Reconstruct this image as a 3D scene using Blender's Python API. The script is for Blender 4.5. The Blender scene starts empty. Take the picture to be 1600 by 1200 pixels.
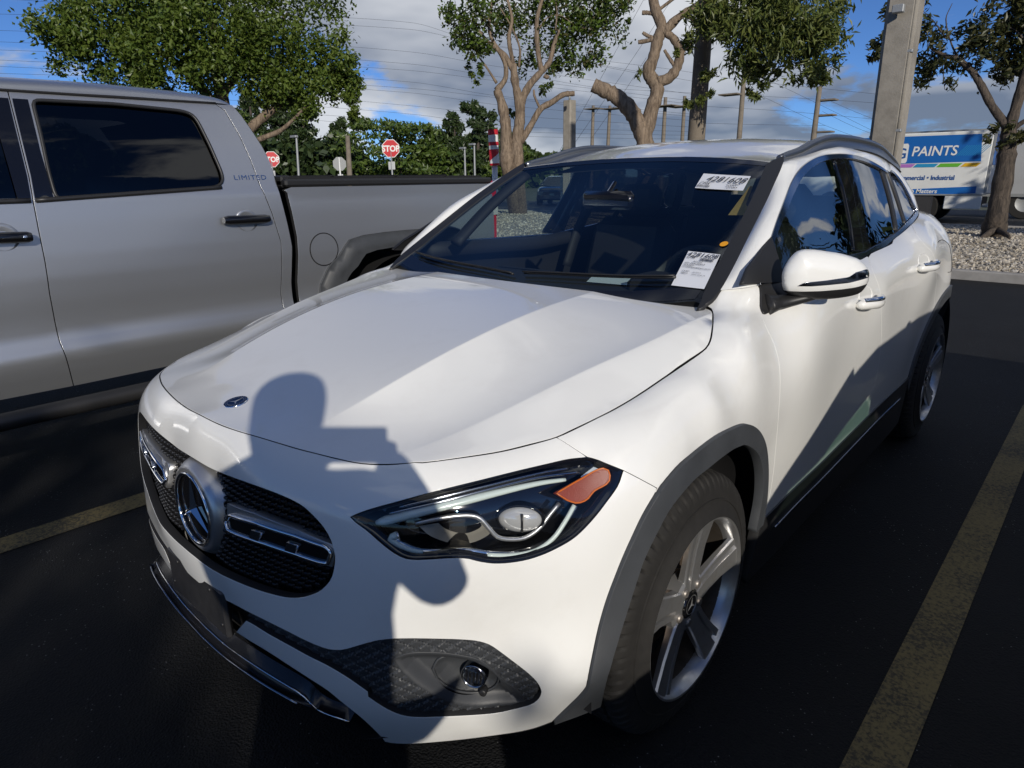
import bpy, bmesh, math, random, json
import numpy as np
from mathutils import Vector, Matrix
from mathutils.geometry import delaunay_2d_cdt
random.seed(7); rng = np.random.default_rng(7)
SC = bpy.context.scene; COL = SC.collection
rad = math.radians

# ------------------------------------------------------------------ camera
cam_d = bpy.data.cameras.new('camera'); cam = bpy.data.objects.new('camera', cam_d); COL.objects.link(cam)
_yaw, _pit, _rol = rad(42.252), rad(17.290), rad(-.5235)
_f = Vector((-math.sin(_yaw) * math.cos(_pit), math.cos(_yaw) * math.cos(_pit), -math.sin(_pit)))
_r = _f.cross(Vector((0, 0, 1))).normalized(); _u = _r.cross(_f)
_r2 = math.cos(_rol) * _r + math.sin(_rol) * _u; _u2 = -math.sin(_rol) * _r + math.cos(_rol) * _u
CAM = Vector((1.5338, -1.4145, 1.4210))
cam.matrix_world = Matrix(((_r2.x, _u2.x, -_f.x, CAM.x), (_r2.y, _u2.y, -_f.y, CAM.y), (_r2.z, _u2.z, -_f.z, CAM.z), (0, 0, 0, 1)))
cam_d.sensor_width = 36; cam_d.lens = 36 * 1035.9 / 1600; cam_d.clip_start = .02; cam_d.clip_end = 3000
SC.camera = cam

# ------------------------------------------------------------------ daylight
SUN_EL, SUN_AZ = rad(21.0), rad(54.8)             # towards the sun: to the left and ahead of the white car
SUN = Vector((math.sin(SUN_AZ) * math.cos(SUN_EL), -math.cos(SUN_AZ) * math.cos(SUN_EL), math.sin(SUN_EL)))
sl = bpy.data.lights.new('sun', 'SUN'); so = bpy.data.objects.new('sun', sl); COL.objects.link(so)
sl.energy = 3.6; sl.angle = rad(.53); sl.color = (1.0, .93, .82)
so.rotation_euler = SUN.to_track_quat('Z', 'Y').to_euler(); so.location = (8, -6, 12)

W = bpy.data.worlds.new('World'); SC.world = W; W.use_nodes = True
nt = W.node_tree; N = nt.nodes; Lk = nt.links; N.clear()
def nn(t, **k):
    n = N.new(t)
    for a, b in k.items(): setattr(n, a, b)
    return n
out = nn('ShaderNodeOutputWorld'); bg = nn('ShaderNodeBackground'); bg.inputs[1].default_value = .082
sky = nn('ShaderNodeTexSky', sky_type='NISHITA'); sky.sun_disc = False; sky.sun_elevation = SUN_EL
sky.sun_rotation = math.atan2(SUN.x, SUN.y); sky.air_density = .62; sky.dust_density = 0.0; sky.ozone_density = 2.6; sky.altitude = 300
def lnk(a, b): Lk.new(a, b)
def mth(op, a, b=None, c=None, clamp=False):
    n = nn('ShaderNodeMath', operation=op); n.use_clamp = clamp
    for i, v in enumerate((a, b, c)):
        if v is None: continue
        if isinstance(v, (int, float)): n.inputs[i].default_value = v
        else: lnk(v, n.inputs[i])
    return n.outputs[0]
tc = nn('ShaderNodeTexCoord'); sx = nn('ShaderNodeSeparateXYZ'); lnk(tc.outputs['Generated'], sx.inputs[0])
zc = mth('MAXIMUM', mth('ADD', sx.outputs[2], .30), .08)
cx = nn('ShaderNodeCombineXYZ'); lnk(mth('DIVIDE', sx.outputs[0], zc), cx.inputs[0]); lnk(mth('DIVIDE', sx.outputs[1], zc), cx.inputs[1]); lnk(mth('MULTIPLY', sx.outputs[2], 3.0), cx.inputs[2])
def cloud_noise(scale, loc, det, rough=.55, dist=.15):
    mp = nn('ShaderNodeMapping'); mp.inputs['Location'].default_value = loc; lnk(cx.outputs[0], mp.inputs[0])
    no = nn('ShaderNodeTexNoise'); no.inputs['Scale'].default_value = scale; no.inputs['Detail'].default_value = det
    no.inputs['Roughness'].default_value = rough; no.inputs['Distortion'].default_value = dist; lnk(mp.outputs[0], no.inputs[0]); return no.outputs[0]
CO = (12.48, 9.04, 3.20)
big = cloud_noise(.42, CO, 2, .5, 0); den = cloud_noise(1.25, CO, 9, .56, .2)
hi = cloud_noise(1.25, (CO[0], CO[1], CO[2] + .42), 4, .5, .2)                 # the same field a little higher up the sky: cloud tops and bellies
dens = mth('MULTIPLY_ADD', big, .75, mth('MULTIPLY', den, .62))
msk = nn('ShaderNodeMapRange'); msk.interpolation_type = 'SMOOTHSTEP'; msk.inputs[1].default_value = .676; msk.inputs[2].default_value = .716; lnk(dens, msk.inputs[0])
core = nn('ShaderNodeMapRange'); core.inputs[1].default_value = .67; core.inputs[2].default_value = .84; lnk(dens, core.inputs[0])
lit = mth('ADD', mth('MULTIPLY', mth('SUBTRACT', den, hi), 3.6), mth('MULTIPLY_ADD', core.outputs[0], -.75, .72), clamp=True)
r2 = nn('ShaderNodeValToRGB'); e = r2.color_ramp.elements; e[0].position = .0; e[0].color = (2.0, 2.45, 3.3, 1); e[1].position = .9; e[1].color = (8.6, 8.8, 9.1, 1); lnk(lit, r2.inputs[0])
tint = nn('ShaderNodeMixRGB', blend_type='MULTIPLY'); tint.inputs[0].default_value = 1; tint.inputs[2].default_value = (.56, .80, 1.14, 1); lnk(sky.outputs[0], tint.inputs[1])
mx = nn('ShaderNodeMixRGB'); lnk(mth('MULTIPLY', msk.outputs[0], .93), mx.inputs[0]); lnk(tint.outputs[0], mx.inputs[1]); lnk(r2.outputs[0], mx.inputs[2])
lnk(mx.outputs[0], bg.inputs[0]); lnk(bg.outputs[0], out.inputs[0])
SC.view_settings.view_transform = 'Standard'; SC.view_settings.look = 'None'; SC.view_settings.exposure = 0.0; SC.view_settings.gamma = 1
SC.view_settings.use_curve_mapping = False
SC.cycles.max_bounces = 10; SC.cycles.transparent_max_bounces = 16; SC.cycles.caustics_reflective = False; SC.cycles.caustics_refractive = False

# ------------------------------------------------------------------ materials
MATS = {}
def mat(name, col, rough=.5, metal=0., coat=0., spec=.5, bump=None, noise=None, extra=None, coat_rough=.03):
    m = bpy.data.materials.new(name); m.use_nodes = True; t = m.node_tree; b = t.nodes['Principled BSDF']
    b.inputs['Base Color'].default_value = (*col, 1); b.inputs['Roughness'].default_value = rough; b.inputs['Metallic'].default_value = metal
    b.inputs['Coat Weight'].default_value = coat; b.inputs['Coat Roughness'].default_value = coat_rough; b.inputs['Specular IOR Level'].default_value = spec
    def obco():
        n = t.nodes.new('ShaderNodeTexCoord'); return n.outputs['Object']
    if noise:                                          # (scale, amount, detail): lighter and darker blotches of the colour
        s, a, d = noise; no = t.nodes.new('ShaderNodeTexNoise'); no.inputs['Scale'].default_value = s; no.inputs['Detail'].default_value = d
        t.links.new(obco(), no.inputs[0]); mr = t.nodes.new('ShaderNodeMapRange'); mr.inputs[1].default_value = .25; mr.inputs[2].default_value = .75
        mr.inputs[3].default_value = 1 - a; mr.inputs[4].default_value = 1 + a; t.links.new(no.outputs[0], mr.inputs[0])
        mu = t.nodes.new('ShaderNodeVectorMath'); mu.operation = 'SCALE'; mu.inputs[0].default_value = col; t.links.new(mr.outputs[0], mu.inputs['Scale'])
        t.links.new(mu.outputs[0], b.inputs['Base Color'])
    if bump:                                           # (scale, strength, distance)
        no = t.nodes.new('ShaderNodeTexNoise'); no.inputs['Scale'].default_value = bump[0]; no.inputs['Detail'].default_value = 4
        t.links.new(obco(), no.inputs[0]); bp = t.nodes.new('ShaderNodeBump'); bp.inputs['Strength'].default_value = bump[1]; bp.inputs['Distance'].default_value = bump[2]
        t.links.new(no.outputs[0], bp.inputs['Height']); t.links.new(bp.outputs[0], b.inputs['Normal'])
    if extra: extra(m, t, b)
    MATS[name] = m; return m
def glass(name, tint, ior=1.5, gl=1.0, grough=0.0):    # thin pane: Fresnel mix of a clear tint and a mirror
    m = bpy.data.materials.new(name); m.use_nodes = True; t = m.node_tree; t.nodes.clear()
    o = t.nodes.new('ShaderNodeOutputMaterial'); mxs = t.nodes.new('ShaderNodeMixShader'); fr = t.nodes.new('ShaderNodeFresnel'); fr.inputs[0].default_value = ior
    tr = t.nodes.new('ShaderNodeBsdfTransparent'); tr.inputs[0].default_value = (*tint, 1); g = t.nodes.new('ShaderNodeBsdfGlossy'); g.inputs['Roughness'].default_value = grough
    g.inputs['Color'].default_value = (gl, gl, gl, 1); mu = t.nodes.new('ShaderNodeMath'); mu.operation = 'MULTIPLY_ADD'; mu.inputs[1].default_value = 1.25; mu.inputs[2].default_value = .0; mu.use_clamp = True
    ge = t.nodes.new('ShaderNodeNewGeometry'); mi = t.nodes.new('ShaderNodeMapRange'); mi.inputs[3].default_value = ior; mi.inputs[4].default_value = 1 / ior; t.links.new(ge.outputs['Backfacing'], mi.inputs[0]); t.links.new(mi.outputs[0], fr.inputs[0])
    t.links.new(fr.outputs[0], mu.inputs[0]); t.links.new(mu.outputs[0], mxs.inputs[0]); t.links.new(tr.outputs[0], mxs.inputs[1]); t.links.new(g.outputs[0], mxs.inputs[2]); t.links.new(mxs.outputs[0], o.inputs[0])
    MATS[name] = m; return m
def dirt(scale, lo, hi, dark, axis=None):
    """a mask of old dust and grime mixed over the base colour"""
    def f(m, t, b):
        no = t.nodes.new('ShaderNodeTexNoise'); no.inputs['Scale'].default_value = scale; no.inputs['Detail'].default_value = 8; no.inputs['Roughness'].default_value = .65
        tcn = t.nodes.new('ShaderNodeTexCoord'); t.links.new(tcn.outputs['Object'], no.inputs[0])
        rp = t.nodes.new('ShaderNodeValToRGB'); rp.color_ramp.elements[0].position = lo; rp.color_ramp.elements[1].position = hi; t.links.new(no.outputs[0], rp.inputs[0])
        mixn = t.nodes.new('ShaderNodeMixRGB'); mixn.inputs[1].default_value = b.inputs['Base Color'].default_value; mixn.inputs[2].default_value = (*dark, 1)
        t.links.new(rp.outputs[0], mixn.inputs[0]); t.links.new(mixn.outputs[0], b.inputs['Base Color'])
        mr = t.nodes.new('ShaderNodeMapRange'); mr.inputs[3].default_value = b.inputs['Roughness'].default_value; mr.inputs[4].default_value = min(1, b.inputs['Roughness'].default_value + .18)
        t.links.new(rp.outputs[0], mr.inputs[0]); t.links.new(mr.outputs[0], b.inputs['Roughness'])
    return f
mat('white_paint', (.80, .80, .775), .32, 0, 1.0, .5, extra=dirt(5, .52, .95, (.70, .69, .66)), coat_rough=.025)
mat('silver_paint', (.46, .475, .50), .36, .80, .5, .5, coat_rough=.15)
mat('black_plastic', (.018, .018, .019), .45)
mat('gloss_black', (.006, .006, .007), .06, 0, .6)
mat('grille_black', (.010, .010, .011), .32); mat('splitter_black', (.012, .012, .014), .22)
mat('matte_black', (.004, .004, .005), .8)
mat('inner_black', (.010, .010, .012), .7)
mat('cladding', (.048, .052, .058), .5, bump=(900, .25, .0008), noise=(14, .12, 5))
mat('fog_plastic', (.040, .043, .048), .48)
mat('bracket', (.030, .030, .032), .42, bump=(1200, .2, .0006), noise=(30, .25, 5))
mat('chrome', (.86, .87, .88), .05, 1.0)
mat('dark_chrome', (.34, .36, .40), .16, 1.0)
mat('satin_silver', (.58, .58, .58), .34, .85)
mat('alloy', (.50, .50, .50), .30, .8, .3, extra=dirt(25, .5, .9, (.36, .33, .29)))
mat('barrel_metal', (.10, .085, .07), .5, .6, extra=dirt(20, .4, .8, (.05, .04, .03)))
mat('alloy_inner', (.30, .28, .26), .45, .7, extra=dirt(20, .4, .8, (.16, .12, .09)))
mat('tyre', (.0125, .0115, .0105), .78, noise=(40, .25, 6), bump=(350, .35, .001))
mat('disc_metal', (.16, .12, .09), .5, .7, noise=(30, .4, 4))
mat('amber_rim', (.62, .14, .01), .3)
mat('light_guide', (.62, .70, .66), .18, 0, .6)
mat('amber', (.24, .032, .004), .35, 0, .2, bump=(420, .5, .0015))
mat('lens_chrome', (.82, .84, .86), .10, 1.0)
mat('reflector', (.50, .47, .40), .32, .5, bump=(600, .3, .001))
mat('badge_blue', (.005, .014, .05), .3, 0, 0, .25)
mat('rail_metal', (.20, .215, .24), .28, .85)
mat('leather', (.012, .012, .013), .5, bump=(300, .2, .001))
mat('cabin_grey', (.030, .033, .036), .6)
mat('paper', (.74, .76, .80), .7)
mat('pale_paper', (.62, .70, .70), .8)
mat('print', (.02, .02, .025), .7)
mat('orange_dot', (.85, .36, .01), .5)
mat('visor_label', (.30, .20, .05), .7)
mat('red_lens', (.42, .008, .012), .12, 0, .8)
mat('clear_lens', (.55, .55, .55), .12, .3, .8)
glass('screen_glass', (.80, .88, .89)); glass('side_glass', (.74, .85, .81)); glass('privacy_glass', (.055, .06, .065)); glass('lens_glass', (.95, .96, .96), 1.36)
glass('truck_glass', (.012, .013, .015)); glass('green_glass', (.34, .48, .40))

# ------------------------------------------------------------------ object helpers
def mesh_obj(name, V, F, m, parent=None, smooth=True, normals=None, label=None, kind=None, cat=None, group=None, mats=None, fm=None):
    me = bpy.data.meshes.new(name); V = np.asarray(V, float)
    if parent is not None:
        V = V - np.array(parent.get('_o', (0, 0, 0)))
    me.from_pydata(V.tolist(), [], [list(map(int, f)) for f in F])
    for mm in (mats or [m]): me.materials.append(MATS[mm] if isinstance(mm, str) else mm)
    if fm is not None: me.polygons.foreach_set('material_index', fm)
    me.polygons.foreach_set('use_smooth', [bool(smooth)] * len(me.polygons))
    me.update()
    if normals is not None: me.normals_split_custom_set_from_vertices([tuple(n) for n in normals])
    o = bpy.data.objects.new(name, me); COL.objects.link(o)
    if parent is not None: o.parent = parent; o['_o'] = parent.get('_o', (0, 0, 0))
    if label: o['label'] = label
    if kind: o['kind'] = kind
    if cat: o['category'] = cat
    if group: o['group'] = group
    return o
def thing(name, label, cat, loc=(0, 0, 0), group=None):
    o = bpy.data.objects.new(name, None); COL.objects.link(o); o.location = loc; o['label'] = label; o['category'] = cat; o['_o'] = tuple(loc)
    o.empty_display_size = .2
    if group: o['group'] = group
    return o
def cleanup():
    for o in bpy.data.objects:
        if '_o' in o: del o['_o']
def copy_tree(o, parent=None):
    c = o.copy(); COL.objects.link(c)
    if parent is not None: c.parent = parent
    for ch in list(o.children): copy_tree(ch, c)
    return c
class MB:
    """collects simple solids into one mesh"""
    def __init__(s): s.V = []; s.F = []; s.n = 0; s.fm = []; s.cur = 0
    def add(s, V, F):
        V = np.asarray(V, float); s.V.append(V); s.F += [[i + s.n for i in f] for f in F]; s.fm += [s.cur] * len(F); s.n += len(V)
    def box(s, c, h, R=None):
        v = np.array([(x, y, z) for x in (-1, 1) for y in (-1, 1) for z in (-1, 1)], float) * np.array(h)
        if R is not None: v = v @ np.array(R).T
        s.add(v + np.array(c), [(0, 1, 3, 2), (4, 6, 7, 5), (0, 4, 5, 1), (2, 3, 7, 6), (0, 2, 6, 4), (1, 5, 7, 3)])
    def bbox(s, c, h, b=.006, R=None):                 # box with chamfered edges
        h = np.array(h, float); b = min(b, h.min() * .9); V = []
        for sx_ in (-1, 1):
            for sy in (-1, 1):
                for sz in (-1, 1):
                    for k in range(3):
                        q = h.copy() - b; q[k] = h[k]; V.append(q * (sx_, sy, sz))
        V = np.array(V); idx = lambda a, b_, c_: (((a > 0) * 2 + (b_ > 0)) * 2 + (c_ > 0)) * 3
        F = []
        for k in range(3):
            o = [i for i in range(3) if i != k]
            for sg in (-1, 1):
                q = []
                for a, b_ in ((-1, -1), (1, -1), (1, 1), (-1, 1)):
                    t = [0, 0, 0]; t[k] = sg; t[o[0]] = a; t[o[1]] = b_; q.append(idx(*t) + k)
                F.append(q)
        for k in range(3):
            o = [i for i in range(3) if i != k]
            for a in (-1, 1):
                for b_ in (-1, 1):
                    t0 = [0, 0, 0]; t0[o[0]] = a; t0[o[1]] = b_; t1 = list(t0); t0[k] = -1; t1[k] = 1
                    F.append([idx(*t0) + o[0], idx(*t1) + o[0], idx(*t1) + o[1], idx(*t0) + o[1]])
        for a in (-1, 1):
            for b_ in (-1, 1):
                for c_ in (-1, 1):
                    i = idx(a, b_, c_); F.append([i, i + 1, i + 2])
        if R is not None: V = V @ np.array(R).T
        s.add(V + np.array(c), F)
    def tube(s, P, r, n=8, closed=False, cap=True, flat=1.0, up=None):
        P = np.asarray(P, float); r = np.broadcast_to(np.asarray(r, float), (len(P),)); m = len(P)
        T = np.gradient(P, axis=0) if not closed else (np.roll(P, -1, 0) - np.roll(P, 1, 0)); T /= np.linalg.norm(T, axis=1)[:, None] + 1e-12
        a = np.array(up if up is not None else ((0, 0, 1) if abs(T[0][2]) < .9 else (1, 0, 0)), float); V = []
        th = np.linspace(0, 2 * np.pi, n, endpoint=False)
        for i in range(m):
            if up is not None: a = np.array(up, float)
            x = a - T[i] * (a @ T[i]); x /= np.linalg.norm(x) + 1e-12; y = np.cross(T[i], x); a = x
            V.append(P[i] + r[i] * (np.cos(th)[:, None] * x * flat + np.sin(th)[:, None] * y))
        F = []
        for i in range(m if closed else m - 1):
            j = (i + 1) % m
            for k in range(n): F.append((i * n + k, i * n + (k + 1) % n, j * n + (k + 1) % n, j * n + k))
        if not closed and cap: F.append(tuple(range(n))[::-1]); F.append(tuple((m - 1) * n + k for k in range(n)))
        s.add(np.vstack(V), F)
    def lathe(s, prof, n=32, c=(0, 0, 0), ax=(0, 0, 1), close=False):
        ax = np.array(ax, float); ax /= np.linalg.norm(ax); t = np.array((0, 0, 1.) if abs(ax[2]) < .9 else (1., 0, 0)); x = np.cross(t, ax); x /= np.linalg.norm(x); y = np.cross(ax, x)
        th = np.linspace(0, 2 * np.pi, n, endpoint=False); V = []
        for r_, h_ in prof: V.append(np.array(c) + ax * h_ + r_ * (np.cos(th)[:, None] * x + np.sin(th)[:, None] * y))
        F = []; m = len(prof)
        for i in range(m if close else m - 1):
            j = (i + 1) % m
            for k in range(n): F.append((i * n + k, i * n + (k + 1) % n, j * n + (k + 1) % n, j * n + k))
        s.add(np.vstack(V), F)
    def quad(s, a, b, c, d): s.add([a, b, c, d], [(0, 1, 2, 3)])
    def make(s, name, m, parent=None, smooth=True, sharp=None, mats=None, **k):
        o = mesh_obj(name, np.vstack(s.V), s.F, m, parent, smooth, mats=mats, fm=s.fm if mats else None, **k)
        if sharp is not None and smooth: autosmooth(o, sharp)
        return o
def autosmooth(o, deg):
    me = o.data; bm = bmesh.new(); bm.from_mesh(me); bmesh.ops.recalc_face_normals(bm, faces=bm.faces)
    lim = rad(deg)
    for e_ in bm.edges:
        if len(e_.link_faces) == 2 and e_.calc_face_angle(0) > lim: e_.smooth = False
    bm.to_mesh(me); bm.free()
def poly_area(L): return .5 * np.sum(L[:, 0] * np.roll(L[:, 1], -1) - np.roll(L[:, 0], -1) * L[:, 1])
def inside(L, q):
    x, y = q[:, 0], q[:, 1]; r = np.zeros(len(q), bool); a = L; b = np.roll(L, -1, 0)
    for (x0, y0), (x1, y1) in zip(a, b):
        if y0 == y1: continue
        c = ((y0 > y) != (y1 > y)); r ^= c & (x < (x1 - x0) * (y - y0) / (y1 - y0) + x0)
    return r
def dist_poly(L, q):
    a = L; b = np.roll(L, -1, 0); best = np.full(len(q), 1e9)
    for p0, p1 in zip(a, b):
        d = p1 - p0; t = np.clip(((q - p0) @ d) / (d @ d + 1e-15), 0, 1); best = np.minimum(best, np.linalg.norm(q - p0 - t[:, None] * d, axis=1))
    return best
def dist_line(L, q):
    best = np.full(len(q), 1e9)
    for p0, p1 in zip(L[:-1], L[1:]):
        d = p1 - p0; t = np.clip(((q - p0) @ d) / (d @ d + 1e-15), 0, 1); best = np.minimum(best, np.linalg.norm(q - p0 - t[:, None] * d, axis=1))
    return best
def clean(L, tol=.0012):
    L = np.asarray(L, float); keep = [0]
    for i in range(1, len(L)):
        if np.linalg.norm(L[i] - L[keep[-1]]) > tol: keep.append(i)
    if np.linalg.norm(L[keep[-1]] - L[keep[0]]) < tol: keep.pop()
    return L[keep]
def densify(L, h):
    out_ = []
    for a, b in zip(L, np.roll(L, -1, 0)):
        n = max(1, int(math.ceil(np.linalg.norm(b - a) / h)))
        for i in range(n): out_.append(a + (b - a) * i / n)
    return np.array(out_)
def shrink_poly(L, d):
    t = np.roll(L, -1, 0) - L; t /= np.linalg.norm(t, axis=1)[:, None] + 1e-12
    n1 = np.stack([-t[:, 1], t[:, 0]], 1); n0 = np.roll(n1, 1, 0); b = n0 + n1
    b /= np.maximum((b * b).sum(1) / 2, .35)[:, None]
    return L + b * d
def panel_mesh(loop, surf, h=.03, shrink=.0015, fl=.012, holes=(), hb=.02, center=(0, 1.3, .55), sign=None, creases=()):
    loops = []
    for i, L in enumerate([loop] + list(holes)):
        L = clean(L)
        if (poly_area(L) > 0) != (i == 0): L = L[::-1]       # outer CCW, holes CW: the material is always on the left
        L = densify(L, hb); loops.append(shrink_poly(L, shrink))
    bv = np.vstack(loops); lo, hi = loops[0].min(0), loops[0].max(0)
    gx = np.arange(lo[0] + h * .5, hi[0], h); gy = np.arange(lo[1] + h * .5, hi[1], h * .87)
    g = np.array([(x + (h / 2 if j % 2 else 0), y) for j, y in enumerate(gy) for x in gx]) if len(gx) and len(gy) else np.zeros((0, 2))
    if len(g):
        k = inside(loops[0], g)
        for H_ in loops[1:]: k &= ~inside(H_, g)
        g = g[k]
        if len(g): g = g[dist_poly(bv[:len(loops[0])], g) > .45 * h]
        for H_ in loops[1:]:
            if len(g): g = g[dist_poly(H_, g) > .45 * h]
    cr = [c[inside(loops[0], c) & (dist_poly(loops[0], c) > .004)] for c in creases]; cr = [c for c in cr if len(c) > 1]
    for c in cr:
        if len(g): g = g[dist_line(c, g) > .42 * h]
    E = []; s0 = 0
    for L in loops: n = len(L); E += [(s0 + i, s0 + (i + 1) % n) for i in range(n)]; s0 += n
    for c in cr: E += [(s0 + i, s0 + i + 1) for i in range(len(c) - 1)]; s0 += len(c)
    q = np.vstack([bv] + cr + [g]) if len(g) else np.vstack([bv] + cr)
    res = delaunay_2d_cdt([Vector(p) for p in q.tolist()], E, [], 0, 1e-7)
    qv = np.array([tuple(v) for v in res[0]]); T = np.array([f for f in res[2]])
    orig = {}
    for i, oi in enumerate(res[3]):
        for o_ in oi: orig[o_] = i
    cen = qv[T].mean(1); k = inside(loops[0], cen)
    for H_ in loops[1:]: k &= ~inside(H_, cen)
    T = T[k]
    P = surf(qv); e_ = .0015
    du = surf(qv + [e_, 0]) - surf(qv - [e_, 0]); dv = surf(qv + [0, e_]) - surf(qv - [0, e_]); nrm = np.cross(du, dv); nrm /= np.linalg.norm(nrm, axis=1)[:, None] + 1e-12
    sg = sign if sign is not None else (1 if ((P - np.array(center)) * nrm).sum() > 0 else -1)
    nrm = nrm * sg
    global FLM
    F = T.tolist() if sg > 0 else T[:, ::-1].tolist(); FLM = [0] * len(F)
    if fl:
        V = [P]; NN = [nrm]; n0 = len(P); s0 = 0
        for L in loops:
            n = len(L); idx = np.array([orig[s0 + i] for i in range(n)]); s0 += n
            pb = P[idx]; nb = nrm[idx]; tg = np.roll(pb, -1, 0) - np.roll(pb, 1, 0); tg /= np.linalg.norm(tg, axis=1)[:, None] + 1e-12
            ov = np.cross(tg, nb) * sg
            r1_ = pb + ov * .0009 - nb * .0009; r2_ = pb + ov * .0013 - nb * abs(fl)
            V += [r1_, r2_]; m1 = nb * .55 + ov; m1 /= np.linalg.norm(m1, axis=1)[:, None]; NN += [m1, ov]
            for i in range(n):
                j = (i + 1) % n
                for a, b in (((idx[i], idx[j]), (n0 + i, n0 + j)), ((n0 + i, n0 + j), (n0 + n + i, n0 + n + j))):
                    f = (a[0], b[0], b[1], a[1]); F.append(f if sg > 0 else f[::-1]); FLM.append(0 if a[0] == idx[i] and a[1] == idx[j] else 1)
            n0 += 2 * n
        P = np.vstack(V); nrm = np.vstack(NN)
    return P, F, nrm
def panel(name, loop, surf, m, parent, both=False, **k):
    lab = k.pop('label', None); kind = k.pop('kind', None)
    P, F, n = panel_mesh(np.asarray(loop, float), surf, **k)
    mm = [m, 'matte_black'] if m in ('white_paint', 'silver_paint') else None; fm = FLM if mm else None  # deep flange faces painted black for the shade inside panel gaps
    o = mesh_obj(name, P, F, m, parent[0] if isinstance(parent, (list, tuple)) else parent, True, n, label=lab, kind=kind, mats=mm, fm=fm); r = [o]
    if both:
        r.append(mesh_obj(name, P * [-1, 1, 1], [f[::-1] for f in F], m, parent[1] if isinstance(parent, (list, tuple)) else parent, True, n * [-1, 1, 1], label=lab, kind=kind, mats=mm, fm=fm))
    return r if both else o
def mirror_of(o, parent=None):
    me = o.data.copy(); c = o.copy(); c.data = me; COL.objects.link(c)
    nv = len(me.vertices); co = np.empty(nv * 3); me.vertices.foreach_get('co', co); co = co.reshape(-1, 3)
    ox = o.get('_o', (0, 0, 0))[0]; co[:, 0] = -(co[:, 0] + ox) - ox; me.vertices.foreach_set('co', co.ravel()); me.flip_normals(); me.update()
    c.parent = parent or o.parent
    return c
def text_mesh(body, size, M, mname, parent, name='lettering', align='LEFT', shear=0., bold=0., sx=1.0, spacing=1.0):
    cu = bpy.data.curves.new('txt', 'FONT'); cu.body = body; cu.size = size; cu.align_x = align; cu.shear = shear; cu.offset = bold; cu.space_character = spacing; cu.resolution_u = 3
    ob = bpy.data.objects.new('txt', cu); COL.objects.link(ob); bpy.context.view_layer.update()
    me = bpy.data.meshes.new_from_object(ob.evaluated_get(bpy.context.evaluated_depsgraph_get())); bpy.data.objects.remove(ob)
    v = np.array([tuple(x.co) for x in me.vertices]).reshape(-1, 3); v[:, 0] *= sx
    v = np.array([tuple(M @ Vector(p)) for p in v]); F = [tuple(p.vertices) for p in me.polygons]
    bpy.data.meshes.remove(me)
    return mesh_obj(name, v, F, mname, parent, False)
def frame(origin, xdir, normal):
    x = Vector(xdir).normalized(); n = Vector(normal); n = (n - x * n.dot(x)).normalized(); y = n.cross(x)
    M = Matrix((( x.x, y.x, n.x, origin[0]), (x.y, y.y, n.y, origin[1]), (x.z, y.z, n.z, origin[2]), (0, 0, 0, 1))); return M


# ------------------------------------------------------------------ car surfaces (thin plate splines through measured points)

# ---------------------------------------------------------------- surface mathematics
class TPS:                       # thin plate spline  R2 -> R1
    def __init__(s, pts, val, lam=0.0):
        s.p = np.asarray(pts, float); n = len(s.p)
        K = s.k(np.linalg.norm(s.p[:, None] - s.p[None], axis=2)) + lam * np.eye(n)
        Pm = np.hstack([np.ones((n, 1)), s.p])
        A = np.block([[K, Pm], [Pm.T, np.zeros((3, 3))]])
        s.w = np.linalg.solve(A, np.concatenate([val, np.zeros(3)]))
    @staticmethod
    def k(r): return r * r * np.log(r + 1e-9)
    def __call__(s, q):
        q = np.asarray(q, float); sh = q.shape[:-1]; q = q.reshape(-1, 2)
        out = np.empty(len(q))
        for i in range(0, len(q), 4000):
            c = q[i:i + 4000]
            out[i:i + 4000] = s.k(np.linalg.norm(c[:, None] - s.p[None], axis=2)) @ s.w[:-3] + s.w[-3] + c @ s.w[-2:]
        return out.reshape(sh)

def catmull(P, n, closed=False):
    P = np.asarray(P, float)
    if closed: Q = np.vstack([P[-1], P, P[0], P[1]])
    else: Q = np.vstack([2 * P[0] - P[1], P, 2 * P[-1] - P[-2]])
    out = []
    for i in range(1, len(Q) - 2):
        p0, p1, p2, p3 = Q[i - 1:i + 3]
        t = np.linspace(0, 1, n, endpoint=False)[:, None]
        d1 = max(np.linalg.norm(p2 - p1), 1e-9)
        m1 = (p2 - p0) / (d1 + max(np.linalg.norm(p1 - p0), 1e-9)) * d1
        m2 = (p3 - p1) / (d1 + max(np.linalg.norm(p3 - p2), 1e-9)) * d1
        out.append((2 * t**3 - 3 * t**2 + 1) * p1 + (t**3 - 2 * t**2 + t) * m1 + (-2 * t**3 + 3 * t**2) * p2 + (t**3 - t**2) * m2)
    if not closed: out.append(P[-1:])
    return np.vstack(out)

def resample(P, h, closed=False):
    P = np.asarray(P, float)
    if closed: P = np.vstack([P, P[:1]])
    s = np.concatenate([[0], np.cumsum(np.linalg.norm(np.diff(P, axis=0), axis=1))])
    n = max(2, int(round(s[-1] / h)) + 1)
    t = np.linspace(0, s[-1], n)
    R = np.stack([np.interp(t, s, P[:, k]) for k in range(P.shape[1])], 1)
    return R[:-1] if closed else R

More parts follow.
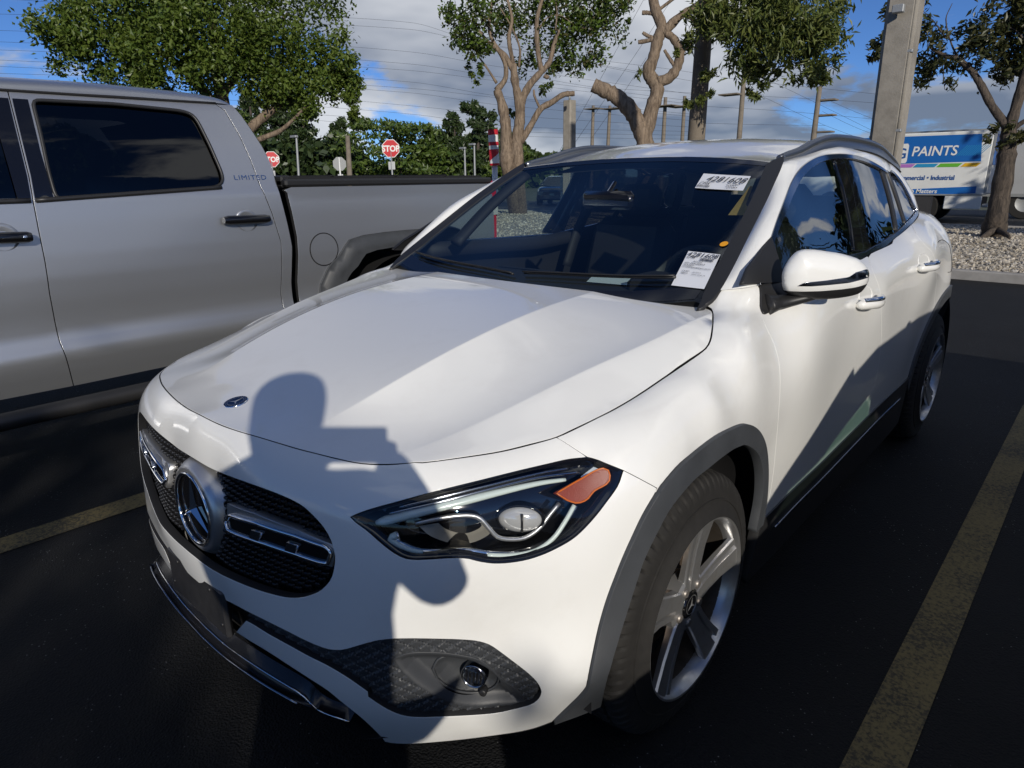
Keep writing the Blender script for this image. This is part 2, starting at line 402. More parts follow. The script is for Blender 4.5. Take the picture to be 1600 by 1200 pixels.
# plan curve of the car body (left half, from the nose centre round to the tail centre)
PLAN = [(0, -.885), (.2, -.876), (.35, -.857), (.5, -.812), (.6, -.75), (.69, -.66), (.77, -.545), (.84, -.41), (.885, -.26),
        (.908, -.1), (.917, .15), (.918, .6), (.918, 1.2), (.918, 1.8), (.914, 2.35), (.896, 2.7), (.855, 3.0), (.77, 3.25), (.6, 3.42), (.3, 3.5), (0, 3.515)]
_c = catmull(PLAN, 40)
_m = _c[::-1] * [-1, 1]
_pl = resample(np.vstack([_m[:-1], _c]), .01)          # from tail over right side, nose (middle), left side to tail
for _ in range(260): _pl[1:-1] = (_pl[:-2] + 2 * _pl[1:-1] + _pl[2:]) / 4
_s = np.concatenate([[0], np.cumsum(np.linalg.norm(np.diff(_pl, axis=0), axis=1))])
_s -= _s[-1] / 2                                       # u = 0 at the nose
_t = np.gradient(_pl, axis=0); _t /= np.linalg.norm(_t, axis=1)[:, None]
for _ in range(20): _t[1:-1] = (_t[:-2] + _t[1:-1] * 2 + _t[2:]) / 4
_t /= np.linalg.norm(_t, axis=1)[:, None]
_n = np.stack([_t[:, 1], -_t[:, 0]], 1)                # outward
RR = .20
def z0_of(u): 
    k = np.clip((np.abs(u) - .75) / 1.0, 0, 1); k = k * k * (3 - 2 * k)
    return .78 + .22 * k
def plan_at(u):
    return (np.stack([np.interp(u, _s, _pl[:, 0]), np.interp(u, _s, _pl[:, 1])], -1),
            np.stack([np.interp(u, _s, _n[:, 0]), np.interp(u, _s, _n[:, 1])], -1))
def body_inv(P, side=None):
    """3-D point -> (u, v, d)"""
    P = np.asarray(P, float); sh = P.shape[:-1]; Q = P.reshape(-1, 3)
    u = np.empty(len(Q)); off = np.empty(len(Q))
    for i in range(0, len(Q), 2000):
        q = Q[i:i + 2000]
        j = np.argmin(((q[:, None, :2] - _pl[None])**2).sum(2), 1)
        dl = q[:, :2] - _pl[j]
        tt = (dl * _t[j]).sum(1)
        uu = np.clip(_s[j] + tt, _s[0], _s[-1])
        for _ in range(3):
            pp, nn = plan_at(uu); tg = np.stack([-nn[:, 1], nn[:, 0]], 1)
            dl = q[:, :2] - pp
            uu = np.clip(uu + (dl * tg).sum(1) * .8, _s[0], _s[-1])
        pp, nn = plan_at(uu)
        u[i:i + 2000] = uu; off[i:i + 2000] = ((q[:, :2] - pp) * nn).sum(1)
    z = Q[:, 2]; z0 = z0_of(u)
    w = z < z0; flat = (~w) & (off < -RR)
    ang = np.arctan2(z - z0, off + RR)
    v = np.where(w, z, np.where(flat, z0 + RR * np.pi / 2 - RR - off, z0 + RR * ang))
    d = np.where(w, off, np.where(flat, z - z0 - RR, np.hypot(z - z0, off + RR) - RR))
    return u.reshape(sh), v.reshape(sh), d.reshape(sh)
def body_at(u, v, d):
    u = np.asarray(u, float); v = np.asarray(v, float)
    pp, nn = plan_at(u); z0 = z0_of(u)
    ang = (v - z0) / RR
    w = v < z0; flat = ang > np.pi / 2
    off = np.where(w, d, np.where(flat, -RR - (v - z0 - RR * np.pi / 2), (RR + d) * np.cos(ang) - RR))
    z = np.where(w, v, np.where(flat, z0 + RR + d, z0 + (RR + d) * np.sin(ang)))
    return np.concatenate([pp + nn * off[..., None], z[..., None]], -1)

BODY_PTS = [
 # nose, centre line
 (0,-.822,.893),(0,-.846,.84),(0,-.855,.79),(0,-.878,.66),(0,-.898,.56),(0,-.897,.50),(0,-.888,.42),(0,-.868,.32),(0,-.84,.25),(0,-.80,.18),
 (.15,-.812,.891),(.115,-.849,.80),(.175,-.894,.572),(.17,-.886,.5),(.18,-.878,.39),(.18,-.86,.31),
 (.24,-.802,.891),(.225,-.851,.808),(.26,-.876,.57),(.31,-.787,.889),(.38,-.768,.886),(.38,-.848,.587),(.38,-.855,.48),(.4,-.842,.36),(.42,-.80,.23),
 (.45,-.742,.884),(.485,-.806,.76),(.502,-.808,.709),(.465,-.828,.628),(.495,-.822,.495),(.505,-.81,.38),(.518,-.728,.2),
 (.535,-.777,.797),(.545,-.673,.884),(.635,-.722,.722),(.67,-.668,.52),(.66,-.70,.64),(.64,-.71,.36),(.705,-.552,.203),
 (.65,-.55,.888),(.745,-.598,.70),(.80,-.527,.375),(.79,-.53,.54),(.77,-.452,.215),
 (.733,-.396,.901),(.79,-.365,.862),(.858,-.33,.838),(.86,-.42,.66),(.885,-.475,.42),(.877,-.425,.52),(.886,-.34,.68),
 (.762,-.298,.921),(.782,-.154,.947),(.796,.0,.973),(.797,.134,1.0),(.764,.235,1.047),(.70,.34,1.075),
 (.905,-.27,.80),(.905,.13,.83),(.897,-.15,.87),(.886,0,.93),(.868,.2,.99),(.845,.3,1.02),(.80,.465,1.05),(.74,.37,1.090),(.711,.37,1.109),(.706,.43,1.140),(.775,.47,1.113),
 (.905,-.1,.80),(.905,.1,.75),(.898,.3,.70),(.886,.42,.50),(.880,.44,.40),(.893,.42,.68),
 (.902,.42,.80),(.900,.9,.75),(.903,1.37,.845),(.90,2.0,.80),(.897,2.35,.85),(.88,2.25,.62),(.90,2.729,.82),(.897,2.5,.83),
 (.882,.6,.45),(.877,1.2,.43),(.882,2.0,.45),(.874,.6,.30),(.868,1.2,.29),(.874,2.0,.30),(.874,.42,.3),(.872,2.25,.45),
 (.902,.6,.95),(.903,1.4,.99),(.910,2.2,1.0),(.89,2.7,1.02),(.894,2.75,.92),
 (.850,.6,1.06),(.858,1.0,1.075),(.846,1.4,1.09),(.840,2.0,1.12),(.80,2.6,1.17),(.855,2.65,1.10),
 (.798,.6,1.112),(.800,1.0,1.115),(.786,1.38,1.125),(.772,2.0,1.165),(.715,2.62,1.235),
 (.84,3.0,.90),(.85,3.0,.6),(.80,3.0,1.05),(.70,3.05,1.2),(.6,3.42,.8),(.5,3.3,1.1),(0,3.45,1.1),(0,3.515,.7),(.75,3.2,.4),(.3,3.45,.35),(.6,3.45,.5),
]
LAM = 1.5e-3
def _fit():
    P = np.array(BODY_PTS); P = np.vstack([P, P[P[:, 0] > 1e-6] * [-1, 1, 1]])
    u, v, d = body_inv(P)
    return TPS(np.stack([u, v], 1), d, LAM), P
BODY, _BP = _fit()
def body(u, v, off=0.0):
    uv = np.stack(np.broadcast_arrays(np.asarray(u, float), np.asarray(v, float)), -1)
    return body_at(uv[..., 0], uv[..., 1], BODY(uv) + off)

# hood: height over (x, y)
HOOD_PTS = [(0,-.822,.893),(.15,-.812,.891),(.24,-.802,.891),(.31,-.787,.889),(.38,-.768,.886),(.45,-.742,.884),(.545,-.673,.884),(.65,-.55,.888),(.733,-.396,.901),
 (.762,-.298,.921),(.782,-.154,.947),(.796,.0,.973),(.797,.134,1.0),(.764,.235,1.047),(.70,.34,1.075),
 (0,-.731,.902),(0,-.60,.937),(0,-.42,.985),(0,-.2,1.032),(0,.0,1.064),(0,.25,1.092),
 (.16,-.70,.905),(.18,-.42,.989),(.18,-.2,1.036),(.18,.05,1.070),(.2,.25,1.09),
 (.285,-.70,.902),(.305,-.649,.918),(.32,-.573,.943),(.345,-.429,.990),(.350,-.234,1.034),(.358,-.101,1.056),(.355,.066,1.075),(.36,.26,1.087),
 (.40,-.65,.906),(.41,-.573,.929),(.44,-.429,.971),(.45,-.234,1.017),(.46,-.1,1.041),(.46,.066,1.064),(.5,.26,1.081),
 (.50,-.645,.894),(.555,-.54,.906),(.60,-.40,.938),(.655,-.2,.985),(.69,-.01,1.017),(.715,.17,1.049),(.69,.30,1.074)]
def _fith():
    P = np.array(HOOD_PTS); P = np.vstack([P, P[P[:, 0] > 1e-6] * [-1, 1, 1]])
    return TPS(P[:, :2], P[:, 2], 1e-6)
_HT = _fith()
_hy = np.array([-.69,-.60,-.45,-.25,-.05,.12,.28,.36])
_XI = np.polyfit(_hy, [.300,.315,.337,.350,.357,.357,.358,.358], 3); _XO = np.polyfit(_hy, [.515,.548,.590,.637,.683,.712,.730,.735], 3)
_gy = np.array([(.545,-.673,.884),(.65,-.55,.888),(.733,-.396,.901),(.762,-.298,.921),(.782,-.154,.947),(.794,.0,.973),(.792,.134,1.008),(.764,.235,1.047),(.70,.34,1.075)])
_yy = np.linspace(-.69, .36, 60)
_ZC = np.polyfit(_yy, _HT(np.stack([_yy * 0, _yy], 1)), 5); _ZI = np.polyfit(_yy, _HT(np.stack([np.polyval(_XI, _yy), _yy], 1)), 5); _ZO = np.polyfit(_yy, _HT(np.stack([np.polyval(_XO, _yy), _yy], 1)), 5)
_XG = np.polyfit(_gy[:, 1], _gy[:, 0], 4); _ZG = np.polyfit(_gy[:, 1], _gy[:, 2], 4)
def HOOD(q):
    q = np.asarray(q, float); t = _HT(q); x = np.abs(q[..., 0]); y = np.clip(q[..., 1], -.69, .36)
    xi, xo, xg = np.polyval(_XI, y), np.polyval(_XO, y), np.maximum(np.polyval(_XG, y), np.polyval(_XO, y) + .03); zc, zi, zo, zg = (np.polyval(k, y) for k in (_ZC, _ZI, _ZO, _ZG))
    a = zc + (zi - zc) * (x / xi)**2
    u = np.clip((x - xi) / (xo - xi), 0, 1); b = zi + (zo - zi) * (1 - (1 - u)**1.75)
    w = np.clip((x - xo) / (xg - xo), 0, 1.3); c = zo + (zg - zo) * w**1.12
    z = np.where(x < xi, a, np.where(x < xo, b, c))
    k = np.clip((q[..., 1] + .76) / .24, 0, 1); k = k * k * (3 - 2 * k)
    e = np.clip((1.05 - w) / .25, 0, 1); k = k * e * e * (3 - 2 * e)
    return t * (1 - k) + z * k
def hood(x, y, off=0.0):
    xy = np.stack(np.broadcast_arrays(np.asarray(x, float), np.asarray(y, float)), -1)
    return np.concatenate([xy, (HOOD(xy) + off)[..., None]], -1)

# roof + windscreen: heights over (x, y); side glass: x over (y, z)
def _sym(L): P = np.array(L, float); return np.vstack([P, P[P[:, 0] > 1e-6] * [-1, 1, 1]])
_r = _sym([(0,1.10,1.497),(0,1.25,1.535),(0,1.45,1.568),(0,1.7,1.585),(0,2.2,1.570),(0,2.8,1.515),(0,3.2,1.44),
 (.3,1.075,1.488),(.3,1.45,1.559),(.3,1.7,1.576),(.3,2.2,1.562),(.3,2.8,1.50),(.3,3.2,1.425),
 (.5,1.02,1.474),(.52,1.45,1.536),(.52,1.7,1.550),(.52,2.2,1.538),(.5,2.8,1.47),(.48,3.2,1.39),(.571,.995,1.465),(.62,1.2,1.475),(.61,1.45,1.517),(.61,1.7,1.528),(.60,2.2,1.512),(.56,2.8,1.435),(.53,3.2,1.35)])
ROOF = TPS(_r[:, :2], _r[:, 2], 1e-6)
_w = _sym([(0,.24,1.05),(0,.5,1.195),(0,.8,1.352),(0,1.10,1.495),(.35,.27,1.055),(.35,.6,1.232),(.33,1.06,1.483),(.698,.297,1.078-.01),(.66,.5,1.185),(.62,.74,1.325),(.571,.995,1.463)])
WIND = TPS(_w[:, :2], _w[:, 2], 1e-6)
_g = np.array([(.782,.45,1.12),(.798,.6,1.115),(.800,1.0,1.115),(.786,1.38,1.125),(.775,2.0,1.165),(.725,2.6,1.235),(.675,2.8,1.26),
 (.752,.7,1.26),(.735,1.0,1.27),(.722,1.4,1.28),(.712,2.0,1.30),(.69,2.5,1.32),(.665,2.55,1.37),(.668,1.0,1.41),(.650,1.4,1.43),(.645,2.0,1.42),(.632,1.65,1.502),(.645,1.2,1.45),(.62,2.2,1.475),(.61,2.45,1.44),(.58,2.75,1.38)])
GLASS = TPS(_g[:, 1:], _g[:, 0], 1e-5)


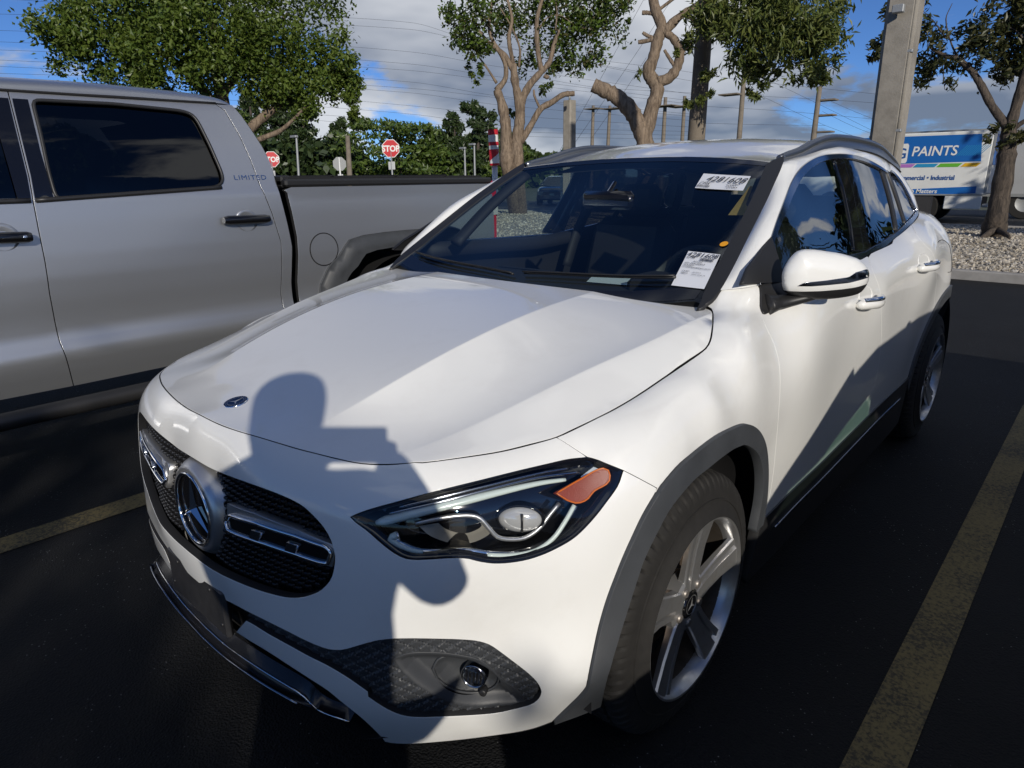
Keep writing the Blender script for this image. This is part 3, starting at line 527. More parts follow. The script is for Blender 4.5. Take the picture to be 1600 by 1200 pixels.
DATA = json.loads("""{"gap":[-113,9166,87,9166,288,9163,488,9160,688,9157,889,9157,1089,9161,1289,9168,1490,9177,1690,9186,1890,9196,2090,9207,2290,9217,2490,9226,2691,9231,2891,9235,3091,9236,3292,9235,3492,9231,3693,9227,3893,9223,4093,9220,4294,9213,4494,9201,4693,9185,4893,9169,5093,9152,5292,9135,5493,9127,5693,9126,5893,9133,6093,9148,6292,9169,6491,9196,6689,9224,6875,9207,7074,9229,7273,9251,7472,9274,7672,9295,7871,9313,8071,9329,8271,9343,8471,9359,8670,9377,8869,9399,9068,9424,9267,9449,9466,9471,9666,9490,9865,9508,10064,9532,10261,9569,10456,9616,10651,9661,10847,9703,11043,9743,11241,9779,11439,9807,11638,9832,11836,9861,12034,9891,12233,9919,12432,9943,12631,9964,12830,9983,13030,10003,13229,10024,13429,10042,13629,10057,13829,10066,14029,10069,14229,10068,14430,10068,14630,10076,14830,10090,15030,10105,15230,10120,15429,10142,15626,10179,15816,10241,15975,10361,16110,10509,16234,10666,16352,10829,16466,10993,16578,11160,16689,11326,16799,11494,16911,11660,17023,11826,17132,11994,17237,12165,17334,12340,17428,12517,17513,12699,17591,12883,17660,13072,17754,13247,17833,13430],"grille":[200,7994,350,7990,500,7984,650,7978,799,7974,949,7976,1099,7982,1248,7995,1397,8013,1546,8032,1695,8051,1843,8069,1992,8086,2141,8101,2291,8114,2440,8125,2590,8133,2740,8139,2890,8142,3040,8143,3189,8143,3339,8141,3489,8137,3639,8128,3788,8115,3937,8099,4085,8077,4232,8047,4376,8005,4511,7941,4641,7865,4765,7782,4880,7686,4979,7573,5057,7446,5110,7305,5137,7159,5127,7009,5098,6862,5057,6718,4988,6586,4896,6467,4794,6358,4679,6261,4554,6179,4424,6104,4293,6031,4157,5968,4017,5914,3875,5867,3730,5830,3582,5804,3434,5783,3285,5765,3136,5750,2987,5738,2837,5728,2687,5719,2537,5714,2388,5711,2238,5710,2088,5709,1938,5708,1788,5705,1639,5693,1490,5677,1341,5660,1191,5644,1042,5632,892,5625,743,5621,593,5621,443,5623,293,5627,143,5629,-7,5628],"hl_top":[10593,8752,10475,8766,10359,8789,10242,8810,10124,8824,10005,8832,9887,8835,9768,8835,9649,8834,9531,8832,9412,8828,9293,8823,9175,8816,9057,8808,8938,8798,8820,8786,8702,8773,8584,8759,8467,8744,8349,8727,8231,8710,8114,8692,7997,8674,7880,8655,7763,8636,7646,8616,7529,8594,7412,8572,7296,8548,7180,8523,7064,8497,6949,8469,6834,8440,6719,8410,6604,8380,6489,8348,6375,8317,6261,8284,6147,8252,6033,8217,5920,8180,5808,8141,5699,8096,5591,8046,5488,7987],"hl_bot":[5488,7987,5579,7910,5682,7846,5785,7785,5883,7715,5976,7639,6068,7561,6161,7485,6256,7411,6353,7340,6457,7279,6568,7233,6685,7210,6806,7204,6926,7204,7046,7204,7166,7205,7287,7207,7407,7205,7527,7197,7646,7183,7764,7157,7875,7111,7988,7069,8103,7034,8219,7005,8338,6985,8457,6970,8577,6961,8698,6956,8818,6957,8938,6963,9058,6976,9176,6996,9294,7020,9410,7050,9526,7084,9641,7120,9754,7159,9866,7203,9975,7255,10079,7315,10181,7379,10280,7447,10378,7518,10473,7591,10566,7668,10655,7748,10743,7830,10831,7912,10917,7997,10997,8086,11067,8184,11126,8289,11187,8393],"hl_out":[11187,8393,11083,8444,10981,8500,10883,8562,10790,8631,10693,8694,10593,8752],"seam_fb":[10072,9540,10148,9403,10232,9270,10319,9139,10407,9009,10497,8880,10585,8750],"seam_ha":[11189,8389,11328,8301,11465,8209,11600,8114,11734,8020,11867,7922],"intake_top":[1297,4897,1444,4917,1590,4936,1737,4955,1883,4974,2030,4988,2178,4997,2325,5002,2473,5006,2621,5011,2768,5014,2916,5016,3064,5016,3211,5016,3359,5014,3507,5012,3654,5009,3802,5005,3950,4998,4097,4989,4245,4980,4392,4973,4540,4966,4687,4962,4835,4965,4981,4985,5125,5019,5262,5074,5394,5139,5527,5203,5663,5263,5799,5319],"fog":[5767,5316,5884,5345,6002,5371,6121,5389,6241,5395,6362,5394,6482,5386,6602,5375,6721,5360,6840,5341,6959,5321,7077,5300,7196,5278,7315,5259,7434,5242,7553,5224,7672,5204,7790,5182,7906,5151,8018,5107,8124,5049,8219,4976,8306,4893,8393,4809,8480,4726,8567,4642,8653,4558,8739,4474,8824,4389,8906,4300,8981,4207,9048,4107,9102,3999,9143,3886,9164,3767,9157,3647,9132,3530,9080,3422,8998,3334,8890,3282,8773,3254,8656,3225,8539,3199,8420,3179,8300,3168,8180,3169,8060,3178,7940,3190,7820,3204,7701,3220,7582,3236,7462,3253,7343,3270,7224,3286,7104,3300,6984,3312,6864,3323,6744,3330,6624,3335,6504,3341,6384,3356,6268,3387,6159,3438,6056,3500,5958,3570,5866,3648,5778,3730,5691,3813,5604,3897],"strip_top":[5614,4041,5498,4140,5379,4235,5255,4322,5123,4399,4986,4464,4843,4517,4697,4556,4547,4581,4396,4598,4244,4614,4093,4630,3942,4645,3790,4657,3638,4665,3486,4671,3334,4675,3182,4678,3030,4684,2879,4694,2727,4705,2575,4712,2423,4709,2272,4694,2121,4675],"strip_bot":[1670,4090,1821,4097,1973,4100,2124,4104,2275,4110,2426,4117,2577,4124,2729,4128,2880,4129,3031,4124,3182,4115,3333,4101,3483,4085,3634,4066,3783,4044,3932,4018,4081,3988,4228,3952,4374,3913,4518,3866,4656,3805,4777,3715,4887,3611,4996,3506,5101,3397,5195,3278,5279,3153,5353,3021,5415,2883,5467,2741,5510,2596,5549,2449,5587,2303],"bump_bot":[5605,2116,5789,2080,5984,2102,6178,2134,6370,2176,6562,2218,6755,2255,6950,2283,7146,2299,7342,2308,7538,2312,7735,2310,7931,2306,8128,2298,8324,2285,8519,2263,8714,2235,8909,2214,9105,2207,9301,2217,9491,2269,9668,2354],"bump_clad":[9668,2354,9694,2504,9721,2653,9747,2803,9774,2953,9801,3103,9827,3253,9857,3402,9888,3551,9918,3700,9949,3849,9979,3998],"bump_arch":[9979,3998,9976,4150,9994,4300,10031,4448,10077,4592,10130,4735,10186,4876,10244,5017,10303,5156,10361,5297,10416,5438,10471,5580,10528,5721,10588,5860,10653,5998,10721,6133,10793,6267,10867,6400,10946,6530,11028,6658,11111,6785,11190,6914,11265,7047,11337,7180,11411,7313,11491,7442,11578,7567,11672,7686,11774,7799,11883,7904],"arch_out":[10113,4690,10186,4876,10262,5061,10340,5245,10413,5431,10486,5617,10563,5801,10646,5983,10736,6161,10832,6337,10933,6509,11041,6677,11149,6845,11249,7018,11344,7194,11444,7367,11554,7533,11675,7692,11809,7840,11968,7961,12148,8047,12334,8118,12525,8176,12721,8216,12920,8237,13119,8246,13319,8253,13518,8266,13716,8290,13914,8320,14112,8349,14310,8370,14510,8375,14709,8365,14908,8345,15106,8321,15305,8295,15503,8269,15700,8239,15897,8205,16091,8156,16278,8088,16462,8009,16640,7920,16814,7821,16983,7714,17146,7599,17304,7476,17456,7347,17602,7210,17741,7067,17871,6916,17991,6756,18103,6590,18205,6419,18295,6241,18375,6058,18446,5871,18507,5681,18560,5488,18606,5294,18646,5098,18680,4901,18710,4704,18731,4505,18739,4305,18714,4107],"arch_in":[10590,2876,10533,3067,10478,3258,10426,3451,10383,3646,10351,3842,10340,4041,10365,4237,10438,4423,10513,4608,10607,4784,10700,4960,10792,5137,10882,5314,10969,5494,11055,5673,11142,5853,11228,6033,11316,6212,11405,6390,11510,6559,11618,6727,11727,6894,11839,7059,11951,7223,12081,7375,12241,7492,12422,7574,12613,7632,12808,7672,13006,7695,13205,7705,13404,7705,13604,7706,13803,7715,14001,7734,14199,7757,14398,7774,14597,7782,14796,7781,14996,7773,15194,7757,15392,7734,15589,7702,15786,7670,15983,7640,16171,7575,16352,7491,16528,7398,16701,7300,16872,7197,17039,7088,17199,6969,17350,6839,17493,6700,17625,6552,17747,6394,17857,6227,17953,6053,18035,5871,18102,5684,18152,5491,18185,5294,18202,5096,18207,4896,18188,4698,18162,4501,18146,4302,18132,4103],"door_f":[18862,10766,18763,10594,18664,10422,18581,10241,18542,10048,18607,9864,18665,9675,18687,9477,18700,9279,18684,9081,18651,8885,18618,8689,18591,8493,18578,8294,18580,8096,18598,7898,18639,7704,18695,7513,18757,7324,18821,7136,18880,6947,18931,6755,18978,6562,19021,6368,19061,6173,19097,5978,19128,5781,19154,5584,19172,5387,19181,5188,19178,4989,19160,4792,19123,4597,19045,4416,18905,4277,18757,4144],"door_f_top":[19395,12234,19318,12110,19255,11978,19207,11841,19175,11698,19157,11554,19148,11408,19137,11262,19109,11120,19050,10987,18968,10866,18862,10766],"b_seam":[28892,11737,28729,11621,28568,11502,28409,11381,28252,11256,28105,11121,27972,10972,27872,10799,27819,10607,27816,10408,27853,10212,27902,10018,27955,9825,28023,9637,28109,9457,28204,9281,28304,9108,28407,8936,28511,8766,28618,8597,28723,8427,28826,8255,28925,8082,29020,7906,29108,7726,29179,7539,29232,7347,29275,7151,29320,6956,29368,6762,29414,6568,29453,6372,29478,6173,29425,5986,29365,5798,29359,5599,29361,5399,29369,5199,29380,4999,29391,4799,29402,4600],"r_seam":[37196,12575,37011,12496,36828,12412,36648,12323,36469,12230,36295,12130,36127,12019,35977,11885,35870,11716,35818,11523,35839,11324,35943,11153,36084,11010,36248,10893,36374,10741,36436,10549,36513,10364,36620,10194,36763,10053,36927,9936,37096,9828,37269,9724,37443,9624,37620,9527,37796,9431,37972,9333,38147,9233,38319,9129],"sill_top":[19447,4200,19748,4212,20048,4227,20348,4243,20648,4260,20948,4277,21248,4290,21549,4300,21849,4306,22150,4310,22450,4311,22751,4310,23051,4308,23352,4305,23652,4302,23953,4300,24253,4299,24554,4300,24854,4303,25155,4309,25455,4316,25756,4325,26056,4335,26356,4347,26656,4365,26956,4386,27256,4410,27555,4436,27854,4463,28154,4490,28453,4517,28752,4544,29052,4570,29351,4596,29651,4622,29950,4647,30250,4671,30549,4692,30849,4709,31150,4723,31450,4734,31750,4740,32051,4745,32351,4744,32652,4744,32952,4738,33253,4733,33553,4723,33854,4712,34154,4700,34454,4684,34754,4667,35054,4650,35354,4631,35654,4612,35954,4593],"frit":[6985,3109,7068,3292,7099,3491,7110,3692,7104,3893,7088,4094,7067,4295,7045,4495,7022,4695,6997,4895,6970,5095,6941,5294,6912,5494,6884,5693,6855,5893,6827,6092,6799,6292,6770,6491,6742,6691,6715,6890,6687,7090,6659,7289,6628,7488,6594,7687,6558,7885,6519,8083,6480,8281,6440,8478,6400,8676,6362,8873,6324,9071,6285,9269,6243,9466,6196,9662,6147,9857],"gls":[6965,3113,6914,3307,6862,3500,6810,3694,6759,3888,6712,4083,6670,4278,6643,4477,6644,4677,6634,4877,6612,5077,6586,5275,6558,5474,6529,5672,6499,5870,6468,6069,6437,6267,6407,6465,6377,6663,6348,6861,6318,7059,6287,7258,6253,7455,6217,7652,6179,7849,6140,8046,6100,8242,6059,8438,6016,8634,5973,8830,5927,9025,5880,9220,5832,9415,5784,9609,5735,9804,5687,9998],"dloOut":[4663,11197,4793,11350,4928,11497,5070,11639,5218,11773,5368,11905,5417,11964,5567,12096,5719,12227,5872,12355,6029,12479,6187,12601,6348,12719,6513,12834,6680,12943,6852,13046,7027,13142,7205,13232,7386,13318,7569,13400,7752,13480,7936,13557,8121,13634,8306,13710,8492,13784,8678,13856,8866,13925,9055,13991,9245,14055,9435,14115,9627,14173,9818,14230,10010,14286,10203,14341,10395,14395,10588,14448,10782,14497,10976,14544,11171,14589,11367,14630,11563,14669,11760,14706,11957,14740,12154,14772,12352,14801,12550,14829,12749,14854,12947,14878,13146,14899,13345,14918,13544,14936,13744,14954,13943,14970,14143,14982,14342,14992,14542,15000,14742,15007,14942,15014,15142,15020,15342,15025,15542,15027,15742,15028,15942,15027,16142,15024,16342,15020,16542,15016,16742,15011,16942,15005,17142,14999,17342,14993,17541,14987,17741,14980,17941,14973,18141,14965,18341,14957,18541,14948,18741,14939,18940,14928,19140,14917,19340,14903,19539,14889,19738,14871,19937,14850,20136,14826,20334,14798,20531,14764,20727,14727,20923,14686,21118,14643,21314,14600,21508,14553,21702,14504,21896,14457,22092,14417,22289,14383,22488,14361,22687,14340,22887,14327,23086,14315,23286,14315,23485,14338,23683,14367,23880,14398,24079,14423,24278,14412,24471,14365,24636,14254,24764,14101,24843,13918,24881,13722,24925,13527,24997,13341,25079,13159,25157,12974,25241,12793,25359,12634,25532,12534,25720,12468,25913,12413,26105,12357],"dloBot":[26105,12357,25907,12340,25710,12316,25514,12283,25319,12248,25123,12216,24927,12186,24731,12154,24535,12123,24339,12092,24142,12061,23946,12032,23750,12003,23553,11975,23356,11948,23159,11923,22963,11898,22765,11874,22568,11851,22371,11828,22174,11804,21977,11781,21780,11758,21583,11734,21385,11711,21188,11688,20991,11665,20794,11643,20597,11620,20399,11598,20202,11577,20004,11559,19806,11543,19608,11529,19410,11513,19213,11495,19015,11473,18820,11441,18630,11382,18442,11319,18247,11282,18050,11265,17852,11251,17653,11240,17455,11231,17257,11223,17058,11216,16860,11210,16662,11202,16463,11194,16265,11184,16067,11176,15868,11167,15670,11159,15472,11150,15273,11139,15075,11127,14877,11112,14680,11090,14483,11066,14285,11045,14088,11028,13890,11013,13692,10999],"chrInTop":[5711,11954,5869,12076,6027,12197,6186,12317,6348,12434,6513,12545,6682,12651,6854,12750,7031,12842,7211,12928,7393,13009,7576,13088,7760,13164,7945,13239,8131,13312,8317,13383,8503,13453,8690,13522,8878,13589,9066,13655,9254,13719,9443,13783,9633,13845,9822,13907,10012,13968,10202,14027,10393,14085,10584,14140,10776,14193,10969,14243,11163,14291,11357,14337,11551,14381,11746,14423,11941,14461,12137,14497,12334,14531,12531,14562,12728,14591,12925,14618,13123,14643,13321,14666,13519,14689,13717,14710,13915,14731,14113,14751,14312,14767,14511,14781,14710,14793,14909,14803,15108,14810,15307,14813,15506,14816,15706,14818,15905,14820,16104,14821,16304,14820,16503,14817,16702,14813,16901,14808,17100,14802,17300,14796,17499,14789,17698,14782,17897,14775,18096,14767,18295,14759,18494,14750,18694,14740,18893,14730,19091,14719,19290,14706,19489,14693,19688,14676,19886,14657,20084,14635,20281,14607,20478,14573,20674,14536,20869,14496,21064,14456,21259,14412,21452,14367,21647,14323,21843,14287,22040,14260,22239,14245,22369,14358,22558,14386,22757,14377,22956,14364,23155,14349,23354,14333,23552,14312,23750,14290,23947,14259,24142,14219,24330,14155,24494,14044,24617,13888,24689,13703,24748,13512,24804,13321,24869,13133,24928,12943,24995,12755,25094,12583,25234,12441],"chrInBot":[25234,12441,25037,12418,24840,12393,24643,12367,24446,12341,24249,12314,24052,12288,23855,12263,23658,12238,23460,12213,23263,12190,23066,12167,22868,12145,22671,12122,22473,12099,22276,12075,22079,12050,21882,12023,21686,11994,21490,11962,21294,11929,21098,11896,20902,11863,20705,11832,20509,11805,20311,11781,20114,11758,19916,11739,19718,11721,19520,11704,19322,11689,19124,11673,18926,11658,18728,11643,18530,11627,18332,11610,18134,11593,17936,11576,17738,11559,17540,11541,17342,11524,17144,11505,16946,11486,17103,11498,17301,11515,17499,11532,17311,11522,17113,11510,16914,11497,16716,11484,16518,11470,16320,11456,16121,11441,15923,11426,15725,11411,15527,11395,15329,11379,15131,11362,14933,11344,14735,11327],"bpF":[14763,14742,14738,14548,14715,14354,14710,14159,14716,13963,14688,13770,14636,13582,14573,13396,14507,13212,14439,13029,14370,12846,14302,12662,14239,12477,14176,12292,14102,12111,14019,11933,13930,11759,13834,11589,13723,11428,13599,11277],"bpS":[15487,14816,15602,14691,15595,14493,15580,14296,15578,14099,15575,13901,15557,13705,15514,13512,15454,13324,15386,13138,15321,12952,15261,12764,15204,12575,15147,12386,15087,12197,15025,12010,14962,11823,14894,11637,14816,11456,14704,11293],"bpR":[16155,14756,16235,14577,16315,14399,16364,14209,16385,14014,16375,13819,16324,13630,16250,13448,16164,13272,16077,13097,15998,12917,15931,12733,15871,12547,15817,12358,15770,12168,15736,11975,15713,11780,15689,11585],"bar1":[21311,14473,21260,14281,21210,14088,21151,13898,21084,13711,21008,13527,20922,13348,20828,13173,20730,13000,20629,12828,20528,12658,20425,12487,20324,12316,20224,12144,20127,11971,20032,11796],"bar1b":[21797,14446,21711,14261,21630,14075,21554,13886,21484,13695,21414,13504,21331,13318,21240,13136,21145,12956,21044,12779,20937,12606,20826,12436,20714,12266,20604,12095,20497,11922,20393,11746],"bar2":[22405,14302,22388,14109,22377,13915,22350,13723,22312,13532,22269,13343,22222,13154,22172,12966,22117,12780,22063,12593,22012,12405,21964,12217,21918,12029],"bar2b":[22884,14244,22899,14051,22905,13859,22855,13673,22788,13492,22716,13313,22643,13134,22564,12958,22478,12785,22395,12611,22326,12431,22278,12244,22237,12055],"foot":[19400,12201,19351,12060,19301,11920,19251,11779,19202,11638,19162,11495,19126,11350,19089,11206,19052,11061,19015,10917,19093,10867,19242,10874,19391,10882,19539,10890,19688,10902,19837,10914,19985,10927,20132,10953,20279,10980,20419,11025,20552,11093,20685,11160,20818,11227,20951,11294,21033,11401,21068,11546,21103,11691,21015,11790,20893,11875,20771,11961,20649,12047,20527,12132],"hl_drl":[5633,-7420,7835,5707,-7357,7861,5780,-7293,7887,5852,-7227,7912,5923,-7159,7935,5992,-7089,7958,6060,-7018,7979,6127,-6945,8000,6192,-6871,8020,6257,-6796,8040,6320,-6719,8058,6382,-6641,8076,6442,-6563,8094,6502,-6483,8110,6560,-6402,8126,6617,-6320,8141,6673,-6237,8155,6728,-6154,8168,6782,-6070,8181,6835,-5984,8194,6886,-5899,8205,6937,-5812,8216,6987,-5725,8226,7036,-5637,8235,7084,-5549,8244,7132,-5460,8251,7178,-5371,8258,7224,-5281,8264,7269,-5191,8269,7313,-5101,8274,7357,-5010,8277,7401,-4919,8280,7444,-4828,8282,7487,-4736,8282,7530,-4645,8281,7574,-4555,8277,7619,-4464,8272,7665,-4374,8266,7711,-4285,8261,7757,-4195,8256],"hl_ridge":[5828,-7242,8027,5897,-7173,8048,5965,-7104,8068,6032,-7033,8087,6098,-6960,8106,6163,-6887,8124,6227,-6812,8140,6289,-6737,8157,6351,-6660,8173,6410,-6582,8189,6470,-6503,8204,6526,-6423,8219,6582,-6342,8234,6637,-6260,8249,6690,-6176,8263,6742,-6093,8276,6793,-6008,8289,6843,-5923,8302,6892,-5838,8313,6941,-5751,8324,6989,-5665,8334,7036,-5577,8343,7082,-5490,8352,7127,-5401,8360,7172,-5312,8368,7215,-5223,8375,7258,-5133,8381,7301,-5044,8386,7343,-4954,8390,7386,-4864,8394,7428,-4773,8395,7470,-4683,8396,7513,-4593,8394,7557,-4504,8391,7600,-4415,8386,7645,-4326,8380,7691,-4238,8374,7737,-4150,8367,7785,-4063,8362,7835,-3977,8358,7887,-3892,8356],"hl_ridge2":[5967,-7099,8156,6032,-7027,8176,6096,-6954,8195,6159,-6880,8213,6221,-6805,8231,6282,-6728,8247,6342,-6651,8264,6401,-6573,8279,6458,-6494,8294,6514,-6413,8309,6569,-6332,8323,6623,-6250,8336,6676,-6167,8348,6728,-6084,8361,6779,-5999,8372,6829,-5915,8383,6879,-5830,8393,6927,-5744,8403,6975,-5658,8412,7022,-5571,8421,7068,-5483,8429,7113,-5395,8436,7157,-5307,8444,7201,-5218,8450,7244,-5129,8456,7286,-5040,8462,7328,-4950,8466,7370,-4861,8470,7411,-4771,8473,7452,-4681,8476,7494,-4590,8476,7535,-4501,8475,7577,-4411,8473,7619,-4321,8470,7662,-4232,8466,7704,-4143,8463,7748,-4053,8461],"hl_low":[6005,-7170,7614,5938,-7234,7577,5910,-7270,7518,5978,-7229,7458,6050,-7180,7410,6123,-7126,7366,6195,-7070,7327,6267,-7009,7294,6339,-6944,7271,6410,-6875,7257,6479,-6803,7252,6548,-6730,7249,6615,-6656,7248,6682,-6582,7247,6747,-6506,7246,6812,-6430,7243,6876,-6354,7238,6940,-6277,7228,7002,-6201,7211,7064,-6127,7185,7124,-6053,7155,7183,-5978,7126,7242,-5901,7101,7298,-5821,7080,7353,-5740,7060,7406,-5657,7040,7459,-5574,7024,7510,-5489,7010,7562,-5404,7002,7613,-5318,6999,7663,-5232,7003,7712,-5146,7014,7759,-5060,7035,7802,-4975,7065,7841,-4893,7106,7877,-4812,7153,7907,-4733,7207,7932,-4657,7267,7951,-4586,7334,7965,-4516,7404,7978,-4446,7474,7991,-4374,7542,8003,-4302,7610,8013,-4230,7679,8023,-4157,7747],"hl_drl2":[7241,-6004,7112,7300,-5922,7096,7358,-5840,7078,7413,-5757,7059,7467,-5672,7042,7521,-5586,7030,7573,-5499,7022,7625,-5411,7018,7677,-5323,7020,7727,-5235,7028,7776,-5147,7044,7820,-5060,7074,7861,-4975,7113,7897,-4893,7161,7929,-4812,7215,7955,-4735,7276,7974,-4662,7344,7988,-4591,7416,8001,-4520,7489,8012,-4449,7561,8020,-4378,7634,8026,-4308,7708,8031,-4237,7781],"hl_trim":[6139,-6870,7777,6208,-6798,7795,6275,-6724,7813,6341,-6649,7829,6406,-6573,7844,6470,-6496,7855,6534,-6418,7864,6598,-6339,7871,6661,-6260,7875,6724,-6181,7874,6787,-6102,7869,6850,-6024,7855,6913,-5952,7826,6973,-5891,7772,7023,-5850,7695,7070,-5814,7613,7117,-5775,7532,7162,-5737,7449,7210,-5688,7376,7264,-5619,7326,7318,-5539,7296,7371,-5455,7275,7423,-5370,7258,7474,-5283,7248,7522,-5195,7254,7565,-5107,7279,7603,-5021,7317,7635,-4938,7364,7662,-4858,7419,7682,-4783,7485,7697,-4710,7554,7713,-4634,7619,7730,-4555,7679,7747,-4475,7738,7764,-4394,7796],"hl_bowl":[6169,-6799,7692,6228,-6761,7619,6287,-6721,7548,6351,-6671,7488,6417,-6612,7439,6483,-6549,7396,6550,-6483,7360,6616,-6413,7327,6681,-6342,7299,6747,-6267,7280,6810,-6189,7275,6872,-6109,7283,6930,-6029,7301,6985,-5948,7329,7034,-5868,7364,7078,-5789,7409,7107,-5721,7475,7080,-5725,7567,7032,-5767,7645,6977,-5823,7709,6917,-5892,7752,6857,-5969,7773,6795,-6049,7784,6734,-6129,7789,6671,-6208,7789,6609,-6288,7785,6545,-6366,7780,6480,-6443,7776],"hl_projc":[7316,-5103,7582],"hl_bowlc":[6574,-6112,7484],"hl_amber":[9697,8092,9793,8118,9890,8145,9987,8172,10084,8199,10181,8225,10278,8251,10375,8280,10470,8312,10565,8345,10660,8378,10757,8406,10855,8419,10943,8373,10948,8276,10913,8182,10837,8118,10744,8079,10649,8048,10555,8011,10474,7952,10397,7888,10304,7851,10205,7835,10105,7842,10012,7881,9922,7926],"hl_chip":[10360,8294,10693,8458,10778,8404,10451,8245],"bar_sil":[1586,7284,2766,7407,4039,7401,5022,7294,5057,7125,4993,6835,4670,6803,4011,6844,3080,6802,1675,6672],"bar_chr":[1645,6915,1821,7109,2845,7240,4095,7294,4879,7255,5011,7170,4926,6911,4720,6892,4075,6895,3159,6855,2104,6766,1775,6752],"bar_blk0":[2712,7070,3071,7106,2944,6864,2622,6860],"bar_blk1":[3844,7120,4174,7130,4062,6870,3755,6871],"fog_bez":[6160,4817,6270,4867,6382,4912,6501,4932,6622,4932,6742,4923,6862,4908,6982,4888,7101,4865,7219,4839,7336,4810,7453,4777,7569,4742,7684,4707,7798,4666,7907,4612,8005,4541,8093,4458,8174,4369,8247,4273,8316,4173,8388,4076,8469,3986,8555,3901,8640,3814,8718,3722,8788,3623,8846,3517,8882,3402,8886,3282,8794,3224,8673,3227,8553,3243,8434,3264,8314,3280,8194,3289,8073,3298,7953,3311,7834,3333,7717,3366,7604,3409,7494,3459,7387,3515,7283,3577,7183,3645,7087,3719,6994,3797,6903,3876,6812,3956,6723,4038,6636,4123,6554,4212,6477,4304,6401,4399,6324,4493],"fog_dish":[6928,4342,6980,4449,7044,4549,7150,4598,7268,4617,7387,4618,7506,4607,7623,4585,7738,4554,7850,4513,7957,4462,8059,4400,8152,4326,8235,4241,8307,4146,8361,4040,8383,3924,8369,3806,8320,3699,8231,3620,8123,3572,8006,3551,7887,3549,7768,3560,7652,3587,7540,3628,7434,3681,7333,3745,7238,3816,7154,3900,7079,3993,7002,4084],"fog_lamp":[6845,-6044,4098],"fog_screw":[6959,-5918,3621],"h1":[8887,10691,9971,8958,12938,9878,8891,11584,9949,8926,11934,9696,8915,10959,9665,8973,12862,9675],"h2":[8884,19295,10347,9035,21484,10357,8891,20074,10457,8989,20589,10225,8937,19410,10107,9049,21352,10226],"flap":[38209,11156,38409,11171,38609,11187,38810,11199,39010,11206,39211,11208,39412,11206,39613,11202,39814,11194,40014,11181,40214,11159,40412,11129,40609,11090,40803,11036,40988,10959,41160,10855,41292,10708,41253,10515,41196,10325,41264,10139,41398,9990,41549,9858,41695,9720,41842,9583,41888,9417,41710,9330,41512,9314,41311,9326,41111,9344,40911,9363,40711,9379],"c1":[-1186,-8820,3383,-984,-8830,3398,-782,-8839,3411,-579,-8848,3423,-377,-8856,3432,-174,-8861,3438,29,-8862,3439,232,-8859,3432,434,-8851,3418,636,-8842,3406,839,-8835,3402,1042,-8831,3409,1244,-8830,3428,1445,-8830,3456,1645,-8828,3487,1846,-8824,3515,2048,-8814,3537,2249,-8800,3551,2451,-8782,3562,2653,-8762,3570,2855,-8739,3577,3056,-8713,3582,3257,-8685,3586,3457,-8652,3584,3656,-8614,3575,3853,-8570,3556,4039,-8516,3498,4159,-8455,3351,4289,-8386,3218,4472,-8313,3173,4659,-8237,3157,4842,-8151,3138,5016,-8053,3102],"c2":[-782,-8893,3002,-595,-8917,3058,-408,-8940,3112,-219,-8961,3159,-27,-8974,3193,169,-8977,3206,365,-8972,3205,560,-8963,3195,756,-8954,3183,952,-8948,3181,1148,-8947,3194,1342,-8949,3219,1535,-8953,3252,1728,-8955,3289,1921,-8954,3323,2115,-8948,3352,2309,-8938,3375,2504,-8923,3389,2699,-8905,3400,2894,-8884,3410,3088,-8861,3420,3282,-8835,3430,3476,-8805,3438,3669,-8770,3441,3861,-8730,3436,4051,-8684,3421]}""")

# ================================================================== the white car
D = {k: np.array(v) / 1e4 for k, v in DATA.items()}
d2 = lambda k: D[k].reshape(-1, 2)
d3 = lambda k: D[k].reshape(-1, 3)
CAR = thing('parked_car', 'white compact SUV facing the camera with stickers on its windscreen', 'car', (0, 1.3, 0))
S = lambda off=0.0: (lambda q: body(q[:, 0], q[:, 1], off))
Hs = lambda off=0.0: (lambda q: hood(q[:, 0], q[:, 1], off))
Gs = lambda off=0.0: (lambda q: np.stack([GLASS(q) + off, q[:, 0], q[:, 1]], 1))
Ws = lambda off=0.0: (lambda q: np.concatenate([q, (WIND(q) + off)[:, None]], 1))
Rs = lambda off=0.0: (lambda q: np.concatenate([q, (ROOF(q) + off)[:, None]], 1))
def _corr():
    g = D['gap'].reshape(-1, 2)[::4]; P = body(g[:, 0], g[:, 1]); q = np.vstack([P[:, :2], [(x, y) for x in (0, .2, .4) for y in (-.5, -.2, .1)], [(.55, -.2), (.6, .1), (.3, -.6)]]); v = np.concatenate([P[:, 2] - HOOD(P[:, :2]), np.zeros(12)]); m = q[:, 0] > 1e-6
    return TPS(np.vstack([q, q[m] * [-1, 1]]), np.concatenate([v, v[m]]), 1e-7)
_HC = _corr(); _H0 = HOOD
def HOOD(q): return _H0(q) + _HC(q)
mir2 = lambda L: (L * [-1, 1])[::-1]
def near(L, p): return int(np.argmin(((L - p)**2).sum(1)))
gap = d2('gap'); seam_fb = d2('seam_fb')
ig = near(gap, seam_fb[0]); gap[0] = (0, gap[0][1])
gapA, gapB = gap[:ig + 1], gap[ig:]
grl = d2('grille'); grl = grl[grl[:, 0] > .012]; grl = np.vstack([[(0, grl[0][1])], grl, [(0, grl[-1][1])]])
it = d2('intake_top'); it = np.vstack([[(0, .488)], it])
fogL = d2('fog'); fogL = resample(catmull(fogL[::2], 3), .010); st = d2('strip_top'); sb_ = d2('strip_bot')
bb = d2('bump_bot'); bc = d2('bump_clad'); ba = d2('bump_arch')
hlt, hlb, hlo = d2('hl_top'), d2('hl_bot'), d2('hl_out')
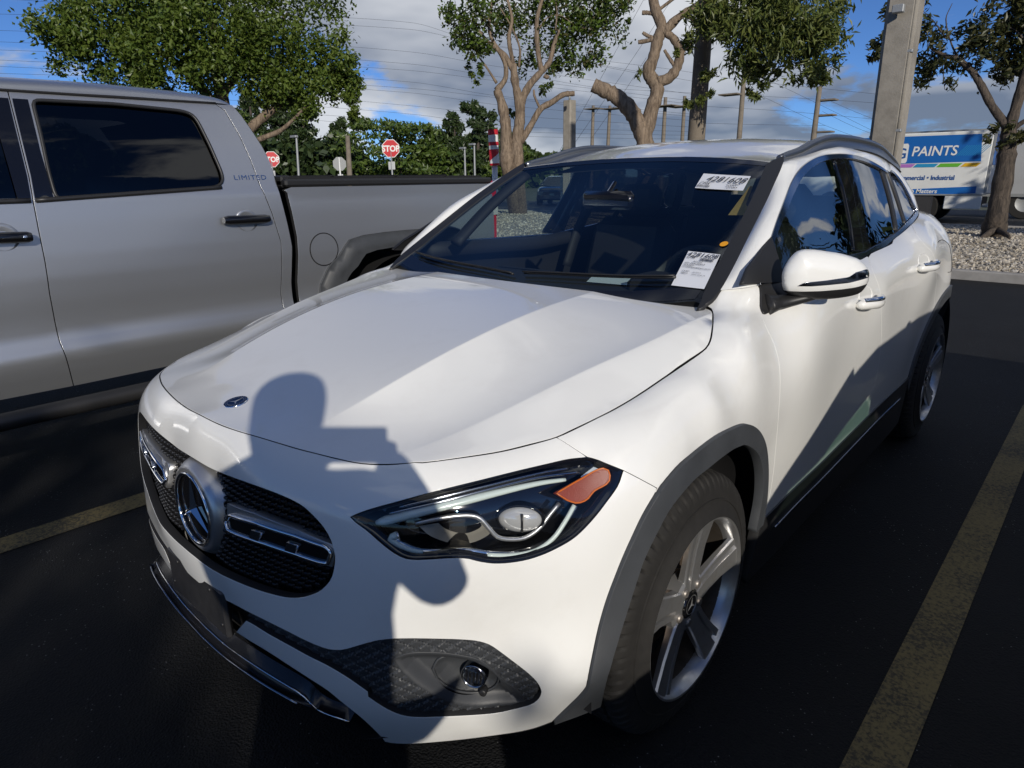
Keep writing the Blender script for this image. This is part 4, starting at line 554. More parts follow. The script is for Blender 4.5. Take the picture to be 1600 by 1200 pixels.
half = np.vstack([gapA, seam_fb[1:], hlt[1:], hlb[1:], d2('seam_ha')[1:], ba[::-1][1:], bc[::-1][1:], bb[::-1][1:], sb_[::-1], st[::-1][1:], fogL[::-1], it[::-1]])
bump = np.vstack([half, mir2(half)[1:-1]])
gr_full = np.vstack([grl, mir2(grl)[1:-1]])
panel('front_bumper', bump, S(), 'white_paint', CAR, h=.024, fl=.022, holes=[gr_full], hb=.012, sign=1)
# hood: outline in (x, y)
G3 = body(gap[:, 0], gap[:, 1])
gx = G3[:, :2]; xe = gx[-1][0]
ye = lambda x: .235 + (gx[-1][1] - .235) * (x / xe)**2
rear = np.array([(x, ye(x)) for x in np.linspace(xe, 0, 36)[1:]])
hh = np.vstack([gx, rear]); hh[0, 0] = 0
hoodL = np.vstack([hh, mir2(hh)[1:-1]])
_cy = np.arange(-.70, .345, .014); CRS = [np.stack([sg * (np.polyval(k, _cy) + dx_), _cy], 1) for sg in (1, -1) for k in (_XI, _XO) for dx_ in (-.0035, .0035)]
panel('hood', hoodL, Hs(), 'white_paint', CAR, creases=CRS, h=.022, shrink=.0042, fl=.016, hb=.014)
# fender: gap from the bumper seam back, windscreen corner, pillar seam, door seam, wheel arch
frit = np.vstack([[(gx[-1][0], gx[-1][1])], d2('frit')[1:]])
Wf = np.concatenate([frit, WIND(frit)[:, None]], 1)
def to_uv(P): u, v, d = body_inv(P); return np.stack([u, v], 1)
aout = d2('arch_out'); arch_full = np.vstack([bc[::-1][0:0], ba])
df = d2('door_f'); dft = d2('door_f_top')
seam_p = body_inv(np.array([Wf[np.argmin(np.abs(Wf[:, 2] - 1.118))]]))
fr_uv = np.array([(seam_p[0][0], seam_p[1][0])])
ia = near(aout, ba[-1]); io_ = near(aout, df[-1])
fend = np.vstack([gapB, to_uv(Wf[3:4]), fr_uv, dft, df[1:], aout[ia:io_][::-1], d2('seam_ha')[::-1], hlo[1:], seam_fb[::-1][1:-1]])
panel('fender', fend, S(), 'white_paint', CAR, both=True, h=.024, fl=.016, hb=.012)
# doors and rear quarter
bs, rs = d2('b_seam'), d2('r_seam'); stp = d2('sill_top'); stp = stp[stp[:, 0] > df[-1][0] - .02]
belt3 = lambda y0, y1: [(GLASS(np.array([[y, z]]))[0] + .004, y, z) for y, z in zip(np.linspace(y0, y1, 14), np.interp(np.linspace(y0, y1, 14), *zip(*sorted(map(tuple, np.vstack([d2('dloBot'), [(.363, 1.132)]]))))))]
bl = lambda y0, y1: to_uv(np.array(belt3(y0, y1)))
yb = body(*bs[0])[1]; yr = body(*rs[0])[1]; y_f = body(*df[0])[1]
sl_y = lambda u: np.interp(u, stp[:, 0], stp[:, 1])
sill = lambda u0, u1: np.array([(u, sl_y(u)) for u in np.linspace(u0, u1, 24)])
fd = np.vstack([df, sill(df[-1][0], bs[-1][0])[1:], bs[::-1][1:], bl(yb, y_f + .02)])
panel('front_door', fd, S(), 'white_paint', CAR, both=True, h=.03, fl=.016)
RA = (2.729, .345)
def yz_uv(y, z):
    P = np.array([(.89, y, z)]); 
    for _ in range(6): u, v, d = body_inv(P); P = body(u, v); P[:, 1:] = (y, z)
    u, v, d = body_inv(P); return (u[0], v[0])
rarc = np.array([yz_uv(RA[0] - .51 * math.cos(a), RA[1] + .51 * math.sin(a)) for a in np.linspace(rad(8), rad(172), 48)])
rarc_in = np.array([yz_uv(RA[0] - .452 * math.cos(a), RA[1] + .452 * math.sin(a)) for a in np.linspace(rad(4), rad(176), 48)])
k_ = near(rarc, rs[-1])
rd = np.vstack([bs, sill(bs[-1][0], rarc[0][0] - .0)[1:], rarc[:k_ + 1], rs[::-1][1:], bl(yr, yb)[1:-1]])
panel('rear_door', rd, S(), 'white_paint', CAR, both=True, h=.03, fl=.016)
uT = float(_s[-1])
tail_top = to_uv(np.array([(.70, 2.66, 1.236), (.655, 2.80, 1.228), (.58, 3.0, 1.20)]))
bl_r = bl(yr, 2.6)
qp = np.vstack([bl_r, tail_top, [(5.0, 1.20), (5.0, .30), (rarc[-1][0] + .05, .30)], rarc[k_:][::-1], rs[::-1][1:-1]])
panel('rear_quarter', qp, S(), 'white_paint', CAR, both=True, h=.035, fl=.012)
tg = np.array([(5.0, .30), (5.0, 1.20), (uT, 1.22), (uT, .30)]); panel('tailgate', tg, S(), 'white_paint', CAR, both=True, h=.06, fl=0)
fl_uv = d2('flap'); fo = MB(); fo.tube(body(fl_uv[:, 0], fl_uv[:, 1], .0006), .0016, 5); fo.make('fuel_flap_seam', 'matte_black', CAR)
# wheel arch cladding (front: traced, rear: round), sill, lower aero lip
ain = d2('arch_in')
ao = np.vstack([bc, ba, aout[ia:]])
clad = np.vstack([ao, ain[::-1]])
panel('wheel_arch_cladding', clad, S(.011), 'cladding', CAR, both=True, h=.02, shrink=.0, fl=.026, hb=.012)
cl2 = np.vstack([rarc, rarc_in[::-1]]); panel('wheel_arch_cladding', cl2, S(.011), 'cladding', CAR, both=True, h=.02, shrink=0, fl=.05, hb=.014)
sp = np.vstack([sill(df[-1][0] - .012, rarc[0][0] + .004), [(rarc[0][0] + .02, .215), (df[-1][0] - .04, .215)]])
panel('side_sill', sp, S(.006), 'black_plastic', CAR, both=True, h=.03, shrink=0, fl=.03)
ss = MB(); u_ = np.linspace(df[-1][0] + .12, rarc[0][0] - .12, 40); ss.tube(body(u_, sl_y(u_) - .075, .008), .004, 6); s1 = ss.make('sill_trim', 'dark_chrome', CAR); mirror_of(s1)
# dark inner skin behind all gaps
cav = np.vstack([ain, [(1.83, .25), (1.10, .25)]])
rcav = np.vstack([rarc_in, [(rarc_in[-1][0], .25), (rarc_in[0][0], .25)]])
isk = np.vstack([[(1.30, .89), (1.9, 1.06)], bl(y_f + .08, 2.55), [(5.0, 1.15), (5.0, .3), (1.95, .3), (1.95, .70), (1.35, .86)]])
panel('inner_skin', isk, S(-.035), 'inner_black', CAR, both=True, h=.06, shrink=0, fl=0, holes=[rcav])
panel('hood_liner', hoodL * [.985, .985], Hs(-.022), 'matte_black', CAR, h=.08, shrink=0, fl=0)
lin = np.array([(0, .86), (.6, .86), (1.02, .88), (1.2, .84), (1.2, .55), (1.0, .3), (.6, .2), (0, .2)])
panel('bumper_liner', np.vstack([lin, mir2(lin)[1:-1]]), S(-.085), 'matte_black', CAR, h=.06, shrink=0, fl=0, sign=1)
# wheel wells
for yw, nm in ((0, 0), (RA[0], 1)):
    for sg in (1, -1):
        w = MB(); th = np.linspace(rad(-7), rad(187), 40); V = []
        for x in (.875, .78, .50): V += [(sg * x, yw + .445 * math.cos(a), .36 + .455 * math.sin(a)) for a in th]
        n = len(th); F = [(i * n + k, i * n + k + 1, (i + 1) * n + k + 1, (i + 1) * n + k) for i in range(2) for k in range(n - 1)]
        F += [tuple(2 * n + k for k in range(n))]
        w.add(V, F); w.make('wheel_well', 'matte_black', CAR)
# grille: dark field, woven pins, bars, emblem
panel('grille_backing', gr_full * [1.01, 1] , S(-.05), 'matte_black', CAR, h=.05, shrink=-.012, fl=0, sign=1)
pins = MB(); du_, dv_ = .021, .0145; gi = 0
for j, v in enumerate(np.arange(.565, .83, dv_)):
    for i, u in enumerate(np.arange(-.56, .56, du_)):
        uu = u + (du_ / 2 if j % 2 else 0)
        for dx_, w_, h_ in ((0, .0062, .0036), (du_ / 2, .0030, .0068)):
            q = np.array([[uu + dx_, v]])
            if not inside(gr_full, q)[0] or dist_poly(gr_full, q)[0] < .003: continue
            if np.hypot(uu + dx_, (v - .667) * 1.0) < .128 or (inside(d2('bar_sil'), np.abs(q))[0]): continue
            c = body(q[:, 0], q[:, 1], -.030)[0]; _, n2 = plan_at(np.array([q[0, 0]])); nx, ny = n2[0]
            R_ = np.array([[-ny, nx, 0], [nx, ny, 0], [0, 0, 1]]).T
            pins.bbox(c, (w_, .007, h_), .0018, R_)
pins.make('grille_mesh', 'grille_black', CAR, smooth=False, kind='stuff')
def loop3(k, off, closed=True): q = d2(k); q = resample(np.vstack([q, q[:1]]) if closed else q, .008); return body(q[:, 0], q[:, 1], off)
for sg in (1, -1):
    def mk(o):
        if sg < 0: mirror_of(o); bpy.data.objects.remove(o)
    mk(panel('grille_bar', d2('bar_sil'), S(-.012), 'satin_silver', CAR, h=.02, shrink=0, fl=.022, sign=1))
    mk(panel('bar_inset', d2('bar_chr'), S(-.0095), 'gloss_black', CAR, h=.02, shrink=.003, fl=.0, sign=1))
    t = MB(); t.tube(loop3('bar_chr', -.008), .0048, 8, closed=True); mk(t.make('bar_frame', 'chrome', CAR))
    for i in (0, 1): mk(panel('bar_block', d2('bar_blk%d' % i), S(-.004), 'dark_chrome', CAR, h=.02, shrink=.001, fl=.008, sign=1))
EC = np.array((0, -.868, .667)); EN = np.array((0, -1, .03)); EN /= np.linalg.norm(EN); EU = np.array((0, .03, 1.)); EU /= np.linalg.norm(EU)
eb = MB(); eb.lathe([(.128, -.050), (.126, -.034), (.119, -.016), (.108, -.002), (.0985, .004), (.0945, .002), (.094, -.006)], 72, EC, EN); eb.make('emblem_housing', 'satin_silver', CAR)
ed = MB(); ed.lathe([(.095, -.004), (.0875, -.004), (.0001, -.004)], 64, EC, EN); ed.make('emblem_disc', 'gloss_black', CAR)
er = MB(); th = np.linspace(0, 2 * np.pi, 72, endpoint=False); ex = np.array((1., 0, 0))
er.tube([EC + EN * .002 + .0885 * (math.cos(a) * ex + math.sin(a) * EU) for a in th], .0052, 8, closed=True); er.make('emblem_ring', 'chrome', CAR)
def star(c, n, u, r, core, depth, name, m, parent):
    n, u, c = map(lambda q: np.array(q, float), (n, u, c)); x = np.cross(u, n); x /= np.linalg.norm(x); b = MB(); V = [c + n * depth]; 
    for k in range(3):
        a = math.pi / 2 + k * 2 * math.pi / 3; V.append(c + r * (math.cos(a) * x + math.sin(a) * u) + n * depth * .25); a += math.pi / 3; V.append(c + core * (math.cos(a) * x + math.sin(a) * u))
    F = []
    for k in range(3): t_, nx_, pv = 1 + 2 * k, 2 + 2 * k, 1 + (2 * k + 5) % 6; F += [(0, t_, nx_), (0, pv, t_)]
    b.add(V, F); return b.make(name, m, parent, smooth=False)
star(EC + EN * -.002, EN, EU, .087, .0125, .012, 'emblem_star', 'chrome', CAR)
hb3 = np.array((0, -.731, HOOD(np.array([[0, -.731]]))[0])); hn = np.array((0, -.19, 1.)); hn /= np.linalg.norm(hn); hu = np.array((0, 1, .19)); hu /= np.linalg.norm(hu)
t = MB(); t.lathe([(.0300, -.002), (.0298, .0022), (.0280, .0034)], 48, hb3, hn); bdg = t.make('hood_badge', 'chrome', CAR)
t = MB(); t.lathe([(.0281, .0032), (.0205, .0030)], 48, hb3, hn); t.make('badge_band', 'badge_blue', bdg)
t = MB(); t.lathe([(.0206, .0036), (.0196, .0036)], 48, hb3, hn); t.make('badge_ring', 'satin_silver', bdg)
t = MB(); t.lathe([(.0197, .0030), (.0001, .0030)], 40, hb3, hn); t.make('badge_field', 'badge_blue', bdg)
star(hb3 + hn * .0031, hn, hu, .0195, .003, .0016, 'badge_star', 'satin_silver', bdg)
t = MB()
for k in range(22):                                    # laurel leaves round the band
    a = rad(20 + 320 * k / 21 - 90 + 20); c = hb3 + hn * .0034 + .0243 * (math.cos(a) * ex + math.sin(a) * hu); dr = (-math.sin(a) * ex + math.cos(a) * hu); ra = (math.cos(a) * ex + math.sin(a) * hu)
    t.add([c - dr * .0022, c + ra * .0011, c + dr * .0022, c - ra * .0011], [(0, 3, 2, 1)])
t.make('badge_laurel', 'satin_silver', bdg, smooth=False)
# lower intake, number plate bracket, splitter
li = np.vstack([it[:-12], [(.60, .44)], st[3:], [(.212, .41), (.3, .40), (.48, .35), (.50, .27), (.3, .24), (0, .24)]])
li = np.vstack([[(0, .50)], [(.46, .52)], [(.60, .45)], [(.50, .25)], [(0, .24)]])
panel('lower_grille', np.vstack([li, mir2(li)[1:-1]]), S(-.045), 'matte_black', CAR, h=.05, shrink=0, fl=0, sign=1)
def quilt(off):
    def f(q):
        s_ = (q[:, 0] * .95 + q[:, 1] * 1.55) / .036; t_ = (q[:, 0] * .95 - q[:, 1] * 1.55) / .036
        a = np.abs((s_ % 1) - .5) * 2; b = np.abs((t_ % 1) - .5) * 2; m = np.maximum(a, b)
        return body(q[:, 0], q[:, 1], off - .0042 * np.clip((m - .80) / .20, 0, 1) + .0042 * (.5 - np.abs(t_ % 1)) * np.clip((1 - m) / .2, 0, 1))
    return f
bez = d2('fog_bez'); dish = d2('fog_dish')
ftr = np.vstack([it[it[:, 0] > .24], fogL, st]); 
panel('fog_light_trim', ftr, quilt(-.014), 'fog_plastic', CAR, both=True, h=.0042, shrink=.0, fl=.02, hb=.007, holes=[bez])
def bezel_surf(q):
    d = dist_poly(bez, q); return body(q[:, 0], q[:, 1], -.012 - .024 * (lambda k: k * k * (3 - 2 * k))(np.clip(d / .032, 0, 1)))
fgs = panel('fog_light_bezel', bez, bezel_surf, 'fog_plastic', CAR, both=True, h=.006, hb=.006, shrink=0, fl=.02, holes=[dish])
def dish_surf(q):
    d = dist_poly(dish, q); return body(q[:, 0], q[:, 1], -.036 - .022 * (lambda k: k * (2 - k))(np.clip(d / .04, 0, 1)))
fds = panel('fog_light_dish', dish, dish_surf, 'fog_plastic', CAR, both=True, h=.006, hb=.006, shrink=0, fl=.012)
t = MB(); P = body(dish[:, 0], dish[:, 1], -.034); t.tube(P, .0034, 6, closed=True); o = t.make('fog_dish_edge', 'fog_plastic', CAR); mirror_of(o)
fl3 = d3('fog_lamp')[0]; fs3 = d3('fog_screw')[0]; fn = np.array((.42, -.90, .05)); fn /= np.linalg.norm(fn)
t = MB(); t.lathe([(.028, -.02), (.028, .003), (.0255, .005), (.024, .001), (.017, -.012), (.0001, -.016)], 28, fl3 + fn * .010, fn); o = t.make('fog_lamp', 'dark_chrome', CAR)
o2 = mirror_of(o)
t = MB(); t.lathe([(.0245, .001), (.02, .005), (.01, .0075), (.0001, .008)], 24, fl3 + fn * .010, fn); t.make('lamp_lens', 'lens_glass', o); 
t = MB(); 
for k in range(5): t.bbox(fl3 + fn * .008 + np.array((.9, .42, 0)) * (k - 2) * .008, (.0025, .006, .016), .001)
t.make('lamp_ribs', 'gloss_black', o)
t = MB(); t.lathe([(.0085, -.012), (.0085, .003), (.006, .005), (.0001, .004)], 16, fs3 + fn * .006, fn); o = t.make('adjuster_cap', 'black_plastic', CAR); mirror_of(o)
pb = MB(); pc = np.array((0, -.887, .452)); pb.bbox(pc, (.157, .009, .066), .008); o = pb.make('number_plate_bracket', 'bracket', CAR, sharp=25)
t = MB(); 
for x, z in ((-.09, .045), (.09, .045), (-.135, -.03), (.135, -.03)): t = MB(); t.lathe([(.005, 0), (.005, .0025), (.0001, .003)], 10, pc + (x, -.009, z), (0, -1, 0)); t.make('rivet', 'black_plastic', o)
[0]
def half3(k): P = d3(k); P = P[P[:, 0] > .012]; P = np.vstack([[(0, P[0][1] - .001, P[0][2])], P]); return resample(np.vstack([(P * [-1, 1, 1])[::-1][:-1], P]), .02)
c1_ = half3('c1'); c2_ = half3('c2')
sk = MB(); n_ = 60; A_ = resample(c1_, .018); 
A_ = np.stack([np.interp(np.linspace(0, 1, n_), np.linspace(0, 1, len(A_)), A_[:, k]) for k in range(3)], 1); B_ = np.stack([np.interp(np.linspace(0, 1, n_), np.linspace(0, 1, len(c2_)), c2_[:, k]) for k in range(3)], 1)
C_ = B_ + np.array((0, .05, -.07)); 
V = np.vstack([A_ + (0, .02, .02), A_, B_, C_]); sk.add(V, [(r_ * n_ + i, r_ * n_ + i + 1, (r_ + 1) * n_ + i + 1, (r_ + 1) * n_ + i) for r_ in range(3) for i in range(n_ - 1)]); o = sk.make('front_splitter', 'splitter_black', CAR)
t = MB(); t.tube(c1_ + (0, -.002, 0), .0022, 6); t.make('splitter_trim', 'chrome', o)
t = MB(); t.tube(c2_ + (0, -.002, 0), .0032, 6); t.make('splitter_trim', 'dark_chrome', o)
und = MB(); und.add([(-.5, -.78, .24), (.5, -.78, .24), (.68, -.56, .215), (.75, -.45, .22), (.75, 3.2, .22), (-.75, 3.2, .22), (-.75, -.45, .22), (-.68, -.56, .215)], [(0, 1, 2, 3, 4, 5, 6, 7)]); und.make('underbody', 'matte_black', CAR, smooth=False)
ch = MB(); bbf = np.vstack([bb, [(1.0, .30)]]); P = body(bb[2:, 0], bb[2:, 1]); ch.add(np.vstack([P + (0, .002, .004), P * [.985, .97, 1] - (0, 0, .02)]), [(i, i + 1, len(P) + i + 1, len(P) + i) for i in range(len(P) - 1)]); o = ch.make('bumper_lip', 'black_plastic', CAR); mirror_of(o)
# headlights
hl_loop = np.vstack([hlt, hlb[1:], hlo[1:-1]])
def headlight():
    hb_ = MB(); L = densify(clean(hl_loop), .012); L = L if poly_area(L) > 0 else L[::-1]; rims = [body(*(shrink_poly(L, a).T), off) for a, off in ((.0012, -.0015), (.008, -.004), (.012, -.028), (.020, -.062))]
    n = len(L); F = [(r_ * n + i, r_ * n + (i + 1) % n, (r_ + 1) * n + (i + 1) % n, (r_ + 1) * n + i) for r_ in range(3) for i in range(n)]
    hb_.add(np.vstack(rims), F); P, F2, _ = panel_mesh(shrink_poly(L, .016), S(-.060), h=.03, shrink=0, fl=0, sign=1); hb_.add(P, F2)
    ho = hb_.make('headlight', 'gloss_black', CAR)
    panel('lens', hl_loop, S(-.0005), 'lens_glass', ho, h=.016, shrink=.0012, fl=.0, hb=.010, sign=1)
    t = MB(); P = d3('hl_drl'); r = np.interp(np.linspace(0, 1, len(P)), [0, .04, .5, 1], [.005, .0115, .0100, .0050]); t.tube(P, r, 10, flat=.8); t.make('light_guide', 'light_guide', ho)
    t = MB(); t.tube(d3('hl_drl2'), .0050, 8); t.make('light_guide', 'light_guide', ho)
    for k, r in (('hl_ridge', .0035), ('hl_ridge2', .0028)): t = MB(); t.tube(d3(k), r, 6); t.make('reflector_ridge', 'dark_chrome', ho)
    t = MB(); P = d3('hl_low'); t.tube(P, np.interp(np.linspace(0, 1, len(P)), [0, .06, .3, 1], [.0095, .0105, .0065, .006]), 8); t.make('lower_bracket', 'lens_chrome', ho)
    t = MB(); P = d3('hl_low')[:10]; t.tube(P + np.array((.003, -.008, .004)), np.linspace(.009, .006, len(P)), 8, flat=.7); t.make('light_guide', 'light_guide', ho)
    t = MB(); t.tube(d3('hl_trim'), .0048, 8); t.make('silver_trim', 'satin_silver', ho)
    # half bowl of facets
    bl_ = d3('hl_bowl'); bc_ = d3('hl_bowlc')[0] + np.array((-.006, .012, 0)); t = MB(); n = len(bl_); rings = [bl_, bl_ * .72 + bc_ * .28 + np.array((-.004, .010, 0)), bl_ * .35 + bc_ * .65 + np.array((-.008, .016, 0))]
    t.add(np.vstack(rings + [[bc_ + np.array((-.010, .020, 0))]]), [(r_ * n + i, r_ * n + i + 1, (r_ + 1) * n + i + 1, (r_ + 1) * n + i) for r_ in range(2) for i in range(n - 1)] + [(2 * n + i, 2 * n + i + 1, 3 * n) for i in range(n - 1)]); t.make('reflector_bowl', 'reflector', ho, smooth=False)
    pc_ = d3('hl_projc')[0]; pn = np.array((.62, -.78, .05)); pn /= np.linalg.norm(pn)
    tx = np.array((pn[1], -pn[0], 0.)); tx /= np.linalg.norm(tx); wide = lambda V: (lambda q: pc_ + q + np.outer(q @ tx, tx) * .62)(np.asarray(V) - pc_)
    def wl_(prof, n, nm, m_): t = MB(); t.lathe(prof, n, pc_, pn); V = wide(np.vstack(t.V)); return mesh_obj(nm, V, t.F, m_, ho)
    wl_([(.031, -.014), (.0315, .004), (.0285, .008), (.027, .006)], 40, 'projector_ring', 'gloss_black')
    wl_([(.0275 * math.cos(a), .004 + .018 * math.sin(a)) for a in np.linspace(0, math.pi / 2 - .01, 9)], 40, 'projector_lens', 'clear_lens')
    t = MB(); t.box(pc_ + pn * .0225 + np.array((.004, .003, 0)), (.0022, .0015, .020), np.array([[pn[1], pn[0], 0], [-pn[0], pn[1], 0], [0, 0, 1]])); t.make('projector_shutter', 'black_plastic', ho)
    panel('amber_reflector', d2('hl_amber'), S(-.010), 'amber', ho, h=.012, shrink=0, fl=.012, sign=1)
    t = MB(); am = d2('hl_amber'); t.tube(body(am[:, 0], am[:, 1], -.009), .0020, 6, closed=True); t.make('amber_rim', 'amber_rim', ho)
    panel('chrome_chip', d2('hl_chip'), S(-.012), 'lens_chrome', ho, h=.02, shrink=0, fl=.006, sign=1)
    return ho
ho = headlight(); hm = mirror_of(ho)
for c in list(ho.children): mirror_of(c, hm)
# windscreen, roof, rails, pillars
gl_e = d2('gls'); hx = lambda x: 1.098 - .104 * (x / .571)**2
top = np.array([(x, hx(x) - .004) for x in np.linspace(.571, 0, 24)])
ge = np.vstack([[(.70, .285)], gl_e[gl_e[:, 1] < .985]])
wl = np.vstack([[(x, ye(x) - .004) for x in np.linspace(0, .66, 12)], ge[1:], top]); wl = np.vstack([wl, mir2(wl)[1:-1]])
panel('windscreen', wl, Ws(0), 'screen_glass', CAR, h=.05, shrink=0, fl=0, sign=1)
fb = MB()
ft = d2('frit'); ft = ft[ft[:, 1] < 1.0]
fl_ = np.vstack([[(.700, .302)], [(ft[0][0] + .002, ft[0][1] + .004)], ft + [.002, 0], [(.600, 1.03)], [(.572, 1.0)], ge[::-1] - [.012, 0]])
panel('windscreen_moulding', fl_, Ws(.003), 'black_plastic', CAR, both=True, h=.02, shrink=0, fl=.012)
band = np.array([(x, hx(x) - .035 + .01 * (x / .57)**2) for x in np.linspace(0, .56, 20)]); bt = np.array([(x, hx(x) + .002) for x in np.linspace(.565, 0, 20)]); bl2 = np.vstack([band, bt])
panel('screen_top_band', np.vstack([bl2, mir2(bl2)[1:-1]]), Ws(.0012), 'gloss_black', CAR, h=.04, shrink=0, fl=0, sign=1)
bl3 = np.array([(x, ye(min(x, xe)) + .05 + .012 * (x / .7)**2) for x in np.linspace(.66, 0, 20)]); bl3 = np.vstack([[(x, ye(x) + .004) for x in np.linspace(0, .66, 14)], bl3])
panel('screen_bottom_band', np.vstack([bl3, mir2(bl3)[1:-1]]), Ws(.0012), 'gloss_black', CAR, h=.05, shrink=0, fl=0, sign=1)
rf = np.vstack([[(x, hx(x)) for x in np.linspace(0, .572, 20)], [(.578, 1.1), (.585, 1.3), (.585, 1.6), (.58, 2.2), (.535, 2.8), (.50, 3.05), (0, 3.15)]])
panel('roof', np.vstack([rf, mir2(rf)[1:-1]]), Rs(0), 'white_paint', CAR, h=.05, shrink=.001, fl=.02, sign=1)
panel('headliner', np.vstack([rf, mir2(rf)[1:-1]]) * [.97, 1], Rs(-.045), 'cabin_grey', CAR, h=.12, shrink=0, fl=0, sign=1)
# pillar and roof side: loft between the screen edge / roof edge and the window line
dlo = d2('dloOut'); dl3 = np.stack([GLASS(dlo) + .002, dlo[:, 0], dlo[:, 1]], 1)
Wz = np.concatenate([ft, (WIND(ft) + .001)[:, None]], 1); kq = np.argmin(np.abs(Wz[:, 2] - 1.118))
L1 = np.vstack([Wz[max(kq - 1, 0):], [(x, y, ROOF(np.array([[x, y]]))[0] - .001) for x, y in ((.5815, 1.08), (.5835, 1.2), (.586, 1.4), (.586, 1.6), (.583, 2.0), (.570, 2.4), (.535, 2.8), (.50, 3.0))]])
L2 = np.vstack([dl3, [(.655, 2.80, 1.228), (.58, 3.0, 1.20)]])
seam_top = body(*dft[0]); L2[0] = seam_top
k1 = np.argmin(np.abs(L1[:, 1] - 1.0)); k2 = near(dlo, (1.075, 1.43)); m1 = np.argmin(np.abs(L1[:, 1] - 2.4)); m2 = near(dlo, (2.3, 1.44))
def rs_n(L, n): 
    s_ = np.concatenate([[0], np.cumsum(np.linalg.norm(np.diff(L, axis=0), axis=1))]); t_ = np.linspace(0, s_[-1], n); return np.stack([np.interp(t_, s_, L[:, k]) for k in range(3)], 1)
segs = [(L1[:k1 + 1], L2[:k2 + 1], 30), (L1[k1:m1 + 1], L2[k2:m2 + 1], 40), (L1[m1:], L2[m2:], 30)]
R1 = np.vstack([rs_n(a, n)[(0 if i == 0 else 1):] for i, (a, b, n) in enumerate(segs)]); R2 = np.vstack([rs_n(b, n)[(0 if i == 0 else 1):] for i, (a, b, n) in enumerate(segs)])
pl = MB(); nS = 9; rows = []
tg_ = np.gradient((R1 + R2) / 2, axis=0); tg_ /= np.linalg.norm(tg_, axis=1)[:, None]; ac = R2 - R1; wd = np.linalg.norm(ac, axis=1); nb_ = np.cross(tg_, ac / wd[:, None]); nb_ *= np.sign(nb_[:, 0:1] + nb_[:, 2:3] + 1e-9)
for s_ in np.linspace(0, 1, nS): rows.append(R1 * (1 - s_) + R2 * s_ + nb_ * (wd * np.interp(R1[:, 1], [0, 1.8, 2.5, 3], [.17, .16, .10, .03]) * 4 * s_ * (1 - s_))[:, None])
rows.append(rows[-1] - nb_ * .012)
n = len(R1); pl.add(np.vstack(rows), [(r_ * n + i, r_ * n + i + 1, (r_ + 1) * n + i + 1, (r_ + 1) * n + i) for r_ in range(nS) for i in range(n - 1)])
o = pl.make('roof_side', 'white_paint', CAR, sharp=50); mirror_of(o)
# roof rails
ry = np.linspace(1.03, 2.75, 60); rx = np.interp(ry, [1.0, 1.2, 1.6, 2.2, 2.75], [.585, .592, .592, .586, .565]); rz = np.array([ROOF(np.array([[x, y]]))[0] for x, y in zip(rx, ry)])
lift = .024 * np.clip((ry - 1.0) / .30, 0, 1)**.8 * np.clip((2.80 - ry) / .5, 0, 1)**.8
t = MB(); t.tube(np.stack([rx, ry, rz + lift + .008], 1), np.interp(ry, [1.03, 1.12, 2.6, 2.75], [.011, .0145, .013, .008]), 12, flat=1.05); o = t.make('roof_rail', 'rail_metal', CAR); mirror_of(o)
t = MB(); V = []
for x, y, z, l in zip(rx, ry, rz, lift): V += [(x + .011, y, z - .020), (x + .010, y, z + l + .004), (x - .011, y, z + l + .004), (x - .012, y, z - .006)]
t.add(V, [(4 * i + a, 4 * i + b, 4 * i + 4 + b, 4 * i + 4 + a) for i in range(59) for a, b in ((0, 1), (1, 2), (2, 3))]); o = t.make('rail_foot', 'rail_metal', CAR); mirror_of(o)
t = MB(); t.tube(np.stack([rx + .0135, ry, rz - .012], 1), .0045, 6); o = t.make('rail_gasket', 'matte_black', CAR); mirror_of(o)
# side windows
cT, cB = d2('chrInTop'), d2('chrInBot'); dB = d2('dloBot')
outer = np.vstack([dlo, dB[1:], [(.9, 1.112), (.6, 1.116)]])
inner = np.vstack([cT, cB[1:], [(.9, 1.142), (.62, 1.150)]])
panel('window_trim', outer, Gs(.004), 'dark_chrome', CAR, both=True, h=.03, shrink=.003, fl=.012, holes=[inner])
bpF, bpS, bpR, b1, b1b, b2, b2b = (d2(k) for k in ('bpF', 'bpS', 'bpR', 'bar1', 'bar1b', 'bar2', 'bar2b'))
def cut(lineA, lineB):
    """window loop between two near-vertical lines (top -> bottom); None = end of the window"""
    ta = near(cT, lineA[0]) if lineA is not None else 0
    tb = near(cT, lineB[0]) if lineB is not None else len(cT) - 1
    bot = np.vstack([cB, [(.9, 1.142), (.62, 1.150)]])
    ba_ = near(bot, lineA[-1]) if lineA is not None else len(bot) - 1
    bb_ = near(bot, lineB[-1]) if lineB is not None else 0
    L = [cT[ta:tb + 1]]
    if lineB is not None: L.append(lineB[1:-1])
    L.append(bot[bb_:ba_ + 1])
    if lineA is not None: L.append(lineA[::-1][1:-1])
    return np.vstack(L)
for nm, a, b, m_ in (('front_window', None, bpF, 'side_glass'), ('rear_window', bpR, b1, 'privacy_glass'), ('quarter_window', b1b, b2, 'privacy_glass'), ('quarter_window', b2b, None, 'privacy_glass')):
    panel(nm, cut(a, b), Gs(-.006), m_, CAR, both=True, h=.06, shrink=-.003, fl=0)
for nm, a, b, m_ in (('door_pillar', bpF, bpS, 'gloss_black'), ('door_pillar', bpS, bpR, 'gloss_black'), ('window_divider', b1, b1b, 'black_plastic'), ('window_divider', b2, b2b, 'black_plastic')):
    panel(nm, cut(a, b), Gs(.001), m_, CAR, both=True, h=.03, shrink=.0015, fl=.012)
sail = np.array([(.37, 1.13), (.43, 1.178), (.50, 1.215), (.565, 1.245), (.60, 1.16), (.60, 1.10), (.47, 1.09)])
